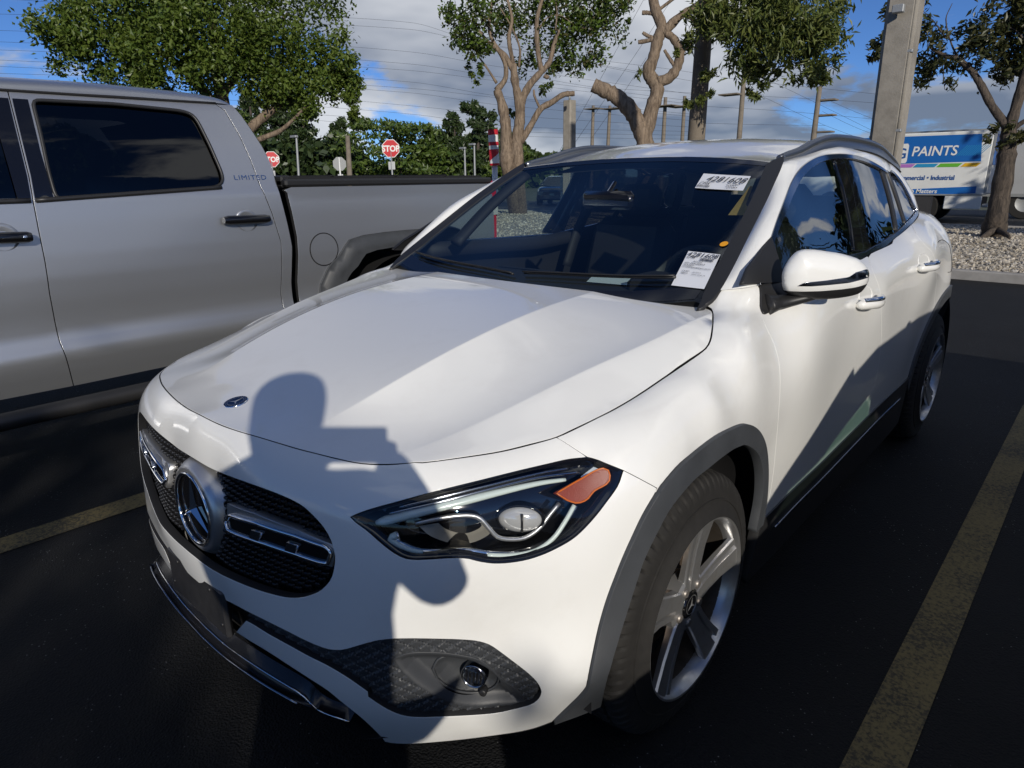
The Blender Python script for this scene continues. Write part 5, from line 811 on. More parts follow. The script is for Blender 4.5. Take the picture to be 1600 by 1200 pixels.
sail = np.array([(.372, 1.135), (.43, 1.172), (.505, 1.203), (.60, 1.246), (.612, 1.16), (.615, 1.115)]); panel('mirror_sail', sail, Gs(.006), 'black_plastic', CAR, both=True, h=.03, shrink=0, fl=.012)
# door mirrors: outline in the (x, z) plane
mo = np.array([[0.8267,1.1427],[0.8279,1.1645],[0.8358,1.1888],[0.8478,1.2102],[0.8589,1.2185],[0.8785,1.2198],[0.8984,1.2172],[0.9186,1.2128],[0.9388,1.2083],[0.9594,1.2012],[0.9803,1.1913],[0.9959,1.1759],[1.0056,1.1607],[1.0098,1.1441],[1.0095,1.1247],[1.0036,1.1054],[0.9949,1.0916],[0.9795,1.0841],[0.9518,1.078],[0.9218,1.0751],[0.8914,1.0759],[0.8626,1.0836],[0.8351,1.101]]); ms = np.array([[0.8319,1.1025],[0.8691,1.1008],[0.9092,1.1015],[0.9491,1.1053],[0.9788,1.1101],[1.0105,1.1197]])
mo = resample(catmull(mo, 5, closed=True), .008, closed=True); mo = mo if poly_area(mo) > 0 else mo[::-1]
mn = np.array((.40, -.91, .10)); mn /= np.linalg.norm(mn); mbase = lambda q: np.stack([q[:, 0], .70 + (q[:, 0] - 1.01), q[:, 1]], 1)
def mir_surf(q):
    d = dist_poly(mo, q) * np.where(inside(mo, q), 1, -1); k = np.clip(d / .060, 0, 1)
    return mbase(q) + mn * (.052 * np.sqrt(1 - (1 - k)**2))[:, None]
zs = lambda x: np.interp(x, ms[:, 0], ms[:, 1])
upm = np.array([p for p in mo if p[1] > zs(p[0]) + .001]); j = np.argmax(np.linalg.norm(np.roll(upm, -1, 0) - upm, axis=1)); upm = np.roll(upm, -j - 1, 0)
dnm = np.array([p for p in mo if p[1] < zs(p[0]) - .001]); j = np.argmax(np.linalg.norm(np.roll(dnm, -1, 0) - dnm, axis=1)); dnm = np.roll(dnm, -j - 1, 0)
sline = lambda a, b: np.array([(x, zs(x)) for x in np.linspace(a, b, 16)])
xa, xb = ms[0][0], ms[-1][0]
capL = np.vstack([upm, sline(upm[-1][0], upm[0][0])]); lowL = np.vstack([dnm, sline(dnm[-1][0], dnm[0][0])])
def mirror_parts():
    r = [panel('mirror_cap', capL, mir_surf, 'white_paint', CAR, h=.008, shrink=.0006, fl=.003, hb=.007, center=(.85, .9, 1.14)),
         panel('mirror_base', lowL, mir_surf, 'black_plastic', CAR, h=.008, shrink=.0006, fl=.003, hb=.007, center=(.85, .9, 1.14))]
    lamp = np.array([[0.8601,1.1171],[0.8749,1.1264],[0.9145,1.131],[0.9617,1.1396],[0.9764,1.1531],[1.0023,1.1619],[1.0075,1.1469],[1.0077,1.138],[0.9633,1.1244],[0.9196,1.119],[0.8878,1.1164]])
    lo_ = lambda q: mir_surf(q) + mn * .0012
    r.append(panel('turn_signal', resample(lamp, .006, closed=True), lo_, 'dark_chrome', CAR, h=.008, shrink=0, fl=.003, hb=.006, center=(.85, .9, 1.14)))
    t = MB(); n = len(mo); e0 = mir_surf(mo); cc = e0.mean(0); t.add(np.vstack([e0, (e0 - cc) * .95 + cc - mn * .03, (e0 - cc) * .86 + cc - mn * .04]), [(r_ * n + i, r_ * n + (i + 1) % n, (r_ + 1) * n + (i + 1) % n, (r_ + 1) * n + i) for r_ in range(2) for i in range(n)] + [tuple(2 * n + i for i in range(n))]); r.append(t.make('mirror_shell', 'black_plastic', CAR, sharp=40))
    t = MB(); P = catmull(np.array([(.795, .49, 1.062), (.83, .54, 1.068), (.865, .57, 1.078), (.90, .60, 1.09)]), 8); t.tube(P, np.interp(np.linspace(0, 1, len(P)), [0, .2, .6, 1], [.052, .036, .028, .024]), 14, flat=.62, up=(0, 0, 1)); r.append(t.make('mirror_arm', 'black_plastic', CAR))
    return r
for o in mirror_parts():                              # the far mirror is folded back along the door
    q = mirror_of(o); co = np.array([tuple(v.co) for v in q.data.vertices]); c_, s_ = math.cos(rad(-40)), math.sin(rad(-40)); pv_ = np.array((-.835, .56 - 1.3, 0)); e_ = co - pv_
    co = np.stack([e_[:, 0] * c_ - e_[:, 1] * s_, e_[:, 0] * s_ + e_[:, 1] * c_, e_[:, 2]], 1) + pv_ + np.array((.0, .10, 0)); q.data.vertices.foreach_set('co', co.ravel()); q.data.update()
panel('mirror_foot', d2('foot'), S(.007), 'black_plastic', CAR, both=True, h=.02, shrink=0, fl=.012)
# door handles
def handle(k):
    P = d3(k); a, b = P[0], P[1]; L = np.linspace(0, 1, 14)[:, None]; mid = a * (1 - L) + b * L; mid = mid + np.array((1, 0, 0)) * (.010 + .030 * np.sin(np.pi * L)); dz = (P[4] - P[0])[2] 
    t = MB(); w = np.interp(L[:, 0], [0, .08, .5, .92, 1], [.010, .016, .018, .016, .008]); t.tube(mid + np.array((0, 0, -.008)), w, 12, flat=1.05, up=(0, 0, 1)); o = t.make('door_handle', 'white_paint', CAR)
    t = MB(); t.tube((mid + np.array((.004, 0, .008)))[1:], (w * .72)[1:], 10, flat=.7, up=(0, 0, 1)); s_ = t.make('handle_trim', 'chrome', o)
    t = MB(); c = (a + b) / 2; n = np.array((1, 0, 0)); th = np.linspace(0, 2 * np.pi, 28, endpoint=False)
    ring = [np.array((0, math.cos(q) * .072, math.sin(q) * .040)) for q in th]; uvr = to_uv(np.array([c + q + (0, 0, .012) for q in ring])); 
    t.tube(body(uvr[:, 0], uvr[:, 1], -.0006), .0022, 6, closed=True); o3 = t.make('handle_cup_edge', 'white_paint', CAR)
    m_ = mirror_of(o); mirror_of(s_, m_); mirror_of(o3)
handle('h1'); handle('h2')
# wipers and cowl
cw = np.array([(x, ye(min(x, xe)) - .03) for x in np.linspace(0, .69, 20)]); cw = np.vstack([cw, np.array([(x, ye(min(x, xe)) + .03) for x in np.linspace(.69, 0, 20)])])
panel('cowl', np.vstack([cw, mir2(cw)[1:-1]]), Ws(-.022), 'black_plastic', CAR, h=.05, shrink=0, fl=.01, sign=1)
for x0, x1, dy_ in ((-.62, -.02, .070), (.02, .56, .085)):
    t = MB(); xs_ = np.linspace(x0, x1, 16); P = np.array([(x, ye(abs(x)) + dy_ + .02 * math.sin((x - x0) * 5), WIND(np.array([[x, ye(abs(x)) + dy_ + .02 * math.sin((x - x0) * 5)]]))[0] + .012) for x in xs_]); t.tube(P, .0045, 6); t.tube(P + (0, -.010, .006), .003, 5); t.make('wiper_blade', 'black_plastic', CAR)
# cabin
t = MB(); t.bbox((0, .62, .985), (.66, .30, .035), .03); t.bbox((0, .90, .90), (.66, .06, .12), .03); t.bbox((.36, .78, 1.03), (.17, .10, .045), .03); t.bbox((0, 1.0, .62), (.12, .35, .16), .04); t.make('dashboard', 'inner_black', CAR, sharp=30)
t = MB(); th = np.linspace(0, 2 * np.pi, 40, endpoint=False); wn = np.array((0, .92, .38)); wu = np.array((0, -.38, .92)); wc = np.array((.37, 1.02, .99))
t.tube([wc + .185 * (math.cos(a) * ex + math.sin(a) * wu) for a in th], .015, 8, closed=True); t.lathe([(.065, -.03), (.06, .02), (.0001, .03)], 20, wc, -wn)
for a in (0, math.pi, -math.pi / 2): d_ = math.cos(a) * ex + math.sin(a) * wu; t.tube([wc + d_ * .05, wc + d_ * .18], .014, 6)
t.make('steering_wheel', 'leather', CAR)
def seat(x, y, w):
    t = MB(); t.bbox((x, y, .62), (w, .25, .09), .06); c_, s_ = math.cos(rad(-18)), math.sin(rad(-18)); R_ = np.array([[1, 0, 0], [0, c_, s_], [0, -s_, c_]]).T
    t.bbox((x, y + .28, .92), (w * .95, .075, .31), .06, R_); 
    for hx_ in ((x,) if w < .4 else (x - .42, x, x + .42)): t.bbox((hx_, y + .40, 1.30), (.12, .05, .085), .04, R_); t.tube([(hx_ - .05, y + .38, 1.17), (hx_ - .05, y + .40, 1.26)], .006, 6); t.tube([(hx_ + .05, y + .38, 1.17), (hx_ + .05, y + .40, 1.26)], .006, 6)
    t.make('seat', 'leather', CAR, sharp=40)
seat(.37, 1.28, .25); seat(-.37, 1.28, .25); seat(0, 2.2, .60)
t = MB(); t.bbox((.03, .80, 1.335), (.115, .018, .034), .014); t.tube([(.03, .80, 1.36), (.02, .86, 1.40)], .008, 6); o = t.make('rear_view_mirror', 'gloss_black', CAR, sharp=40)
t = MB(); t.quad((-.07, .823, 1.308), (.13, .823, 1.308), (.13, .823, 1.362), (-.07, .823, 1.362)); t.make('mirror_glass', 'chrome', o, smooth=False)
t = MB(); t.box((0, 1.7, .30), (.80, 1.5, .02)); t.box((0, 3.0, .8), (.7, .02, .5)); t.make('cabin_floor', 'inner_black', CAR, smooth=False)
for sg in (1, -1):
    for pts in ([(.62, .60, 1.15), (.60, .80, 1.30), (.565, 1.0, 1.43)], [(.74, 1.55, .95), (.70, 1.60, 1.15), (.59, 1.68, 1.44)], [(.78, 2.5, .95), (.70, 2.65, 1.2), (.57, 2.5, 1.42)]):
        t = MB(); P = catmull(np.array(pts) * [sg, 1, 1], 8); t.tube(P, .034, 8, flat=.6); t.make('inner_pillar', 'inner_black', CAR)
for sg in (1, -1):
    t = MB(); P = np.array(belt3(.55, 2.5)) * [sg, 1, 1] + np.array((-.042 * sg, 0, -.012)); t.tube(P, .036, 8); t.make('door_top_trim', 'inner_black', CAR)
# stickers and dot on the inside of the screen
def on_screen(poly, off): q = np.array(poly); return np.concatenate([q, (WIND(q) + off)[:, None]], 1)
def sticker(name, quad, lines, bars):
    tl, tr, br, bl_ = [np.array(p) for p in quad]                   # plan (x, y) corners on the screen
    t = MB(); nq = 6; V = []
    for i in range(nq + 1):
        for j in range(nq + 1):
            a, b = i / nq, j / nq; V.append((tl * (1 - b) + tr * b) * (1 - a) + (bl_ * (1 - b) + br * b) * a)
    P = on_screen(V, .0045); t.add(P, [(i * (nq + 1) + j, i * (nq + 1) + j + 1, (i + 1) * (nq + 1) + j + 1, (i + 1) * (nq + 1) + j) for i in range(nq) for j in range(nq)]); o = t.make(name, 'paper', CAR)
    E_ = on_screen([tl, tr, br, bl_], .0095); x = E_[1] - E_[0]; y = E_[3] - E_[0]; n = np.cross(x, -y); n /= np.linalg.norm(n); n *= np.sign(n[2]); wdt = np.linalg.norm(x); hgt = np.linalg.norm(y)
    for txt, fx, fy, fs, fx1 in lines:
        pos = E_[0] + x * fx + y * fy + n * .0003; M = frame(pos, x, n); ob = text_mesh(txt, fs * hgt, M, 'print', o); me_ = ob.data; xd_ = np.array(x) / wdt; v = np.array([tuple(q.co) for q in me_.vertices]) + np.array(CAR['_o']) - pos; s_ = v @ xd_; k_ = (fx1 - fx) * wdt / (s_.max() - s_.min()); v = v + np.outer((s_ - s_.min()) * k_ - s_, xd_) + pos - np.array(CAR['_o']); me_.vertices.foreach_set('co', v.ravel())
    t = MB()
    for fx, fy, fw, fh, cnt in bars:
        for k in range(cnt):
            w_ = fw / cnt * (.35 + .4 * rng.random()); a = fx + fw * k / cnt; c0 = E_[0] + x * a + y * fy + n * .0003; t.quad(c0, c0 + y * fh, c0 + y * fh + x * w_, c0 + x * w_)
    t.make('barcode', 'print', o, smooth=False, kind='stuff')
sticker('windscreen_sticker', np.array([[0.3468,0.947],[0.5423,0.9073],[0.5558,0.8226],[0.3636,0.854]]), [('4281608',.14,.58,.46,.95),('CMR',.04,.84,.24,.27),('US DEALER',.06,.64,.05,.34)],[(.03,.87,.28,.10,22),(.64,.65,.26,.05,9),(.64,.76,.2,.05,6),(.64,.86,.24,.05,7)])
sticker('windscreen_sticker', np.array([[0.5291,0.5202],[0.6411,0.5089],[0.6674,0.3642],[0.5602,0.3671]]), [('4281608',.03,.185,.17,.97),('CMR',.06,.245,.10,.33),('4/21/022',.32,.34,.055,.60),('2021 MERCEDES-B',.08,.405,.06,.70),('GLA250W',.08,.46,.055,.40),('W1N4N4GB9MJ213573',.06,.51,.045,.92),('CR/RD',.12,.63,.05,.34),('MBKO',.12,.69,.05,.32),('AUCTION ID',.45,.63,.035,.70),('SALE LINE 22',.45,.69,.035,.85)],[(.50,.20,.40,.085,30)])
th = np.linspace(0, 2 * np.pi, 24, endpoint=False); dc_ = np.array(np.array([0.627,0.5571]))
t = MB(); t.add(on_screen(np.stack([dc_[0] + .0128 * np.cos(th), dc_[1] + .0112 * np.sin(th)], 1), .004), [tuple(range(24))]); t.make('orange_dot', 'orange_dot', CAR)
t = MB(); P = on_screen(np.array([[0.5357,0.9211],[0.5673,0.9159],[0.6135,0.753],[0.5404,0.7577]]), -.035); t.add(P, [(0, 1, 2, 3)]); t.make('visor_label', 'visor_label', CAR, smooth=False)
# wheels
def wheel(parent, c, sgn, rot=0.0, steer=0.0):
    """alloy wheel with five split spokes; axis along x, outer face towards +x * sgn"""
    objs = []
    def fin(V): V = np.asarray(V, float).copy(); V[:, 0] *= sgn; return V + np.array(c)
    def mk(b, name, m, par, sharp=None, smooth=True):
        o = mesh_obj(name, fin(np.vstack(b.V)), b.F if sgn > 0 else [f[::-1] for f in b.F], m, par, smooth)
        if sharp is not None: autosmooth(o, sharp)
        return o
    # tyre: lathe with circumferential grooves and shoulder lugs
    prof = [(.246, .020), (.262, .012), (.272, .006), (.286, .003), (.287, .0055), (.291, .0055), (.292, .002), (.312, .000), (.330, -.004), (.342, -.012), (.349, -.020), (.353, -.030), (.354, -.044), (.347, -.046), (.347, -.053), (.356, -.055), (.3575, -.080), (.350, -.082), (.350, -.090), (.358, -.092), (.358, -.118), (.350, -.120), (.350, -.128), (.3575, -.130),
            (.356, -.155), (.347, -.157), (.347, -.164), (.354, -.166), (.353, -.182), (.342, -.200), (.320, -.212), (.27, -.212), (.24, -.195)]
    nS_ = 420; V = []; pr = np.array(prof)
    for s_ in range(nS_):
        a = 2 * np.pi * s_ / nS_; r = pr[:, 0].copy()
        if s_ % 6 == 0: r[8:13] -= .009; r[26:31] -= .009
        if s_ % 6 == 3: r[11:13] -= .006; r[26:28] -= .006
        if (s_ + 2) % 6 == 0: r[15:17] -= .007; r[19:21] -= .007; r[23:25] -= .007
        if (s_ + 5) % 6 == 0: r[19:20] -= .005
        V.append(np.stack([.010 + pr[:, 1], r * math.cos(a), r * math.sin(a)], 1))
    m = len(pr); b = MB(); b.add(np.vstack(V), [(i * m + k, i * m + k + 1, ((i + 1) % nS_) * m + k + 1, ((i + 1) % nS_) * m + k) for i in range(nS_) for k in range(m - 1)])
    ty = mk(b, 'tyre', 'tyre', parent, 35); objs.append(ty)
    b = MB(); b.lathe([(.247, .018), (.2495, .024), (.247, .029), (.241, .028), (.236, .020), (.230, .006), (.226, -.012)], 96, (0, 0, 0), (1, 0, 0)); rim = mk(b, 'rim', 'alloy', parent, 40)
    b = MB(); b.lathe([(.2262, -.011), (.222, -.03), (.214, -.09), (.214, -.18), (.238, -.19)], 72, (0, 0, 0), (1, 0, 0)); mk(b, 'barrel', 'barrel_metal', rim, 40); objs.append(rim)
    for k in range(5):
        a = rot + rad(90 + 72 * k); er_ = np.array((0, math.cos(a), math.sin(a))); et = np.array((0, -math.sin(a), math.cos(a))); X_ = np.array((1., 0, 0)); b = MB()
        # cross sections along the radius: (half widths and depths) outer ridge | step | second ridge
        secs = []
        for r, w, xo, dep in ((.040, .027, .002, .030), (.066, .036, .003, .026), (.10, .036, .004, .022), (.16, .040, .009, .020), (.205, .046, .016, .018), (.239, .052, .022, .018)):
            pts = [(-w, xo - dep), (-w, xo - .006), (-w * .93, xo), (w * .22, xo), (w * .27, xo - .012), (w * .50, xo - .012), (w * .55, xo - .003), (w * .95, xo - .003), (w, xo - .008), (w, xo - dep)]
            secs.append([er_ * r + et * p + X_ * q for p, q in pts])
        m_ = len(secs[0]); b.add(np.vstack(secs), [(i * m_ + j, i * m_ + j + 1, (i + 1) * m_ + j + 1, (i + 1) * m_ + j) for i in range(len(secs) - 1) for j in range(m_ - 1)])
        mk(b, 'spoke', 'alloy', rim, 16)
    b = MB(); b.lathe([(.085, -.04), (.083, -.006), (.074, .000), (.050, .001), (.040, .001)], 40, (0, 0, 0), (1, 0, 0)); mk(b, 'hub', 'alloy', rim, 30)
    b = MB(); b.lathe([(.037, .000), (.0355, .005), (.033, .006), (.0001, .0055)], 36, (0, 0, 0), (1, 0, 0)); cp = mk(b, 'centre_cap', 'gloss_black', rim, 30)
    b = MB(); b.lathe([(.0275, .0066), (.0255, .0066)], 36, (0, 0, 0), (1, 0, 0)); mk(b, 'cap_ring', 'satin_silver', rim)
    st_ = star((0, 0, 0), (1, 0, 0), (0, math.cos(rot + rad(90)), math.sin(rot + rad(90))), .0235, .0038, .002, 'cap_star', 'satin_silver', None); vv = np.array([tuple(v.co) for v in st_.data.vertices]) + (.0062, 0, 0); ff = [tuple(p.vertices) for p in st_.data.polygons]; bpy.data.objects.remove(st_); b = MB(); b.add(vv, ff); mk(b, 'cap_star', 'satin_silver', rim, smooth=False)
    for k in range(5):
        a = rot + rad(90 + 36 + 72 * k); b = MB(); b.lathe([(.0125, -.012), (.0125, .003), (.010, .007), (.0001, .0072)], 12, (0, .056 * math.cos(a), .056 * math.sin(a)), (1, 0, 0)); mk(b, 'wheel_bolt', 'alloy_inner', rim, 30)
    b = MB(); b.lathe([(.02, -.085), (.155, -.085), (.155, -.105), (.02, -.105)], 40, (0, 0, 0), (1, 0, 0)); b.lathe([(.07, -.05), (.08, -.085)], 30, (0, 0, 0), (1, 0, 0)); mk(b, 'brake_disc', 'disc_metal', parent, 30)
    b = MB(); b.bbox((-.075, -.115, .03), (.03, .045, .075), .012); mk(b, 'brake_caliper', 'disc_metal', parent, 30)
    b = MB(); b.lathe([(.213, -.10), (.05, -.16), (.0001, -.16)], 40, (0, 0, 0), (1, 0, 0)); mk(b, 'brake_backing', 'matte_black', parent)
for yw in (0.0, RA[0]):
    for sg in (1, -1): wheel(CAR, (sg * .872, yw, .347), sg, rad(-3 if yw == 0 else 8))
ps = thing('paper_sheet', 'pale sheet of paper lying on the dashboard behind the windscreen', 'paper', (.3, .52, 1.0))
t = MB(); P_ = np.array(np.array([[-0.116,0.932,1.024],[0.226,1.009,1.024],[0.333,0.788,1.024],[-0.014,0.734,1.024]])); t.add(P_, [(0, 1, 2, 3)]); t.make('sheet', 'pale_paper', ps, smooth=False)

# ================================================================== the pickup on the far side
TRK = thing('pickup_truck', 'silver crew cab pickup with black door handles beside the white car', 'pickup', (-3.1, .5, 0))
_tz = np.array([.30, .40, .47, .56, .62, .66, .70, .74, .80, .90, 1.0, 1.1, 1.25, 1.35, 1.42, 1.6, 1.8, 1.86, 1.90])
_tx = np.array([-2.20, -2.165, -2.135, -2.104, -2.088, -2.090, -2.106, -2.115, -2.114, -2.105, -2.099, -2.100, -2.110, -2.120, -2.142, -2.205, -2.285, -2.32, -2.40])
_zz = np.linspace(.3, 1.9, 321); _xx = np.interp(_zz, _tz, _tx)
for _ in range(9): _xx[1:-1] = (_xx[:-2] + 2 * _xx[1:-1] + _xx[2:]) / 4
def TX(off=0., bed=False):
    def f(q):
        x = np.interp(q[:, 1], _zz, _xx) + off
        if bed: x = np.where(q[:, 1] > 1.2, np.maximum(x, -2.118 + off), x)
        return np.stack([x, q[:, 0], q[:, 1]], 1)
    return f
TC = dict(center=(-3.1, .5, .9))
win = np.array([(-0.454, 1.778), (-0.114, 1.784), (0.207, 1.772), (0.264, 1.757), (0.28, 1.719), (0.305, 1.593), (0.327, 1.453), (0.32, 1.41), (0.279, 1.387), (-0.051, 1.365), (-0.479, 1.344), (-0.477, 1.466), (-0.461, 1.649)])
win = resample(win, .02, closed=True)
for _ in range(2): win = (np.roll(win, 1, 0) + 2 * win + np.roll(win, -1, 0)) / 4
sF = np.array([(-0.536, 1.809), (-0.541, 1.719), (-0.549, 1.597), (-0.557, 1.449), (-0.569, 1.337), (-0.574, 1.226), (-0.578, 1.069), (-0.586, 0.924), (-0.587, 0.696), (-0.562, 0.465)])
sR = np.array([(0.41, 1.82), (0.449, 1.789), (0.489, 1.66), (0.513, 1.528), (0.526, 1.394), (0.568, 1.236), (0.598, 1.071), (0.589, 0.94), (0.569, 0.772)])
sR = np.vstack([sR, [(sR[-1][0], .60), (sR[-1][0] - .03, .475)]])
topz = lambda y: np.interp(y, [-2.2, -.6, -.1, .18, .30], [1.80, 1.80, 1.80, 1.785, 1.76])
ztop = sF[0][1]
rdl = np.vstack([sF[::-1], [(y, np.interp(y, [sF[0][0], sR[0][0]], [sF[0][1], sR[0][1]]) + .012 * math.sin(math.pi * (y - sF[0][0]) / (sR[0][0] - sF[0][0]))) for y in np.linspace(sF[0][0], sR[0][0], 20)[1:-1]], sR])
panel('rear_door', rdl, TX(), 'silver_paint', TRK, h=.04, shrink=.003, fl=.025, holes=[win], hb=.02, **TC)
yF = -1.72
fdl = np.vstack([sF, [(yF, .475), (yF, 1.36), (-1.38, 1.72), (-1.25, ztop)]])
fwin = np.array([(sF[1][0] - .075, 1.735), (sF[4][0] - .055, 1.355), (-1.60, 1.355), (-1.30, 1.70), (-1.2, 1.735)])
panel('front_door', fdl, TX(), 'silver_paint', TRK, h=.05, shrink=.003, fl=.025, holes=[fwin], **TC)
for nm, L in (('rear_window', win), ('front_window', fwin)):
    panel(nm, L, TX(-.012), 'truck_glass', TRK, h=.08, shrink=-.004, fl=0, **TC)
t = MB(); t.tube(TX(.002)(win), .0085, 6, closed=True); t.make('window_moulding', 'black_plastic', TRK)
bpl = np.array([sF[0] + (.012, -.035), sF[2] + (.008, 0), sF[4] + (.008, .02), win[near(win, (-.49, 1.35))] + (-.012, .01), win[near(win, (-.62, 1.72))] + (-.012, .005)])
bpl = np.vstack([sF[0:5] + (.008, 0), [(win[near(win, (-.48, 1.37))][0] - .012, sF[4][1] + .004), (win[near(win, (-.56, 1.55))][0] - .014, 1.56), (win[near(win, (-.62, 1.75))][0] - .014, sF[0][1] - .03)]]); bpl[0, 1] -= .03
panel('pillar_cover', bpl, TX(.0025), 'gloss_black', TRK, h=.04, shrink=0, fl=.004, **TC)
bp2 = np.vstack([sF[0:5] - (.008, 0), [(sF[4][0] - .055, sF[4][1] + .004), (sF[1][0] - .075, sF[0][1] - .03)]]); bp2[0, 1] -= .03
panel('pillar_cover', bp2, TX(.0025), 'gloss_black', TRK, h=.04, shrink=0, fl=.004, **TC)
for y0, y1 in ((sF[4][0] + .01, .30), (yF, sF[4][0] - .01)):
    t = MB(); yy = np.linspace(y0, y1, 20); P = TX(.006)(np.stack([yy, np.interp(yy, [-1.7, -.56, .30], [1.335, 1.342, 1.385])], 1)); t.tube(P, .011, 6); t.make('belt_moulding', 'black_plastic', TRK)
# cab rear quarter and the sloped back edge
be = np.array([(0.518, 1.849), (0.543, 1.767), (0.574, 1.686), (0.606, 1.603), (0.631, 1.509), (0.627, 1.403), (0.635, 1.354), (0.657, 1.166), (0.667, 1.044), (0.644, 0.839)]); be = np.vstack([be, [(be[-1][0], .55)]]); be[0] = (be[0][0] - .015, sR[0][1] + .003); be[1] = (be[1][0] - .005, min(be[1][1], be[0][1] - .03))
rq = np.vstack([sR[::-1], be[0:1] * [1, 1], be[1:]])
panel('cab_corner', rq, TX(), 'silver_paint', TRK, h=.04, shrink=.003, fl=.03, **TC)
# roof: loft across the cab
ry_ = np.concatenate([[-1.3, -.9, -.6, -.1, be[0][0] - .10], be[:7, 0]]); t = MB(); V = []; prof = [(0, 0), (.03, .030), (.10, .062), (.30, .090), (.80, .105)]
zsd = np.concatenate([[1.79, 1.80, sF[0][1] + .004, sR[0][1] + .008, be[0][1] + .004], be[:7, 1] + .003]); fz = np.array([1, 1, 1, 1, .85, .6, .4, .25, .1, 0, 0, 0])
xs_ = np.interp(zsd, _zz, _xx)
for i, y in enumerate(ry_):
    row = [(xs_[i] - a, y, zsd[i] + b * fz[i]) for a, b in prof]; row += [(-6.2 - p[0], p[1], p[2]) for p in row[::-1]]; V += row
m_ = 10; t.add(V, [(i * m_ + k, i * m_ + k + 1, (i + 1) * m_ + k + 1, (i + 1) * m_ + k) for i in range(len(ry_) - 1) for k in range(m_ - 1)])
o = t.make('cab_roof', 'silver_paint', TRK); sb2 = o.modifiers.new('s', 'SUBSURF'); sb2.levels = 2; sb2.render_levels = 2
t = MB(); P = np.stack([TX(.004)(np.array([[y, z]]))[0] for y, z in zip(np.linspace(-1.25, sR[0][0], 30), np.interp(np.linspace(-1.25, sR[0][0], 30), [-1.25, sF[0][0], -.1, sR[0][0]], [sF[0][1], sF[0][1] + .004, sF[0][1] + .008, sR[0][1] + .004]))]); t.tube(P, .006, 6); t.make('drip_rail', 'matte_black', TRK)
# bed side
arch_o = np.array([(0.837, 0.801), (0.886, 0.883), (0.923, 0.922), (0.978, 0.961), (1.021, 1.013), (1.063, 1.053), (1.172, 1.074), (1.341, 1.083), (1.519, 1.085), (1.707, 1.073)])
ya = 1.56; half_o = arch_o[arch_o[:, 0] <= ya]; full_o = np.vstack([[(half_o[0][0] - .03, .62)], half_o, np.stack([2 * ya - half_o[::-1][:, 0], half_o[::-1][:, 1]], 1), [(2 * ya - half_o[0][0] + .03, .62)]])
bf = np.array([(0.66, 1.364), (0.681, 1.346), (0.694, 1.227), (0.704, 1.098), (0.699, 0.986), (0.682, 0.835)]); bf = np.vstack([bf, [(bf[-1][0], .60)]])
zb = (1.181, 1.381)[1]; bend = 2.40
bed = np.vstack([bf[::-1], [(y, zb) for y in np.linspace(bf[0][0] + .05, bend, 20)], [(bend, .60)], full_o[::-1]])
panel('bed_side', bed, TX(0, True), 'silver_paint', TRK, h=.045, shrink=.003, fl=.03, **TC)
half_i = np.stack([ya - (ya - half_o[:, 0]) * .80, .60 + (half_o[:, 1] - .60) * .80], 1); full_i = np.vstack([[(half_i[0][0] - .02, .62)], half_i, np.stack([2 * ya - half_i[::-1][:, 0], half_i[::-1][:, 1]], 1), [(2 * ya - half_i[0][0] + .02, .62)]])
def flare(q):
    d = np.minimum(dist_poly(full_o, q), .09); return TX(.012, True)(q) + np.stack([.030 * np.sin(np.clip(d / .09, 0, 1) * 1.9), d * 0, d * 0], 1)
panel('wheel_flare', np.vstack([full_o, full_i[::-1]]), flare, 'cladding', TRK, h=.03, shrink=0, fl=.06, **TC)
fc = np.array((0.879, 1.01)); t = MB(); th = np.linspace(0, 2 * np.pi, 40, endpoint=False); P = TX(.001, True)(np.stack([fc[0] + .098 * np.cos(th), fc[1] + .098 * np.sin(th)], 1)); t.tube(P, .0035, 6, closed=True); t.make('fuel_door_seam', 'matte_black', TRK)
pt = np.stack([fc[0] + .094 * np.cos(th), fc[1] + .094 * np.sin(th)], 1); panel('fuel_door', pt, TX(.002, True), 'silver_paint', TRK, h=.03, shrink=0, fl=.006, **TC)
t = MB(); t.bbox((-2.16, (bf[0][0] + bend) / 2, zb + .022), (.055, (bend - bf[0][0]) / 2 - .01, .022), .012); t.make('bed_rail_cap', 'black_plastic', TRK, sharp=30)
t = MB(); t.bbox((-3.1, (bf[0][0] + bend) / 2, zb + .045), (.90, (bend - bf[0][0]) / 2 - .03, .014), .01)
for y in (1.05, 1.55, 2.0): t.bbox((-3.1, y, zb + .06), (.90, .012, .006), .004)
t.make('bed_cover', 'matte_black', TRK, sharp=30)
t = MB(); t.bbox((-2.19, bf[0][0] + .04, zb + .03), (.04, .03, .035), .01); t.make('cover_clamp', 'black_plastic', TRK, sharp=30)
t = MB(); t.bbox((-2.19, bend + .015, 1.165), (.075, .055, .235), .03); tl_ = t.make('tail_lamp', 'red_lens', TRK, sharp=40); t = MB(); t.bbox((-2.185, bend + .018, 1.20), (.074, .056, .07), .02); t.make('reversing_lens', 'clear_lens', tl_, sharp=40)
t = MB(); t.bbox((-3.1, bend + .02, 1.05), (.85, .03, .34), .02); t.make('tailgate', 'silver_paint', TRK, sharp=30)
t = MB(); t.bbox((-3.1, bend + .14, .62), (.98, .09, .11), .03); t.make('rear_bumper', 'chrome', TRK, sharp=30)
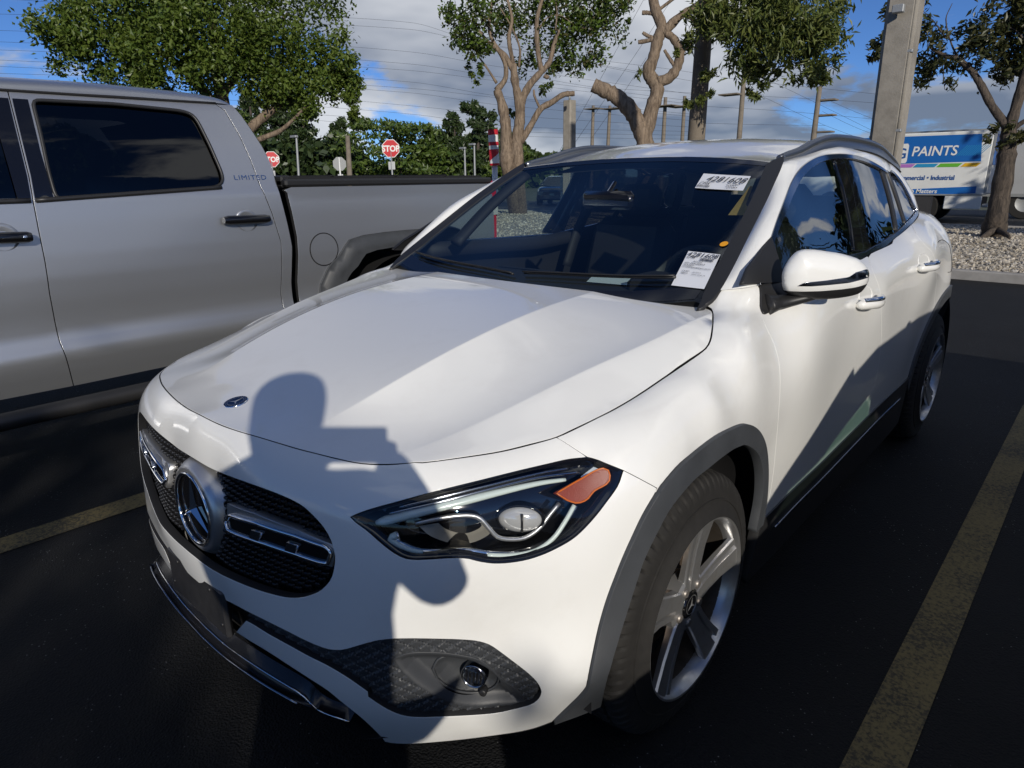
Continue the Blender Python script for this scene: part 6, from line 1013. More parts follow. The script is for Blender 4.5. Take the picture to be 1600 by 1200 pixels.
# the far side, the nose and the floor: plain closed forms
t = MB(); t.box((-4.07, -.4, .95), (.03, 2.8, .46)); t.box((-3.1, -.3, .55), (.93, 2.75, .06)); t.box((-3.1, .64, 1.0), (.9, .02, .42)); t.make('inner_body', 'inner_black', TRK, smooth=False)
t = MB(); t.bbox((-3.1, -2.62, .98), (.99, .92, .30), .12); o = t.make('hood_and_fenders', 'silver_paint', TRK, sharp=50)
t = MB(); t.bbox((-3.1, -3.56, .80), (.98, .06, .22), .05); t.make('front_bumper', 'chrome', TRK, sharp=30)
t = MB(); t.bbox((-3.1, -3.555, 1.10), (.55, .03, .10), .02); t.make('grille', 'dark_chrome', TRK, sharp=30)
t = MB(); t.quad((-2.35, -1.32, 1.80), (-3.85, -1.32, 1.80), (-4.0, -1.75, 1.30), (-2.2, -1.75, 1.30)); t.make('windscreen', 'truck_glass', TRK, smooth=False)
t = MB(); t.quad((-3.95, .34, 1.78), (-2.30, .34, 1.78), (-2.15, .60, 1.35), (-4.05, .60, 1.35)); t.make('back_window', 'truck_glass', TRK, smooth=False)
for y in (-.05, -1.05): 
    for x in (-2.6, -3.6): t = MB(); t.bbox((x, y + .18, 1.15), (.22, .08, .36), .06); t.bbox((x, y - .1, .85), (.24, .25, .1), .06); t.bbox((x, y + .24, 1.58), (.13, .05, .09), .04); t.make('seat', 'cabin_grey', TRK, sharp=40)
# handles, badge, step tube
def thandle(pa, pb, pc):
    a, b = (np.array((np.interp(p[1], _zz, _xx) + .035, *p)) for p in (pa, pb)); t = MB(); t.tube(np.array([a, a * .9 + b * .1, a * .1 + b * .9, b]), [.019, .027, .027, .021], 12, flat=.9); o = t.make('door_handle', 'gloss_black', TRK, sharp=60)
    c = np.array((np.interp(pc[1], _zz, _xx), *pc)); t = MB(); t.lathe([(.062, -.004), (.060, .004), (.045, .001), (.0001, -.006)], 32, (0, 0, 0), (1, 0, 0)); V = np.vstack(t.V); V[:, 1] *= 1.05; V[:, 2] *= .98; mesh_obj('handle_cup', V + c, t.F, 'silver_paint', TRK)
    t = MB(); t.tube([a + (0, .012, 0), a + (-.04, .02, 0)], .012, 8); t.tube([b - (0, .02, 0), b - (.04, .02, 0)], .012, 8); t.make('handle_mount', 'black_plastic', o); return o, b
thandle((0.264, 1.215), (0.526, 1.212), (0.409, 1.206))
o, b_ = thandle((-0.779, 1.193), (-0.614, 1.188), (-0.714, 1.191))
t = MB(); t.lathe([(.009, 0), (.008, .002), (.0001, .002)], 14, b_ + (.026, -.03, .002), (1, 0, .1)); t.make('key_lock', 'chrome', o)
lp = np.array((0.383, 1.423)); lx = np.interp(lp[1], _zz, _xx) + .004
text_mesh('LIMITED', .038, frame((lx, lp[0], lp[1]), (0, 1, 0), (1, 0, .33)), 'chrome', TRK, sx=1.25, spacing=1.15)
t = MB(); P = catmull(np.array([(-2.10, -1.9, .40), (-1.99, -1.75, .405), (-1.985, -.6, .41), (-1.985, .3, .415), (-1.995, .45, .41), (-2.12, .58, .40)]), 8); t.tube(P, .041, 12); o = t.make('step_tube', 'black_plastic', TRK)
for y in (-1.4, .12): t = MB(); t.tube([(-1.99, y, .405), (-2.3, y + .02, .36)], .022, 8); t.make('step_bracket', 'black_plastic', o)
t = MB(); t.box((-1.965, -.12, .365), (.004, .02, .012)); t.make('step_tag', 'satin_silver', o, smooth=False)
def simple_wheel(par, c, sg, R, rimr, wd, m='alloy'):
    t = MB(); t.lathe([(rimr, 0), (R * .9, .01), (R, -.03), (R, -wd + .03), (R * .9, -wd), (rimr, -wd)], 40, c, (sg, 0, 0)); t.make('tyre', 'tyre', par, sharp=50)
    t = MB(); t.lathe([(rimr * 1.02, .002), (rimr * .97, .008), (rimr * .9, -.02), (rimr * .86, -.1)], 40, c, (sg, 0, 0)); r = t.make('rim', m, par, sharp=40)
    for k in range(6):
        a = k * math.pi / 3; e1 = np.array((0, math.cos(a), math.sin(a))); e2 = np.array((0, -math.sin(a), math.cos(a))); t = MB(); c_ = np.array(c, float); q = [c_ + np.array((sg * x, 0, 0)) + e1 * r_ + e2 * w_ for r_, x in ((.03, .0), (rimr * .95, -.006)) for w_ in (-rimr * .16, rimr * .16)]
        t.add(q + [p - np.array((sg * .03, 0, 0)) for p in q], [(0, 1, 3, 2), (0, 2, 6, 4), (1, 5, 7, 3)]); t.make('spoke', m, r, smooth=False)
    t = MB(); t.lathe([(rimr * .3, -.02), (rimr * .27, .012), (.0001, .014)], 20, c, (sg, 0, 0)); t.make('hub', m, r, sharp=40)
    t = MB(); t.lathe([(rimr * .88, -.09), (.0001, -.1)], 24, c, (sg, 0, 0)); t.make('drum', 'matte_black', r)
for y in (1.56, -2.14):
    for x, sg in ((-2.13, 1), (-4.07, -1)): simple_wheel(TRK, (x, y, .40), sg, .40, .25, .27)
    t = MB(); th = np.linspace(rad(-20), rad(200), 24); V = [(x, y + .50 * math.cos(a), .42 + .50 * math.sin(a)) for x in (-2.16, -2.6) for a in th]; n = len(th); t.add(V, [(k, k + 1, n + k + 1, n + k) for k in range(n - 1)] + [tuple(n + k for k in range(n))]); t.make('wheel_well', 'matte_black', TRK)

XS = {1395: -4.247, 1430: -3.635, 1432: -3.601, 1466: -3.029, 1469: -2.979, 1503: -2.43, 1507: -2.366, 1532: -1.976, 1424: -3.738, 1495: -2.557, 1404: -4.088, 1498: -2.509, 1398: -4.194, 1474: -2.897, 1494: -2.573, 1534: -1.945}; ZS = [1.61, 1.71]; TZ = [1.94, 0.3834, 1.248, 0.18705, 0.867, 0.16471999999999998]
# ================================================================== ground and setting
def asphalt_mat(name, col, speck, light=(.30, .30, .30)):
    m = bpy.data.materials.new(name); m.use_nodes = True; t = m.node_tree; b = t.nodes['Principled BSDF']; L = t.links.new
    co = t.nodes.new('ShaderNodeTexCoord').outputs['Object']
    n1 = t.nodes.new('ShaderNodeTexNoise'); n1.inputs['Scale'].default_value = 1.3; n1.inputs['Detail'].default_value = 6; L(co, n1.inputs[0])
    n2 = t.nodes.new('ShaderNodeTexNoise'); n2.inputs['Scale'].default_value = 300; n2.inputs['Detail'].default_value = 5; L(co, n2.inputs[0])
    v = t.nodes.new('ShaderNodeTexVoronoi'); v.inputs['Scale'].default_value = 150; L(co, v.inputs['Vector'])
    r = t.nodes.new('ShaderNodeValToRGB'); r.color_ramp.elements[0].position = .3; r.color_ramp.elements[0].color = (*[c * .75 for c in col], 1); r.color_ramp.elements[1].position = .75; r.color_ramp.elements[1].color = (*[c * 1.35 for c in col], 1); L(n1.outputs[0], r.inputs[0])
    # bare stones worn through the seal: small, few, in drifts
    vd = t.nodes.new('ShaderNodeMapRange'); vd.inputs[1].default_value = .34; vd.inputs[2].default_value = .22; L(v.outputs['Distance'], vd.inputs[0])
    sc = t.nodes.new('ShaderNodeSeparateColor'); L(v.outputs['Color'], sc.inputs[0]); gt = t.nodes.new('ShaderNodeMath'); gt.operation = 'GREATER_THAN'; gt.inputs[1].default_value = 1 - speck; L(sc.outputs[0], gt.inputs[0])
    n3 = t.nodes.new('ShaderNodeTexNoise'); n3.inputs['Scale'].default_value = 3.0; n3.inputs['Detail'].default_value = 3; L(co, n3.inputs[0]); dr = t.nodes.new('ShaderNodeMapRange'); dr.inputs[1].default_value = .50; dr.inputs[2].default_value = .60; L(n3.outputs[0], dr.inputs[0])
    m1 = t.nodes.new('ShaderNodeMath'); m1.operation = 'MULTIPLY'; L(vd.outputs[0], m1.inputs[0]); L(gt.outputs[0], m1.inputs[1]); m2 = t.nodes.new('ShaderNodeMath'); m2.operation = 'MULTIPLY'; L(m1.outputs[0], m2.inputs[0]); L(dr.outputs[0], m2.inputs[1])
    mxn = t.nodes.new('ShaderNodeMixRGB'); L(m2.outputs[0], mxn.inputs[0]); L(r.outputs[0], mxn.inputs[1]); mxn.inputs[2].default_value = (*light, 1); L(mxn.outputs[0], b.inputs['Base Color'])
    b.inputs['Roughness'].default_value = .75; b.inputs['Specular IOR Level'].default_value = .25
    ad = t.nodes.new('ShaderNodeMath'); ad.operation = 'MULTIPLY_ADD'; ad.inputs[1].default_value = .6; L(n2.outputs[0], ad.inputs[0]); L(v.outputs['Distance'], ad.inputs[2])
    bp = t.nodes.new('ShaderNodeBump'); bp.inputs['Strength'].default_value = .8; bp.inputs['Distance'].default_value = .004; L(ad.outputs[0], bp.inputs['Height']); L(bp.outputs[0], b.inputs['Normal']); MATS[name] = m
asphalt_mat('asphalt', (.0105, .0108, .0115), .035)
asphalt_mat('road_asphalt', (.055, .055, .057), .2)
def worn(m, t, b):
    L = t.links.new; co = t.nodes.new('ShaderNodeTexCoord').outputs['Object']; n = t.nodes.new('ShaderNodeTexNoise'); n.inputs['Scale'].default_value = 85; n.inputs['Detail'].default_value = 7; n.inputs['Roughness'].default_value = .7; L(co, n.inputs[0])
    n2 = t.nodes.new('ShaderNodeTexNoise'); n2.inputs['Scale'].default_value = 3; n2.inputs['Detail'].default_value = 4; L(co, n2.inputs[0]); a = t.nodes.new('ShaderNodeMath'); a.operation = 'MULTIPLY_ADD'; a.inputs[1].default_value = .45; L(n2.outputs[0], a.inputs[0]); L(n.outputs[0], a.inputs[2])
    r = t.nodes.new('ShaderNodeValToRGB'); e = r.color_ramp.elements; e[0].position = .60; e[0].color = (.05, .045, .03, 1); e[1].position = .78; e[1].color = b.inputs['Base Color'].default_value; L(a.outputs[0], r.inputs[0]); L(r.outputs[0], b.inputs['Base Color'])
mat('line_paint', (.20, .155, .065), .8, extra=worn, bump=(170, .5, .003))
mat('concrete', (.27, .26, .245), .85, noise=(5, .22, 8), bump=(60, .4, .004))
mat('pole_concrete', (.30, .275, .235), .85, extra=dirt(3.0, .42, .75, (.17, .155, .13)), bump=(40, .4, .006))
mat('gravel_base', (.33, .30, .25), .9, noise=(30, .35, 8), bump=(45, .9, .03))
mat('grass', (.06, .085, .025), .9, noise=(1.5, .3, 8), bump=(9, .8, .06))
mat('far_ground', (.07, .08, .045), .95, noise=(.08, .3, 8))
def barky(dark, scl):
    def f(m, t, b):
        L = t.links.new; co = t.nodes.new('ShaderNodeTexCoord').outputs['Object']; mp = t.nodes.new('ShaderNodeMapping'); mp.inputs['Scale'].default_value = (scl, scl, scl * .22); L(co, mp.inputs[0])
        n = t.nodes.new('ShaderNodeTexNoise'); n.inputs['Scale'].default_value = 1; n.inputs['Detail'].default_value = 9; n.inputs['Roughness'].default_value = .7; n.inputs['Distortion'].default_value = .6; L(mp.outputs[0], n.inputs[0])
        r = t.nodes.new('ShaderNodeValToRGB'); r.color_ramp.elements[0].position = .38; r.color_ramp.elements[0].color = (*dark, 1); r.color_ramp.elements[1].position = .62; r.color_ramp.elements[1].color = b.inputs['Base Color'].default_value; L(n.outputs[0], r.inputs[0]); L(r.outputs[0], b.inputs['Base Color'])
        bp = t.nodes.new('ShaderNodeBump'); bp.inputs['Strength'].default_value = 1; bp.inputs['Distance'].default_value = .03; L(n.outputs[0], bp.inputs['Height']); L(bp.outputs[0], b.inputs['Normal'])
    return f
mat('bark', (.27, .205, .145), .9, extra=barky((.10, .072, .05), 16)); mat('dark_bark', (.11, .086, .066), .9, extra=barky((.03, .024, .02), 20))
mat('wood_pole', (.19, .16, .125), .9, noise=(3, .25, 6))
mat('steel', (.33, .34, .34), .5, .4)
mat('wire', (.02, .02, .022), .7)
mat('sign_red', (.50, .012, .022), .45); mat('sign_white', (.74, .74, .72), .5); mat('sign_back', (.30, .31, .31), .5, .3); mat('white_box', (.70, .71, .69), .5, noise=(2, .06, 5)); mat('sign_blue', (.008, .12, .42), .45); mat('print_blue', (.02, .09, .30), .5)
mat('c_violet', (.42, .16, .50), .5); mat('c_teal', (.02, .26, .50), .5); mat('c_green', (.12, .42, .03), .5); mat('c_yellow', (.72, .42, .01), .5)
mat('trailer_grey', (.36, .37, .38), .55, noise=(1.2, .08, 5)); mat('box_grey', (.33, .38, .35), .6); mat('dark_car', (.012, .014, .018), .2, .2, 1.0); mat('suv_paint', (.55, .56, .57), .3, .1, 1.0)
mat('skin', (.42, .26, .18), .55); mat('shirt', (.10, .13, .20), .85); mat('trousers', (.03, .035, .05), .9); mat('hair', (.02, .014, .01), .7)
def leaf_mat(name, cols, transl=.30):
    m = bpy.data.materials.new(name); m.use_nodes = True; t = m.node_tree; b = t.nodes['Principled BSDF']; L = t.links.new
    g = t.nodes.new('ShaderNodeNewGeometry'); r = t.nodes.new('ShaderNodeValToRGB'); e = r.color_ramp.elements; e[0].color = (*cols[0], 1); e[1].color = (*cols[-1], 1)
    for i, c in enumerate(cols[1:-1]): q = e.new((i + 1) / (len(cols) - 1)); q.color = (*c, 1)
    L(g.outputs['Random Per Island'], r.inputs[0]); L(r.outputs[0], b.inputs['Base Color']); b.inputs['Roughness'].default_value = .42
    tr = t.nodes.new('ShaderNodeBsdfTranslucent'); L(r.outputs[0], tr.inputs[0]); mxs = t.nodes.new('ShaderNodeMixShader'); mxs.inputs[0].default_value = transl; o = t.nodes['Material Output']; L(b.outputs[0], mxs.inputs[1]); L(tr.outputs[0], mxs.inputs[2]); L(mxs.outputs[0], o.inputs[0]); MATS[name] = m
leaf_mat('leaf_green', [(.060, .105, .016), (.105, .158, .025), (.150, .200, .036), (.080, .125, .019)], .36)
leaf_mat('leaf_mixed', [(.03, .05, .012), (.055, .09, .016), (.11, .18, .02), (.07, .05, .02)])
leaf_mat('leaf_long', [(.07, .10, .022), (.12, .155, .035), (.17, .19, .05), (.08, .11, .026)])
leaf_mat('leaf_dry', [(.034, .044, .015), (.06, .07, .022), (.085, .082, .03), (.045, .058, .018)])
leaf_mat('leaf_far', [(.022, .042, .015), (.038, .064, .02), (.055, .082, .025), (.028, .048, .017)], .15)
leaf_mat('leaf_round', [(.045, .085, .014), (.08, .125, .02), (.105, .15, .028), (.055, .095, .016)], .2)
def sheet(name, x0, x1, y0, y1, z, m, n=1, **k):
    t = MB(); t.quad((x0, y0, z), (x1, y0, z), (x1, y1, z), (x0, y1, z)); return t.make(name, m, None, smooth=False, kind='structure', **k)
sheet('ground', -1500, 1500, -1200, 1800, -.03, 'far_ground')
sheet('parking_lot', -60, 60, -45, 9.74, 0, 'asphalt')
sheet('road', -200, 200, 20.05, 32, -.008, 'road_asphalt')
CY0, CY1 = 9.70, 19.9
for x0, x1, y0, y1 in ((1.262, 1.388, -1.35, 3.75), (-1.70, -1.556, -1.35, 3.75), (-4.52, -4.39, -1.35, 3.75), (4.05, 4.18, -1.35, 3.75)): sheet('parking_line', x0, x1, y0, y1, .004, 'line_paint')
for y, nm in ((CY0, 0), (CY1, 1)):
    x = -32.0
    while x < 22: t = MB(); t.bbox((x + 1.498, y + .075, .06), (1.494, .075, .075), .018); t.make('kerb', 'concrete', None, sharp=30, kind='structure'); x += 3.0
t = MB(); xs = np.linspace(-32, 22, 90); ys = np.linspace(CY0 + .15, CY1, 22); V = [(x, y, .085 + .035 * math.sin(x * .9 + y * 1.3) * math.sin(y * .8) + .10 * math.sin(math.pi * (y - CY0) / (CY1 - CY0))) for y in ys for x in xs]; t.add(V, [(j * 90 + i, j * 90 + i + 1, (j + 1) * 90 + i + 1, (j + 1) * 90 + i) for j in range(21) for i in range(89)]); t.make('gravel_bed', 'gravel_base', None, kind='structure')
gz = lambda x, y: .085 + .035 * np.sin(x * .9 + y * 1.3) * np.sin(y * .8) + .10 * np.sin(np.pi * (y - CY0) / (CY1 - CY0))
def pebbles(n, x0, x1, y0, y1):
    x = rng.uniform(x0, x1, n); y = y0 + (y1 - y0) * rng.random(n)**1.35; r = rng.uniform(.016, .042, n); base = np.array([(1, 0, 0), (-1, 0, 0), (0, 1, 0), (0, -1, 0), (0, 0, 1), (0, 0, -1)], float)
    V = base[None] * (r[:, None, None] * rng.uniform(.6, 1.3, (n, 6, 1))); a = rng.uniform(0, 6.28, n); ca, sa = np.cos(a)[:, None], np.sin(a)[:, None]
    V = np.stack([V[..., 0] * ca - V[..., 1] * sa + rng.normal(0, .006, (n, 6)), V[..., 0] * sa + V[..., 1] * ca + rng.normal(0, .006, (n, 6)), V[..., 2] * .7 + V[..., 0] * .35], 2) + np.stack([x, y, gz(x, y) + r * .25], 1)[:, None]
    f = np.array([(0, 2, 4), (2, 1, 4), (1, 3, 4), (3, 0, 4), (2, 0, 5), (1, 2, 5), (3, 1, 5), (0, 3, 5)]); return V.reshape(-1, 3), (f[None] + 6 * np.arange(n)[:, None, None]).reshape(-1, 3)
Vp, Fp = pebbles(15000, -3.6, 3.2, CY0 + .15, 19.8); Vq, Fq = pebbles(9000, -19, -7, CY0 + .15, 19.8)
leaf_mat('pebble', [(.46, .42, .35), (.30, .26, .20), (.56, .52, .45), (.20, .17, .13), (.50, .44, .34)], 0.0)
mesh_obj('gravel', np.vstack([Vp, Vq]), Fp.tolist() + (Fq + len(Vp)).tolist(), 'pebble', None, False, kind='stuff', label='pale pebbles covering the kerbed island')
# ------------------------------------------------------------------ trees
def leaves(clumps, size, aspect, up=.3, droop=0.):
    """clumps: (centre, radii, leaf count, sub-clumps)"""
    C_ = []
    for c, r, n, ns in clumps:
        d = rng.normal(size=(ns, 3)); d /= np.linalg.norm(d, axis=1)[:, None]; sub = np.array(c) + d * np.array(r) * (rng.random((ns, 1))**.45); k = rng.integers(0, ns, n)
        C_.append(sub[k] + rng.normal(size=(n, 3)) * np.array(r) * .17)
    C_ = np.vstack(C_); n = len(C_); nr = rng.normal(size=(n, 3)) + (0, 0, up * 2); nr /= np.linalg.norm(nr, axis=1)[:, None]
    a = rng.normal(size=(n, 3)); a[:, 2] -= droop; a -= nr * (a * nr).sum(1)[:, None]; a /= np.linalg.norm(a, axis=1)[:, None]; b = np.cross(nr, a); s = rng.uniform(*size, n)[:, None]
    V = np.stack([C_ - a * s, C_ + b * s * aspect + a * s * .1, C_ + a * s, C_ - b * s * aspect + a * s * .1], 1)
    V[:, 1::2] += (nr * s * .18)[:, None]
    return V.reshape(-1, 3), (np.array([(0, 1, 2, 3)])[None] + 4 * np.arange(n)[:, None, None]).reshape(-1, 4)
def limb(t, pts, r0, r1, n=8):
    P = catmull(np.array(pts, float), 5); r = np.interp(np.linspace(0, 1, len(P)), [0, 1], [r0, r1]) * (1 + .06 * rng.normal(size=len(P))); t.tube(P, r, n)
def tree(name, label, base, limbs, clumps, size, aspect, lm, bark, group=None, up=.3, droop=0., mul=1.0):
    clumps = [(a, b, int(n * mul), ns) for a, b, n, ns in clumps]
    root = thing(name, label, 'tree', base, group); t = MB()
    for pts, r0, r1 in limbs: limb(t, pts, r0, r1, 10 if r0 > .1 else 7)
    if limbs: t.make('trunk', bark, root)
    V, F = leaves(clumps, size, aspect, up, droop); mesh_obj('crown', V, F.tolist(), lm, root, False); return root
def cl(c, rp, D, n, ns, sy=1.0, dy=1.0):               # clump of radius rp photo pixels at distance D
    r = rp * D / 1036.0; return (c, (r, r * dy, r * sy), n, ns)
A = 17.0
tree('shade_tree', 'big full green tree rising behind the silver pickup cab', (-20.39, 9.032, 0.0), [
  ([(-20.39, 9.032, 0.0), (-13.718, 6.095, 1.856), (-13.674, 6.184, 2.332), (-13.74, 6.049, 2.822), (-13.763, 6.002, 3.825), (-13.743, 6.043, 4.937)], .26, .08), ([(-13.7, 6.13, 2.061), (-13.515, 6.493, 2.538), (-13.28, 6.925, 2.923), (-13.106, 7.615, 3.524), (-12.774, 8.132, 4.076)], .13, .04), ([(-13.611, 6.308, 2.157), (-13.412, 6.686, 2.324), (-13.027, 6.965, 2.494), (-12.462, 7.325, 2.985)], .08, .03), ([(-13.749, 6.031, 2.663), (-13.981, 5.534, 3.549), (-14.279, 4.827, 4.119), (-14.583, 3.995, 4.287)], .12, .03), ([(-13.76, 6.009, 3.186), (-13.553, 6.845, 4.149), (-13.174, 7.504, 4.953)], .10, .03)],
  [cl((-14.363, 3.365, 3.928), 42, A, 900, 16), cl((-14.522, 4.173, 4.419), 64, A, 1700, 26), cl((-13.628, 4.838, 4.157), 60, A, 1700, 26), cl((-13.418, 5.796, 4.253), 64, A, 1700, 26), cl((-13.07, 6.889, 4.161), 64, A, 1800, 28), cl((-12.688, 7.9, 3.975), 50, A, 1300, 22), cl((-12.387, 8.343, 3.657), 29, A, 500, 10), cl((-12.537, 7.394, 3.192), 37, A, 800, 14), cl((-13.324, 6.847, 3.346), 38, A, 700, 14), cl((-13.061, 5.143, 3.566), 32, A, 500, 10), cl((-13.822, 4.343, 3.657), 36, A, 700, 12), cl((-12.376, 8.359, 3.005), 18, A, 160, 6), cl((-14.4, 4.511, 5.59), 76, A, 1500, 26), cl((-13.735, 6.059, 5.999), 88, A, 1700, 28), cl((-12.962, 7.466, 5.656), 72, A, 1500, 26), cl((-15.173, 6.76, 5.401), 120, A, 2200, 40)], (.034, .066), .55, 'leaf_green', 'bark', mul=3.1)
B = 23.0; z5 = None
tree('pruned_tree', 'pruned tree with many upright limbs behind the car roof', (-14.998, 17.285, 0.0), [
  ([(-15.077, 17.233, 0.0), (-13.962, 15.582, 1.675), (-14.017, 15.531, 2.471), (-14.028, 15.522, 3.056), (-14.113, 15.443, 3.69), (-14.228, 15.335, 4.108)], 0.277, 0.125), ([(-14.959, 17.311, 0.0), (-13.757, 15.767, 1.773), (-13.769, 15.756, 2.468), (-13.688, 15.827, 3.149), (-13.686, 15.829, 3.686), (-13.791, 15.737, 4.29), (-13.833, 15.699, 4.847)], 0.264, 0.106), ([(-13.834, 15.698, 4.663), (-14.054, 15.497, 5.125), (-14.373, 15.198, 5.436), (-14.611, 14.967, 5.797)], 0.099, 0.046), ([(-13.833, 15.699, 4.847), (-13.932, 15.609, 5.577), (-13.855, 15.679, 6.113), (-13.996, 15.551, 6.818)], 0.079, 0.040), ([(-14.229, 15.335, 4.07), (-14.016, 15.533, 4.442), (-14.041, 15.509, 4.942), (-14.369, 15.202, 5.761), (-14.284, 15.283, 6.733)], 0.099, 0.040),
  ([(-13.66, 15.853, 2.526), (-13.407, 16.072, 3.049), (-13.171, 16.271, 3.525), (-12.902, 16.491, 3.711), (-12.616, 16.717, 3.932), (-12.327, 16.94, 3.963)], 0.112, 0.073), ([(-13.171, 16.271, 3.487), (-13.329, 16.138, 3.908), (-13.345, 16.125, 4.096)], 0.046, 0.033), ([(-13.687, 15.829, 3.628), (-13.469, 16.019, 4.192), (-13.221, 16.229, 4.542), (-12.973, 16.433, 4.87), (-12.867, 16.519, 5.341), (-12.746, 16.615, 5.788)], 0.132, 0.053), ([(-13.159, 16.281, 4.615), (-13.254, 16.202, 5.295), (-13.271, 16.187, 6.068), (-13.136, 16.3, 6.716)], 0.086, 0.059), ([(-13.225, 16.226, 5.835), (-13.027, 16.39, 6.133), (-12.719, 16.637, 6.196), (-12.436, 16.857, 5.975)], 0.026, 0.010), ([(-12.824, 16.554, 5.772), (-12.797, 16.575, 6.269), (-12.832, 16.547, 6.708)], 0.026, 0.017), ([(-14.226, 15.337, 4.295), (-14.455, 15.119, 4.761), (-14.665, 14.913, 5.128)], 0.046, 0.020), ([(-13.697, 15.82, 4.754), (-13.68, 15.835, 5.303), (-13.885, 15.652, 5.936), (-14.144, 15.415, 6.469)], 0.040, 0.020), ([(-13.096, 16.333, 4.503), (-13.018, 16.397, 4.446), (-12.987, 16.422, 4.501)], 0.066, 0.059)],
  [cl((-14.503, 14.509, 6.071), 40, B, 800, 16), cl((-14.986, 14.589, 6.556), 38, B, 500, 10), cl((-14.48, 14.815, 5.223), 22, B, 260, 8), cl((-14.689, 14.889, 4.577), 14, B, 120, 5), cl((-14.675, 16.285, 6.504), 45, B, 600, 16), cl((-13.74, 17.098, 6.488), 55, B, 900, 20), cl((-12.928, 17.739, 6.095), 55, B, 1100, 22), cl((-12.259, 18.226, 5.886), 40, B, 700, 15), cl((-12.828, 17.814, 5.058), 28, B, 300, 9), cl((-13.408, 17.367, 5.073), 26, B, 260, 8), cl((-12.027, 18.387, 6.574), 34, B, 500, 12), cl((-14.217, 16.694, 4.8), 24, B, 180, 7), cl((-13.731, 17.106, 4.208), 14, B, 90, 4), cl((-14.446, 16.492, 3.526), 12, B, 60, 3), cl((-11.506, 18.734, 6.075), 8, B, 30, 2), cl((-13.902, 16.963, 7.758), 90, B, 1500, 26), cl((-12.468, 18.078, 7.707), 60, B, 900, 16)], (.045, .10), .5, 'leaf_mixed', 'bark', mul=1.4)
Cc = 20.0
tree('lopped_tree', 'lopped tree with a thick cut limb pointing left', (-9.29, 16.709, 0.0), [
  ([(-9.29, 16.709, 0.0), (-8.878, 15.662, 2.284), (-8.967, 15.607, 2.621), (-9.144, 15.496, 2.989), (-9.331, 15.377, 3.274), (-9.602, 15.199, 3.543), (-9.866, 15.019, 3.696), (-10.112, 14.845, 3.833)], 0.266, 0.178), ([(-8.885, 15.657, 2.452), (-8.768, 15.728, 3.159), (-8.659, 15.793, 3.673), (-8.788, 15.716, 3.933), (-8.884, 15.658, 4.127), (-8.796, 15.711, 4.423), (-8.703, 15.767, 4.9), (-8.632, 15.809, 5.202), (-8.794, 15.713, 5.62), (-8.899, 15.649, 6.074)], 0.200, 0.126), ([(-8.654, 15.796, 3.864), (-8.41, 15.939, 3.95), (-8.234, 16.038, 4.209), (-8.198, 16.058, 4.596), (-8.359, 15.967, 4.912), (-8.569, 15.847, 5.076)], 0.148, 0.089), ([(-8.596, 15.831, 5.047), (-8.244, 16.032, 5.421), (-7.832, 16.257, 5.662), (-7.307, 16.525, 5.857)], 0.126, 0.059), ([(-8.216, 16.048, 4.411), (-8.016, 16.158, 4.709), (-7.78, 16.285, 4.848)], 0.052, 0.022), ([(-8.309, 15.996, 4.26), (-8.483, 15.896, 4.533), (-8.547, 15.859, 4.645)], 0.052, 0.037), ([(-8.762, 15.732, 4.933), (-8.96, 15.611, 4.881), (-9.145, 15.496, 4.859)], 0.063, 0.056), ([(-8.791, 15.714, 4.935), (-8.937, 15.626, 5.004), (-9.055, 15.553, 5.086)], 0.052, 0.044), ([(-8.818, 15.698, 5.515), (-8.961, 15.611, 5.554), (-9.088, 15.532, 5.561)], 0.059, 0.052), ([(-8.131, 16.095, 5.444), (-7.906, 16.217, 5.264), (-7.815, 16.266, 4.957)], 0.037, 0.015), ([(-7.721, 16.316, 5.698), (-7.128, 16.612, 5.359), (-6.33, 16.757, 5.192), (-5.543, 16.863, 4.953)], 0.052, 0.015), ([(-8.709, 15.764, 5.615), (-8.436, 15.923, 5.822), (-8.232, 16.039, 5.956)], 0.044, 0.030)],
  [cl((-6.244, 16.576, 5.082), 62, Cc, 1500, 34, .9), cl((-5.395, 16.706, 4.841), 55, Cc, 1300, 30), cl((-5.021, 16.845, 4.245), 40, Cc, 700, 18), cl((-6.637, 16.84, 4.58), 45, Cc, 700, 18), cl((-7.343, 16.508, 5.375), 42, Cc, 700, 18), cl((-5.845, 17.175, 5.897), 75, Cc, 1400, 30), cl((-4.684, 17.068, 5.029), 26, Cc, 240, 8), cl((-6.372, 16.957, 4.003), 26, Cc, 220, 8), cl((-4.83, 17.018, 3.71), 16, Cc, 110, 5), cl((-7.815, 16.266, 4.957), 22, Cc, 160, 6), cl((-7.049, 16.65, 6.153), 60, Cc, 900, 18), cl((-6.43, 16.932, 3.498), 14, Cc, 80, 4), cl((-8.222, 16.045, 4.52), 7, Cc, 30, 2), cl((-9.113, 15.516, 4.041), 6, Cc, 14, 2), cl((-7.603, 16.377, 3.472), 13, Cc, 80, 4), cl((-7.929, 16.205, 3.245), 10, Cc, 60, 3), cl((-7.531, 16.413, 3.941), 14, Cc, 90, 4)], (.07, .15), .26, 'leaf_long', 'bark', droop=.9, mul=1.5)
Rr = 16.8
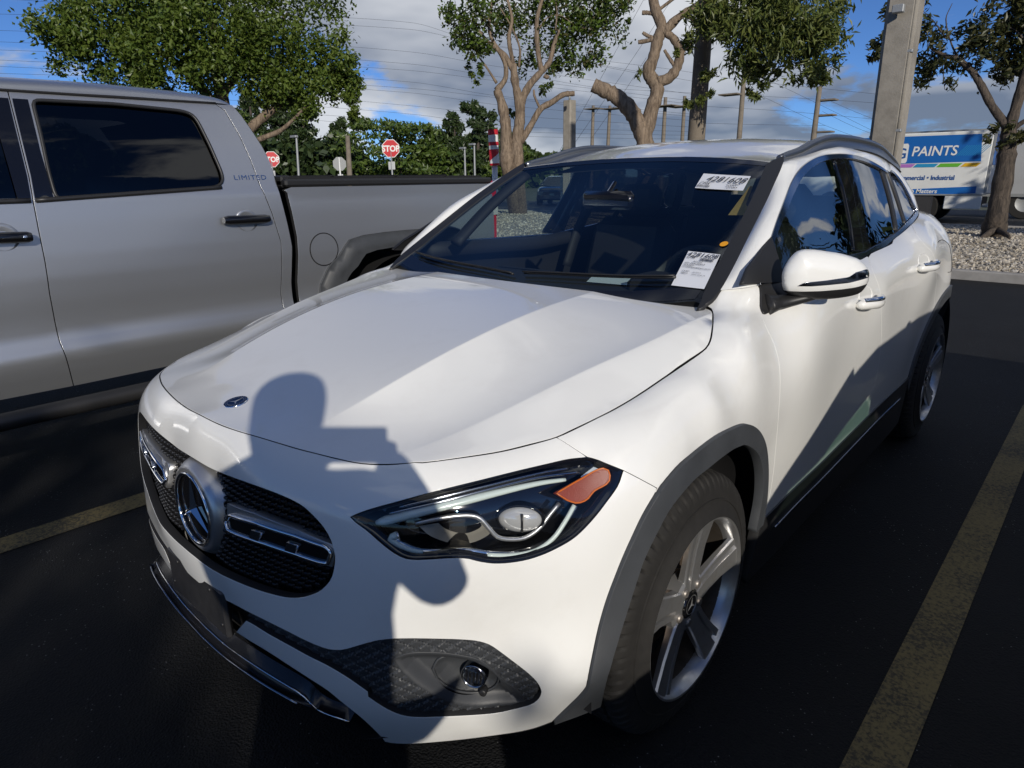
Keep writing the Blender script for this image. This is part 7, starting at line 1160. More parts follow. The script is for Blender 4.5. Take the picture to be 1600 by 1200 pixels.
tree('leaning_tree', 'dark leaning tree in the gravel island by the paint truck', (-0.495, 15.951, 0.13), [
  ([(-0.49, 15.576, 0.13), (-0.44, 15.269, 0.57), (-0.451, 15.268, 0.941), (-0.462, 15.267, 1.427), (-0.483, 15.264, 1.845), (-0.534, 15.258, 2.314)], 0.216, 0.136), ([(-0.568, 15.254, 2.281), (-0.878, 15.212, 2.68), (-1.103, 15.177, 3.052), (-1.302, 15.144, 3.331), (-1.578, 15.095, 3.572), (-1.787, 15.054, 3.637)], 0.088, 0.040), ([(-0.517, 15.26, 2.279), (-0.474, 15.265, 2.768), (-0.459, 15.267, 3.181), (-0.436, 15.27, 3.704)], 0.104, 0.056), ([(-1.744, 15.063, 3.633), (-1.951, 15.02, 3.744), (-2.094, 14.989, 3.849)], 0.036, 0.016), ([(-0.503, 15.262, 2.197), (-0.314, 15.284, 2.361), (-0.138, 15.302, 2.465)], 0.056, 0.032), ([(-1.52, 15.106, 3.533), (-1.702, 15.071, 3.835), (-1.868, 15.037, 4.303), (-1.807, 15.05, 4.573)], 0.020, 0.006), ([(-1.815, 15.048, 3.959), (-2.051, 14.999, 4.267), (-2.3, 14.942, 4.52)], 0.016, 0.005), ([(-1.744, 15.063, 3.633), (-1.759, 15.06, 3.322), (-1.692, 15.073, 3.025)], 0.016, 0.005), ([(-0.436, 15.27, 3.596), (-0.69, 15.238, 3.948), (-0.906, 15.207, 4.082)], 0.024, 0.008), ([(-0.427, 15.17, 0.325), (-0.509, 14.858, 0.242), (-0.569, 14.447, 0.193)], 0.080, 0.024), ([(-0.355, 15.178, 0.328), (-0.176, 14.796, 0.286), (-0.074, 14.505, 0.238)], 0.072, 0.024)],
  [cl((-2.945, 14.777, 4.092), 15, Rr, 150, 7), cl((-2.936, 14.78, 3.772), 12, Rr, 90, 5), cl((-2.141, 15.184, 3.902), 30, Rr, 330, 12), cl((-1.894, 15.032, 3.368), 24, Rr, 240, 9), cl((-1.487, 15.315, 3.781), 26, Rr, 260, 9), cl((-1.203, 15.364, 3.922), 22, Rr, 200, 8), cl((-0.796, 15.425, 3.878), 40, Rr, 800, 16), cl((-0.734, 15.434, 4.36), 42, Rr, 800, 16), cl((-0.598, 15.451, 3.414), 26, Rr, 260, 8), cl((-0.595, 15.048, 2.112), 14, Rr, 80, 5), cl((-0.34, 15.079, 2.067), 10, Rr, 50, 4), cl((-2.337, 15.139, 4.499), 24, Rr, 90, 7), cl((-2.723, 15.044, 4.542), 26, Rr, 120, 7), cl((-0.249, 15.492, 4.031), 50, Rr, 700, 14)], (.045, .095), .38, 'leaf_dry', 'dark_bark', mul=1.5)
# far trees: each its own crown and stem
def far_tree(name, label, px, D, w, h, n, lm, size, cone):
    c = np.array(px, float); base = (c[0], c[1], 0.0); root = thing(name, label, 'tree', base, 'dark trees beyond the road'); t = MB(); limb(t, [base, (c[0], c[1], h * .4), (c[0] + .2, c[1], h * .85)], w * .07, w * .02, 6); t.make('trunk', 'dark_bark', root); L = []
    for k in range(9):
        f = k / 8; zc = h * (.07 + .87 * f); ww = w * ((1 - .72 * f) if cone else math.sqrt(max(.08, 1 - (1.55 * f - .62)**2))) ; L.append(((c[0] + rng.normal() * w * .12, c[1], zc), (ww * .62, ww * .62, h * .11), n // 9, 12))
    V, F = leaves(L, size, .45, .2, .3); mesh_obj('crown', V, F.tolist(), lm, root, False)
FT = [('conifer_tree', 'tall dark conifer at the left behind the near stop sign', (-93.911, 48.892, 0.0), 'c', 9, 15.5), ('conifer_tree', 'dark conifer left of the tall lamp post', (-88.799, 50.284, 0.0), 'c', 8.5, 14.5), ('conifer_tree', 'dark shaggy conifer right of the tall lamp post', (-84.719, 51.394, 0.0), 'c', 10, 14.0), ('conifer_tree', 'narrow dark conifer beside the wooden pole', (-83.276, 56.556, 0.0), 'c', 6, 11), ('round_tree', 'wide round green tree behind the large stop sign', (-69.865, 55.438, 0.0), 'r', 16, 10.6), ('round_tree', 'low round tree right of the wide round tree', (-67.129, 60.577, 0.0), 'r', 8, 8.2), ('conifer_tree', 'dark pointed tree left of the red banner post', (-64.971, 61.114, 0.0), 'c', 6, 10.5), ('conifer_tree', 'dark bushy tree next to the red banner post', (-61.545, 61.968, 0.0), 'c', 8, 12), ('conifer_tree', 'low dark tree behind the pruned trunk', (-57.523, 62.969, 0.0), 'r', 6, 6.5), ('round_tree', 'dark tree at the far left behind the pickup', (-92.305, 44.69, 0.0), 'r', 9, 12)]
for nm, lb, b_, k, w, h in FT:
    far_tree(nm, lb, b_, 75, w * .78, h * .86, 6000, 'leaf_round' if k == 'r' else 'leaf_far', (.22, .45), k == 'c')
for x, y, w, h, lb in ((4.6, 14.5, 3.4, 6.2, 'feathery dark tree nearest the right end of the kerbed island'), (7.2, 17.5, 4.5, 8.4, 'tall feathery dark tree in the island right of the leaning tree'), (10.5, 16, 4, 6.8, 'feathery dark tree second from the right end of the island'), (14, 18, 5, 8.5, 'feathery dark tree at the far right of the island')):
    far_tree('feathery_tree', lb, (x, y), 0, w, h, 5000, 'leaf_far', (.10, .22), True)
V, F = [], 0
n = 26000; a_ = rng.uniform(rad(41), rad(100), n); R_d = rng.uniform(96, 112, n); hz = rng.random(n)**1.1 * (5.2 + 1.6 * np.sin(a_ * 23) + 1.2 * np.sin(a_ * 57 + 1)); cxy = np.stack([CAM.x - np.sin(a_ - rad(8)) * R_d, CAM.y + np.cos(a_ - rad(8)) * R_d, hz], 1)
s_ = rng.uniform(.35, .8, (n, 1)); d1 = rng.normal(size=(n, 3)); d1 /= np.linalg.norm(d1, axis=1)[:, None]; d2_ = np.cross(d1, rng.normal(size=(n, 3))); d2_ /= np.linalg.norm(d2_, axis=1)[:, None]
mesh_obj('far_woodland', np.stack([cxy - d1 * s_, cxy + d2_ * s_ * .6, cxy + d1 * s_, cxy - d2_ * s_ * .6], 1).reshape(-1, 3), (np.arange(n * 4).reshape(-1, 4)).tolist(), 'leaf_far', None, False, kind='stuff', label='low dark belt of trees along the horizon')
tree('added_tree', 'dense round tree across the driving aisle behind the photographer', (9.9, -10.2, 0), [([(9.9, -10.2, 0), (9.95, -10.1, 1.5), (9.9, -10.2, 3.6)], .2, .12)], [((9.9, -10.2, 4.2), (2.0, 2.0, 1.9), 9000, 110), ((8.3, -12.4, 3.8), (2.2, 2.2, 2.0), 7000, 90)], (.09, .18), .6, 'leaf_green', 'bark')  # unseen tree, added and shaped to shade the ground by the car's nose
# ------------------------------------------------------------------ poles, wires, signs
def pole(name, label, base, top, r0, r1, m, square=False, group=None):
    root = thing(name, label, 'pole', base, group); t = MB(); b_, e_ = np.array(base, float), np.array(top, float)
    if square: 
        V = []
        for c_, r in ((b_, r0), (e_, r1)): 
            k = r * .25
            for dx_, dy_ in ((-r, -r + k), (-r + k, -r), (r - k, -r), (r, -r + k), (r, r - k), (r - k, r), (-r + k, r), (-r, r - k)): V.append(c_ + (dx_, dy_, 0))
        t.add(V, [(i, (i + 1) % 8, 8 + (i + 1) % 8, 8 + i) for i in range(8)] + [tuple(range(8, 16))]); t.make('shaft', m, root, smooth=False)
    else: t.tube([b_, (b_ + e_) / 2, e_], [r0, (r0 + r1) / 2, r1], 10); t.make('shaft', m, root, sharp=50)
    return root
lb = np.array((-1.241, 9.643, 1.66)); lt_ = np.array((-1.261, 9.638, 3.661)); ldir = (lt_ - lb) / (lt_[2] - lb[2]); base_ = lb - ldir * (lb[2] - .10); top_ = lb + ldir * (8.5 - lb[2])
bp_ = pole('concrete_pole', 'thick leaning concrete pole behind the white car', base_, top_, .188, .205, 'pole_concrete', True)
t = MB(); o1 = np.array((.165, -.165, 0)); t.tube([base_ + o1 + ldir * .2, base_ + o1 + ldir * 4.5, base_ + o1 + ldir * 8], .026, 8); cd_ = t.make('conduit', 'pole_concrete', bp_)
t = MB()
for z in (1.9, 2.9, 3.9): t.bbox(base_ + o1 * .95 + ldir * z, (.05, .035, .02), .006)
t.make('conduit_strap', 'steel', bp_, smooth=False)
t = MB(); t.bbox((-1.259, 9.328, 3.506), (.07, .05, .05), .01); t.make('pole_bracket', 'steel', bp_, smooth=False)
pb_ = np.array((-13.026, 17.665, 2.494)); pt_ = np.array((-13.061, 17.638, 3.861)); q_ = pole('concrete_post', 'short square concrete post between the two pruned trees', (pb_[0], pb_[1], 0), pt_, .18, .165, 'pole_concrete', True); t = MB(); t.tube([pt_, pt_ + (0, 0, .2)], .035, 6); t.make('post_cap', 'steel', q_)
w1 = np.array((-8.343, 17.683, 2.498)); w2 = np.array((-8.363, 17.672, 5.936)); pole('wooden_pole', 'thick vine covered pole behind the lopped tree', (w1[0] - .05, w1[1], 0), w2 + (0, 0, 1), .27, .22, 'wood_pole')
def upole(lab, px, py0, D, r, arms, m='wood_pole'):
    b_ = np.array(VP[(px, py0)][0]); tp = np.array(VP[(px, py0)][1]); root = pole('utility_pole', lab, (b_[0], b_[1], -.03), tp, r, r * .7, m, group='utility poles beyond the road')
    for dz, wd, sd in arms: t = MB(); t.box(tp - (0, 0, dz) + np.array((.81, .58, 0)) * wd * sd, (wd * .81 + .05, .05 + wd * .58, .05), None); t.make('cross_arm', 'wood_pole', root, smooth=False)
VP = {(954, 165): ((-52.089, 77.005, 5.6), (-51.946, 77.103, 10.351)), (927, 165): ((-53.76, 75.836, 5.63), (-53.728, 75.858, 10.395)), (1037, 152): ((-43.428, 76.55, 5.267), (-43.432, 76.548, 10.655)), (1068, 150): ((-41.393, 77.688, 5.224), (-41.445, 77.66, 10.725)), (1163, 105): ((-23.06, 53.313, 3.863), (-23.145, 53.275, 9.773)), (1278, 130): ((-16.337, 50.601, 3.969), (-16.317, 50.608, 7.338)), (543, 210): ((-47.784, 32.758, 1.414), (-47.717, 32.855, 4.851))}
for (px, py), D, r, arms, lab in (((927, 165), 95, .28, [(.4, 1.2, 0)], 'left pole of the far wooden frame behind the lopped tree'), ((954, 165), 95, .28, [(.4, 1.6, .3)], 'right pole of the far wooden frame behind the lopped tree'), ((1037, 152), 90, .30, [(1.0, 1.8, 0)], 'far utility pole just right of the lopped trunk'), ((1068, 150), 90, .28, [(1.2, 1.6, -.2)], 'far utility pole left of the vine covered pole'), ((1163, 105), 60, .24, [(2.2, .9, -1)], 'tall slim utility pole above the car roof'), ((1278, 130), 55, .24, [(.9, .7, .9), (1.9, .7, .9), (3.0, .7, .9)], 'utility pole with three side arms near the roof rail'), ((543, 210), 60, .26, [], 'bare wooden pole above the pickup bed')): upole(lab, px, py, D, r, arms)
for (p0, p1, lab) in (((-41.427, 24.166, 1.362), (-41.346, 24.301, 4.177), 'slim lamp post in front of the dark conifers'), ((-41.59, 40.303, 1.326), (-41.576, 40.317, 3.826), 'left slim lamp post in front of the far trees'), ((-41.011, 40.894, 1.319), (-40.999, 40.906, 4.129), 'slim lamp post beside the red banner post')):
    b_, e_ = np.array(p0), np.array(p1); q = pole('lamp_post', lab, (b_[0], b_[1], -.03), e_, .10, .07, 'steel', group='slim lamp posts beyond the road'); t = MB(); t.bbox(e_ + (-.2, -.05, .03), (.35, .12, .08), .03); t.make('lamp_head', 'steel', q, smooth=False)
def wire(pts, r=.022, lab='thin black power line running nearly level across the sky'):
    P = catmull(np.array(pts, float), 10); t = MB(); t.tube(P, r, 4, cap=False); o = t.make('power_line', 'wire', None, label=lab, cat='cable', group='power lines crossing the sky')
wire([(-59.32, 10.44, 13.3), (-54.79, 24.51, 13.79), (-45.87, 38.54, 13.79), (-42.49, 42.24, 12.54), (-29.06, 52.51, 9.1)], 0.009)
wire([(-59.36, 10.23, 12.22), (-54.82, 24.44, 13.26), (-45.89, 38.52, 13.27), (-42.5, 42.24, 12.39), (-26.76, 53.75, 8.76)], 0.009)
wire([(-59.4, 10.03, 11.24), (-54.89, 24.28, 12.0), (-45.95, 38.45, 11.58), (-41.37, 43.35, 10.57), (-26.7, 53.78, 7.78)], 0.009)
wire([(-59.43, 9.9, 10.57), (-54.94, 24.17, 11.1), (-45.98, 38.41, 10.65), (-41.38, 43.33, 9.77), (-26.67, 53.8, 7.28)], 0.009)
wire([(-59.44, 9.8, 10.06), (-54.97, 24.1, 10.56), (-46.0, 38.39, 10.15), (-41.38, 43.33, 9.42), (-26.65, 53.81, 7.03)], 0.009)
wire([(-59.47, 9.68, 9.46), (-55.02, 24.0, 9.73), (-46.03, 38.36, 9.26), (-40.8, 43.88, 8.15), (-26.6, 53.84, 6.28)], 0.009)
wire([(-59.48, 9.6, 9.06), (-55.05, 23.94, 9.27), (-46.05, 38.34, 8.76), (-40.8, 43.88, 8.0), (-26.59, 53.84, 6.08)], 0.009)
wire([(-59.5, 9.5, 8.58), (-55.06, 23.9, 8.95), (-46.06, 38.32, 8.41), (-40.81, 43.88, 7.44), (-26.57, 53.85, 5.78)], 0.009)
wire([(-59.52, 9.37, 7.94), (-53.02, 28.05, 8.18), (-46.09, 38.28, 7.39), (-40.41, 44.25, 6.61), (-26.53, 53.87, 5.28)], 0.009)
wire([(-55.13, 23.74, 7.69), (-46.12, 38.25, 6.73), (-40.42, 44.24, 5.73), (-26.51, 53.88, 4.97)], 0.009)
wire([(-55.17, 23.66, 7.08), (-46.14, 38.23, 6.12), (-40.42, 44.24, 5.31), (-26.49, 53.89, 4.67)], 0.009)
wire([(-55.19, 23.62, 6.75), (-46.16, 38.21, 5.6), (-40.42, 44.23, 4.94), (-26.47, 53.9, 4.36)], 0.009)
wire([(-35.79, 48.1, 11.07), (-29.56, 52.23, 10.0), (-24.05, 55.06, 8.87), (-13.4, 58.76, 7.09)], 0.009)
wire([(-37.48, 46.77, 9.37), (-34.43, 49.09, 8.74), (-29.47, 52.28, 8.23), (-18.53, 57.25, 7.15), (-13.32, 58.78, 6.5)], 0.009)
wire([(-27.57, 53.33, 7.07), (-22.04, 55.93, 6.51), (-17.51, 57.59, 5.93), (-13.15, 58.82, 5.27)], 0.009)
wire([(-22.48, 55.75, 8.92), (-18.02, 57.42, 6.52), (-14.54, 58.47, 4.63)], 0.009)
wire([(-22.59, 55.7, 7.59), (-18.33, 57.32, 5.39), (-15.56, 58.18, 4.2)], 0.009)
wire([(-18.32, 57.32, 7.28), (-16.24, 57.98, 6.24), (-13.08, 58.84, 4.81)], 0.009)
wire([(-18.21, 57.36, 6.24), (-16.1, 58.02, 5.11), (-14.28, 58.54, 4.29)], 0.009)
wire([(-27.49, 53.37, 5.71), (-21.93, 55.97, 5.38), (-17.87, 57.47, 5.18)], 0.009)
wire([(-19.5, 32.61, 10.65), (-21.28, 31.44, 6.89), (-23.19, 30.03, 2.87)], 0.008, lab='thin black power line dropping steeply between the two cut trees')
wire([(-18.1, 33.44, 10.79), (-20.25, 32.13, 7.14), (-22.56, 30.52, 3.21)], 0.008, lab='thin black power line dropping steeply between the two cut trees')
wire([(-19.42, 32.66, 7.53), (-20.55, 31.94, 5.54), (-21.76, 31.11, 3.53)], 0.008, lab='thin black power line dropping steeply between the two cut trees')
def stop_sign(lab, c, R, yaw, back=False, n_post=2.0):
    c = np.array(c, float); root = thing('stop_sign', lab, 'sign', (c[0], c[1], -.03)); nrm = np.array((math.sin(yaw), -math.cos(yaw), 0)); xd = np.array((math.cos(yaw), math.sin(yaw), 0)); up = np.array((0, 0, 1.))
    def octo(r, d): return [c + nrm * d + r * (math.cos(a) * xd + math.sin(a) * up) for a in np.arange(8) * math.pi / 4 + math.pi / 8]
    t = MB(); t.add(octo(R, .006) + octo(R, -.006), [tuple(range(8)), tuple(range(15, 7, -1))] + [(i, 8 + i, 8 + (i + 1) % 8, (i + 1) % 8) for i in range(8)]); t.make('plate', 'sign_back' if back else 'sign_white', root, smooth=False)
    if not back:
        t = MB(); t.add(octo(R * .93, .009), [tuple(range(8))]); t.make('red_field', 'sign_red', root, smooth=False); M = frame(c + nrm * .012 - up * R * .30, xd, nrm); text_mesh('STOP', R * .86, M, 'sign_white', root, align='CENTER', bold=.012 * R / .38, sx=.92)
    t = MB(); t.tube([(c[0], c[1], -.03), c - nrm * .02 + (0, 0, R * .9 if back else -R * .2)], .035, 6); t.make('post', 'sign_white' if back else 'steel', root)
    t = MB(); t.bbox(c + nrm * .008 * (1 if not back else -1) - up * (R + .28), (.20, .008, .15), .01); t.make('lower_plate', 'sign_white', root, smooth=False); return root
fc_yaw = lambda p: math.atan2(CAM.x - p[0], p[1] - CAM.y)
s1 = (-28.221, 15.037, 2.319); stop_sign('red stop sign beside the pickup cab, the smaller of the two', s1, .37, fc_yaw(s1)); s2 = (-20.49, 15.876, 2.555); stop_sign('larger red stop sign above the pickup bed', s2, .36, fc_yaw(s2) - .15); s3 = (-24.982, 16.499, 2.073); stop_sign('grey back of a stop sign on a white post', s3, .31, fc_yaw(s3) + .2, True)
bs_ = np.array((-17.054, 18.169, 1.888)); bt_ = np.array((-17.092, 18.133, 3.162)); root = thing('banner_post', 'post wrapped in a red and white banner sleeve by the tree', 'post', (bs_[0], bs_[1], 0)); t = MB(); t.tube([(bs_[0], bs_[1], 0), bs_], .11, 10); t.make('post', 'sign_white', root)
t = MB(); t.tube([bs_, bt_], .19, 16); t.make('sleeve', 'sign_white', root, sharp=50)
ax_ = bt_ - bs_
for f0, f1 in ((.86, 1.01), (.56, .66), (.40, .45), (-.01, .05)): t = MB(); t.tube([bs_ + ax_ * f0, bs_ + ax_ * f1], .195, 16); t.make('red_band', 'sign_red', root, sharp=50)
t = MB(); tr_ = np.array((math.cos(fc_yaw(bs_)), math.sin(fc_yaw(bs_)), 0)); nf = np.array((math.sin(fc_yaw(bs_)), -math.cos(fc_yaw(bs_)), 0)); V = []
for i in range(9):
    a = rad(-80 + 20 * i); f1 = .08 + .30 * i / 8
    for f in (f1, .40): V.append(bs_ + ax_ * f + .197 * (math.sin(a) * tr_ + math.cos(a) * nf))
t.add(V, [(2 * i, 2 * i + 2, 2 * i + 3, 2 * i + 1) for i in range(8)]); t.make('red_wedge', 'sign_red', root)
ub = np.array((-13.656, 18.442, 0.213)); root = thing('utility_cabinet', 'two pale meter cabinets on a post seen through the windscreen', 'cabinet', (ub[0], ub[1], .1)); t = MB(); t.tube([(ub[0], ub[1], .1), (ub[0], ub[1], 1.9)], .06, 8); t.make('post', 'steel', root)
for p, hh_ in (((-13.547, 18.273, 1.219), .24), ((-13.54, 18.278, 0.691), .22)): t = MB(); t.bbox(p, (.26, .15, hh_), .02); t.make('cabinet', 'box_grey', root, sharp=30)
# ------------------------------------------------------------------ delivery truck with the paint advertisement, grey trailer behind
PY = 22.5
def yp(px, py, off=0): return (px, py)
BT = thing('box_truck', 'white box truck with a blue paint advertisement on its side', 'truck', (-3, PY + 1, 0))
BXR = (-1.721, 22.5, 0.906)[0]; BXL = (-5.004, 22.5, 0.883)[0]; BZT = (-2.896, 22.5, 2.589)[2]; BZB = (-2.614, 22.5, 0.826)[2]; SKB = (-2.222, 22.5, 0.411)[2]
t = MB(); t.bbox(((BXL + BXR) / 2, PY + 1.2, (BZT + BZB) / 2), ((BXR - BXL) / 2, 1.2, (BZT - BZB) / 2), .03); t.make('cargo_box', 'white_box', BT, sharp=30)
wxc = (-3.276, 22.5, 0.33)[0]
t = MB(); x0_ = wxc + .62; t.bbox(((x0_ + BXR) / 2 - .02, PY + .05, (SKB + BZB) / 2 - .01), ((BXR - x0_) / 2, .05, (BZB - SKB) / 2 - .01), .02); t.make('skirt', 'white_box', BT, sharp=30)
t = MB(); t.bbox(((BXL + BXR) / 2, PY + 1.2, .62), ((BXR - BXL) / 2 - .1, .5, .12), .02); t.make('chassis', 'matte_black', BT, smooth=False)
t = MB(); t.box(((BXL + BXR) / 2, PY - .01, BZB - .005), ((BXR - BXL) / 2, .012, .02)); t.make('lower_rail', 'steel', BT, smooth=False)
t = MB(); t.bbox((BXL - 1.1, PY + 1.2, 1.25), (1.05, 1.1, .75), .2); t.make('cab', 'white_box', BT, sharp=50)
for x in (wxc, BXL - .9):
    for y, sg in ((PY + .05, -1), (PY + 2.35, 1)): t = MB(); t.lathe([(.24, 0), (.44, .01), (.46, -.04), (.46, -.25), (.24, -.27)], 28, (x, y, .44), (0, sg, 0)); ty_ = t.make('wheel', 'tyre', BT, sharp=40); t = MB(); t.lathe([(.245, .004), (.15, -.03), (.0001, -.03)], 20, (x, y, .44), (0, sg, 0)); t.make('rim', 'steel', ty_, sharp=40)
t = MB(); t.bbox((BXR + .07, PY + 1.2, .52), (.08, 1.1, .05), .02); t.make('rear_step', 'steel', BT, smooth=False)
t = MB(); t.box((BXR + .03, PY + .04, (BZT + BZB) / 2), (.03, .03, (BZT - BZB) / 2)); t.make('rear_frame', 'steel', BT, smooth=False)
t = MB(); t.box((BXR + .012, PY + .75, BZB + 1.25), (.012, .62, .42)); t.make('rear_panel', 'sign_blue', BT, smooth=False)
def P2(px, py, o=.004): a = YP[(px, py)] if False else None
def flat(name, pts, m, o): t = MB(); V = [(p[0], PY - o, p[2]) for p in pts]; t.add(V, [tuple(range(len(V)))]); t.make(name, m, BT, smooth=False)
flat('blue_panel', [(-5.227, 22.5, 2.511), (-2.021, 22.5, 2.496), (-1.926, 22.5, 1.751), (-5.117, 22.5, 1.704)], 'sign_blue', .004)
for nm, a, b in (('c_violet', 1395, 1430), ('c_teal', 1432, 1466), ('c_green', 1469, 1503), ('c_yellow', 1507, 1532)):
    z0_ = ZS[0]; z1_ = ZS[1]; xa_, xb_ = XS[a], XS[b]; flat('colour_band', [(xa_ - .04, 0, z0_), (xb_ - .04, 0, z0_), (xb_ + .06, 0, z1_), (xa_ + .06, 0, z1_)], nm, .008)
flat('blue_band', [(-5.007, 22.5, 0.903), (-1.918, 22.5, 1.065), (-1.917, 22.5, 0.869), (-4.983, 22.5, 0.725)], 'sign_blue', .004)
t = MB(); lx0, lz0 = (-3.73, 22.5, 1.956)[0], (-3.73, 22.5, 1.956)[2]; lg = (-3.999, 22.5, 2.019)
V = [(lg[0] + .17 * s_ * (1 if abs(s_) else 0), PY - .009, lg[2] + .28 * c_) for s_, c_ in ((-1, -.8), (-.8, -1), (.8, -1), (1, -.8), (1, .8), (.8, 1), (-.8, 1), (-1, .8))]; t.add(V, [tuple(range(8))]); t.make('logo_plate', 'sign_white', BT, smooth=False)
FN = (0, -1, 0)
text_mesh('G', .42, frame((lg[0] - .17, PY - .012, lg[2] - .14), (1, 0, 0), FN), 'print_blue', BT, bold=.008)
def fit_text(s, x0, x1, z, size, m, sh=0., b=.0):
    o = text_mesh(s, size, frame((x0, PY - .011, z), (1, 0, 0), FN), m, BT, shear=sh, bold=b); v = o.data.vertices; mn_ = min(q.co.x for q in v); mx_ = max(q.co.x for q in v); k = (x1 - x0) / (mx_ - mn_)
    for q in v: q.co.x = mn_ + (q.co.x - mn_) * k
fit_text('PAINTS', XS[1424], XS[1495], TZ[0], TZ[1], 'sign_white', .12, .006)
fit_text('Commercial • Industrial', XS[1404], XS[1498], TZ[2], TZ[3], 'print_blue', 0, .004)
fit_text('Every Job Matters', XS[1398], XS[1474], TZ[4], TZ[5], 'sign_white', .15, .003)
hx0, hx1 = XS[1494], XS[1534]
t = MB()
for k in range(11):
    x = hx0 + (hx1 - hx0) * k / 11; t.quad((x, PY - .007, TZ[0] - .02), (x + .018, PY - .007, TZ[0] - .02), (x + .26, PY - .007, TZ[0] + .26), (x + .242, PY - .007, TZ[0] + .26))
t.make('hatching', 'c_teal', BT, smooth=False, kind='stuff')
TR = thing('semi_trailer', 'long grey trailer standing behind the paint truck', 'trailer', (2, 26.5, 0)); tz0 = (-1.427, 26.0, 0.676)[2]; tz1 = (-1.802, 26.0, 2.81)[2]; txl = (-4.953, 26.0, 2.534)[0]
t = MB(); t.bbox(((txl + 10.5) / 2, 27.2, (tz0 + tz1) / 2), ((10.5 - txl) / 2, 1.2, (tz1 - tz0) / 2), .03); t.make('trailer_box', 'trailer_grey', TR, sharp=30)
t = MB(); t.box(((txl + 10.5) / 2, 25.99, tz1 - .05), ((10.5 - txl) / 2, .02, .05)); t.box(((txl + 10.5) / 2, 25.99, tz0 + .06), ((10.5 - txl) / 2, .02, .05)); t.make('trailer_rail', 'steel', TR, smooth=False)
t = MB(); t.bbox(((txl + 10) / 2 + 2, 27.2, .8), ((10 - txl) / 2 - 1.5, .5, .12), .02); t.make('chassis', 'matte_black', TR, smooth=False)
for x in (BXR + .7, 7.5, 8.7): t = MB(); t.lathe([(.28, 0), (.49, .01), (.51, -.04), (.51, -.5), (.28, -.5)], 28, (x, 26.05, .5), (0, -1, 0)); ty_ = t.make('wheel', 'tyre', TR, sharp=40); t = MB(); t.lathe([(.285, .004), (.17, -.05), (.0001, -.05)], 20, (x, 26.05, .5), (0, -1, 0)); t.make('rim', 'steel', ty_, sharp=40)
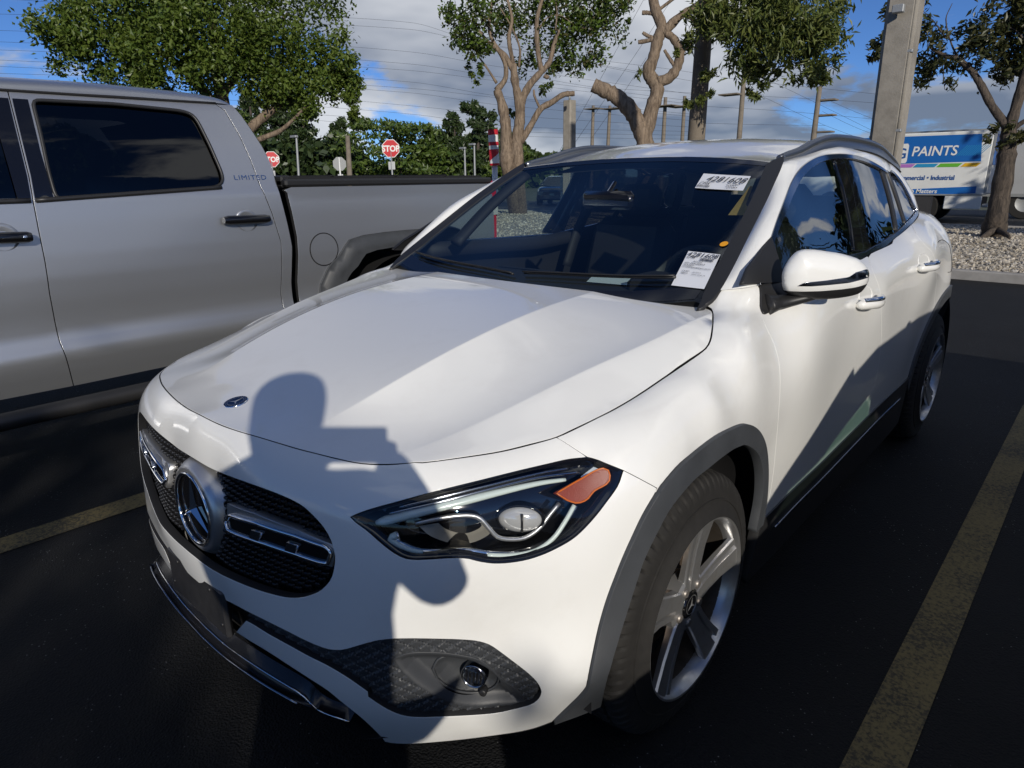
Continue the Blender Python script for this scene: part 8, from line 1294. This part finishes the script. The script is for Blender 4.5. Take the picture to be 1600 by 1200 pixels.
# ------------------------------------------------------------------ other cars
def simple_car(name, label, paint, loc, yaw, L, Wd, H, gm, group=None, fr=(.25, .385, .86, .965), deck=None):
    """closed saloon / SUV body: nose at -y; lofted lower body, pillars, roof and glass"""
    root = thing(name, label, 'car', loc, group); c_, s_ = math.cos(yaw), math.sin(yaw); Rz = np.array([[c_, -s_, 0], [s_, c_, 0], [0, 0, 1]])
    X_ = lambda P: (np.asarray(P, float) @ Rz.T) + np.array(loc)
    w = Wd / 2; st_ = [(0, .78, .36, .50), (.015, .86, .30, .56), (.06, .95, .26, .60), (.15, .99, .25, .64), (.25, 1, .25, .665), (.40, 1, .25, .675), (.6, 1, .25, .685), (.8, .99, .26, .70), (.93, .96, .28, .70), (.985, .90, .33, .66), (1, .84, .40, .58)]
    rows = []
    for f, ww, zb_, zt in st_:
        y = (f - .0) * L; W_ = w * ww; z1 = zt * H; sec = [(W_ * .88, zb_), (W_ * .99, zb_ + .12), (W_, .55 * z1 + .1), (W_ * .985, z1 * .86), (W_ * .90, z1 * .985), (W_ * .70, z1 * 1.015), (W_ * .35, z1 * 1.035)]
        rows.append([(x, y, z) for x, z in sec] + [(-x, y, z) for x, z in sec[::-1]])
    m_ = 14; t = MB(); V = np.vstack(rows); t.add(X_(V), [(i * m_ + k, (i + 1) * m_ + k, (i + 1) * m_ + k + 1, i * m_ + k + 1) for i in range(len(st_) - 1) for k in range(m_ - 1)] + [tuple(range(m_)), tuple((len(st_) - 1) * m_ + k for k in range(m_))[::-1]]); o = t.make('body', paint, root); md = o.modifiers.new('s', 'SUBSURF'); md.levels = 1; md.render_levels = 2
    zb_ = .68 * H; cw, hd, re_, rb = (q * L for q in fr); rw = w * .66; bw = w * .90; zr = H
    t = MB(); rows = []
    for y, k, dz in ((hd, .97, -.05), (hd + .25, 1, -.01), ((hd + re_) / 2, 1.01, .0), (re_ - .3, 1, -.03), (re_, .97, -.08)): rows.append([(rw * k, y, zr + dz - .05), (rw * k * .93, y, zr + dz - .012), (rw * .5, y, zr + dz), (-rw * .5, y, zr + dz), (-rw * k * .93, y, zr + dz - .012), (-rw * k, y, zr + dz - .05)])
    t.add(X_(np.vstack(rows)), [(i * 6 + k, i * 6 + k + 1, (i + 1) * 6 + k + 1, (i + 1) * 6 + k) for i in range(4) for k in range(5)]); t.make('roof', paint, root)
    def gq(nm, P): t = MB(); t.add(X_(P), [tuple(range(len(P)))]); t.make(nm, gm, root, smooth=False)
    def gd(nm, P): t = MB(); t.add(X_(P), [tuple(range(len(P)))]); t.make(nm, 'truck_glass', root, smooth=False)
    gq('windscreen', [(-bw * .9, cw, zb_), (bw * .9, cw, zb_), (rw * .94, hd, zr - .07), (-rw * .94, hd, zr - .07)]); gq('rear_screen', [(bw * .9, rb, zb_), (-bw * .9, rb, zb_), (-rw * .94, re_, zr - .10), (rw * .94, re_, zr - .10)])
    ym = (hd + re_) / 2 - .15
    for sg in (1, -1):
        xt = bw - (bw - rw) * .15 / (zr - zb_); (gq if sg < 0 else gd)('side_window', [(sg * bw, cw + .47, zb_ + .005), (sg * bw, cw + 1.05, zb_ + .01), (sg * xt, cw + .98, zb_ + .15)]); gd('window_mask', [(sg * bw, cw + .12, zb_ - .01), (sg * bw, cw + .465, zb_), (sg * xt, cw + .975, zb_ + .155), (sg * bw, cw + 1.06, zb_), (sg * bw, ym - .05, zb_), (sg * rw, ym - .05, zr - .055), (sg * rw, hd + .08, zr - .08)]); t = MB(); t.add(X_([(sg * bw, ym + .05, zb_), (sg * bw, rb - .35, zb_), (sg * rw, re_ - .25, zr - .09), (sg * rw, ym + .05, zr - .055)]), [(0, 1, 2, 3)]); t.make('rear_side_window', 'truck_glass', root, smooth=False)  # clear triangle and dark panes are cut to shape the sun patch let through
        for a, b in (((bw, cw, zb_), (rw * .98, hd + .02, zr - .10)), ((bw, ym, zb_), (rw, ym, zr - .05)), ((bw * .97, rb - .12, zb_), (rw, re_ - .1, zr - .08))): t = MB(); t.tube(X_([(sg * a[0], a[1], a[2] - .03), (sg * b[0], b[1], b[2])]), .055, 8, flat=.7); t.make('pillar', paint, root)
        for yy in (.175 * L, .80 * L): 
            q = X_([(sg * (w - .02), yy, .36)])[0]; d = Rz @ np.array((sg, 0, 0)); t = MB(); t.lathe([(.22, .01), (.345, .015), (.36, -.02), (.36, -.2), (.22, -.22)], 32, q, d); ty_ = t.make('wheel', 'tyre', root, sharp=40); t = MB(); t.lathe([(.225, .02), (.19, .012), (.06, .0), (.0001, .0)], 24, q, d); t.make('rim', 'alloy', ty_, sharp=40)
        t = MB(); q = X_([(sg * w * .66, .035 * L, .50 * H)])[0]; t.bbox(q, (.17, .10, .07), .03, Rz); t.make('headlight', 'clear_lens', root, sharp=40)
        t = MB(); t.bbox(X_([(sg * (w - .03), cw + .50, zb_ + .06)])[0], (.06, .08, .07), .03, Rz); t.make('door_mirror', paint, root, sharp=40)
        t = MB(); t.bbox(X_([(sg * w * .8, .985 * L, .56 * H)])[0], (.13, .08, .09), .03, Rz); t.make('tail_lamp', 'red_lens', root, sharp=40)
    t = MB(); t.bbox(X_([(0, .012 * L, .42 * H)])[0], (w * .55, .05, .10), .03, Rz); t.make('grille', 'gloss_black', root, sharp=40)
    t = MB(); t.box(X_([(0, .5 * L, .3)])[0], (w * .8, L * .45, .03), Rz); t.make('floor', 'matte_black', root, smooth=False)
    for sx_ in (.38, -.38): t = MB(); t.bbox(X_([(sx_, ym - .1, .85)])[0], (.22, .10, .40), .06, Rz); t.make('seat', 'cabin_grey', root, sharp=40)
    return root
simple_car('parked_saloon', 'light grey saloon in the next bay, right of the white car', 'suv_paint', (2.88, -1.60, 0), 0, 5.22, 1.84, 1.46, 'green_glass', fr=(.236, .338, .70, .845))
pc_ = np.array((-20.702, 26.235, 0.0)); simple_car('parked_car', 'dark car across the island seen through the windscreen', 'dark_car', (pc_[0], pc_[1], 0), rad(28), 4.5, 1.8, 1.5, 'privacy_glass')
# ------------------------------------------------------------------ the photographer behind the camera
PV = np.array((.576, .817, 0)); SH = np.array((.817, -.576, 0)); CM = np.array(CAM)
def hp(c, a, z): q = CM + PV * c + SH * a; return (q[0], q[1], z)
def skin(name, J, Ed, R_, m, parent=None, root=0, sub=2):
    me = bpy.data.meshes.new(name); me.from_pydata([Vector(j) for j in J], Ed, []); me.materials.append(MATS[m]); o = bpy.data.objects.new(name, me); COL.objects.link(o); md = o.modifiers.new('skin', 'SKIN'); md.use_smooth_shade = True
    for i, v in enumerate(me.skin_vertices[0].data): r = R_[i]; v.radius = r if isinstance(r, tuple) else (r, r); v.use_root = (i == root)
    s_ = o.modifiers.new('sub', 'SUBSURF'); s_.levels = sub; s_.render_levels = sub
    if parent: o.parent = parent
    return o
J = [hp(-.17, .40, .96), hp(-.17, .38, 1.15), hp(-.17, .36, 1.33), hp(-.185, .34, 1.47), hp(-.19, .31, 1.565), hp(-.195, .30, 1.65), hp(-.195, .30, 1.72),
     hp(.01, .36, 1.39), hp(.115, .22, 1.16), hp(.06, .08, 1.31), hp(.015, .035, 1.390), hp(-.36, .36, 1.39), hp(-.34, .14, 1.36), hp(-.20, .06, 1.40), hp(-.10, .035, 1.405),
     hp(-.08, .42, .86), hp(-.07, .40, .48), hp(-.07, .46, .09), hp(-.05, .32, .04), hp(-.27, .42, .86), hp(-.28, .40, .48), hp(-.29, .46, .09), hp(-.28, .32, .04)]
Ed = [(0, 1), (1, 2), (2, 3), (3, 4), (4, 5), (5, 6), (2, 7), (7, 8), (8, 9), (9, 10), (2, 11), (11, 12), (12, 13), (13, 14), (0, 15), (15, 16), (16, 17), (17, 18), (0, 19), (19, 20), (20, 21), (21, 22)]
RR_ = [.15, .145, .155, .065, .085, .105, .075, .085, .055, .042, .035, .085, .055, .042, .035, .095, .065, .045, .04, .095, .065, .045, .04]
PP = skin('person', J, Ed, RR_, 'skin'); PP['label'] = 'person in a blue shirt standing and holding up a phone'; PP['category'] = 'person'
skin('shirt', [J[0], J[1], J[2], J[7], tuple(np.array(J[7]) * .4 + np.array(J[8]) * .6), J[11], tuple(np.array(J[11]) * .4 + np.array(J[12]) * .6)], [(0, 1), (1, 2), (2, 3), (3, 4), (2, 5), (5, 6)], [.20, .195, .185, .105, .085, .105, .080], 'shirt', PP)
skin('trousers', [J[0], J[15], J[16], J[17], J[19], J[20], J[21]], [(0, 1), (1, 2), (2, 3), (0, 4), (4, 5), (5, 6)], [.20, .125, .095, .08, .125, .095, .08], 'trousers', PP)
skin('hair', [hp(-.195, .345, 1.63), hp(-.195, .31, 1.71)], [(0, 1)], [.11, .105], 'hair', PP)
for cc, dd, sg in ((.015, 10, 1), (-.10, 14, -1)):
    for k in range(4): 
        b_ = np.array(hp(cc, .035, 1.385)); q = [b_ + (0, 0, .012 * k - .01), b_ + PV * sg * .020 + np.array((-.015, .016, .006 * k - .01)), b_ - PV * sg * .006 + np.array((-.024, .028, .008 * k - .014))]; skin('finger', [tuple(p) for p in q], [(0, 1), (1, 2)], [.011, .010, .008], 'skin', PP, sub=1)
PH = thing('phone', 'black phone held up in both hands by the person', 'phone', (CM - np.array(_f) * .03).tolist()); t = MB(); Rm = np.array([tuple(_r2), tuple(-_f), tuple(_u2)]).T; t.bbox(CM - np.array(_f) * .030 - np.array(_r2) * .045 - np.array(_u2) * .02, (.078, .0045, .037), .004, Rm); t.make('phone_body', 'gloss_black', PH, sharp=40)


cleanup()
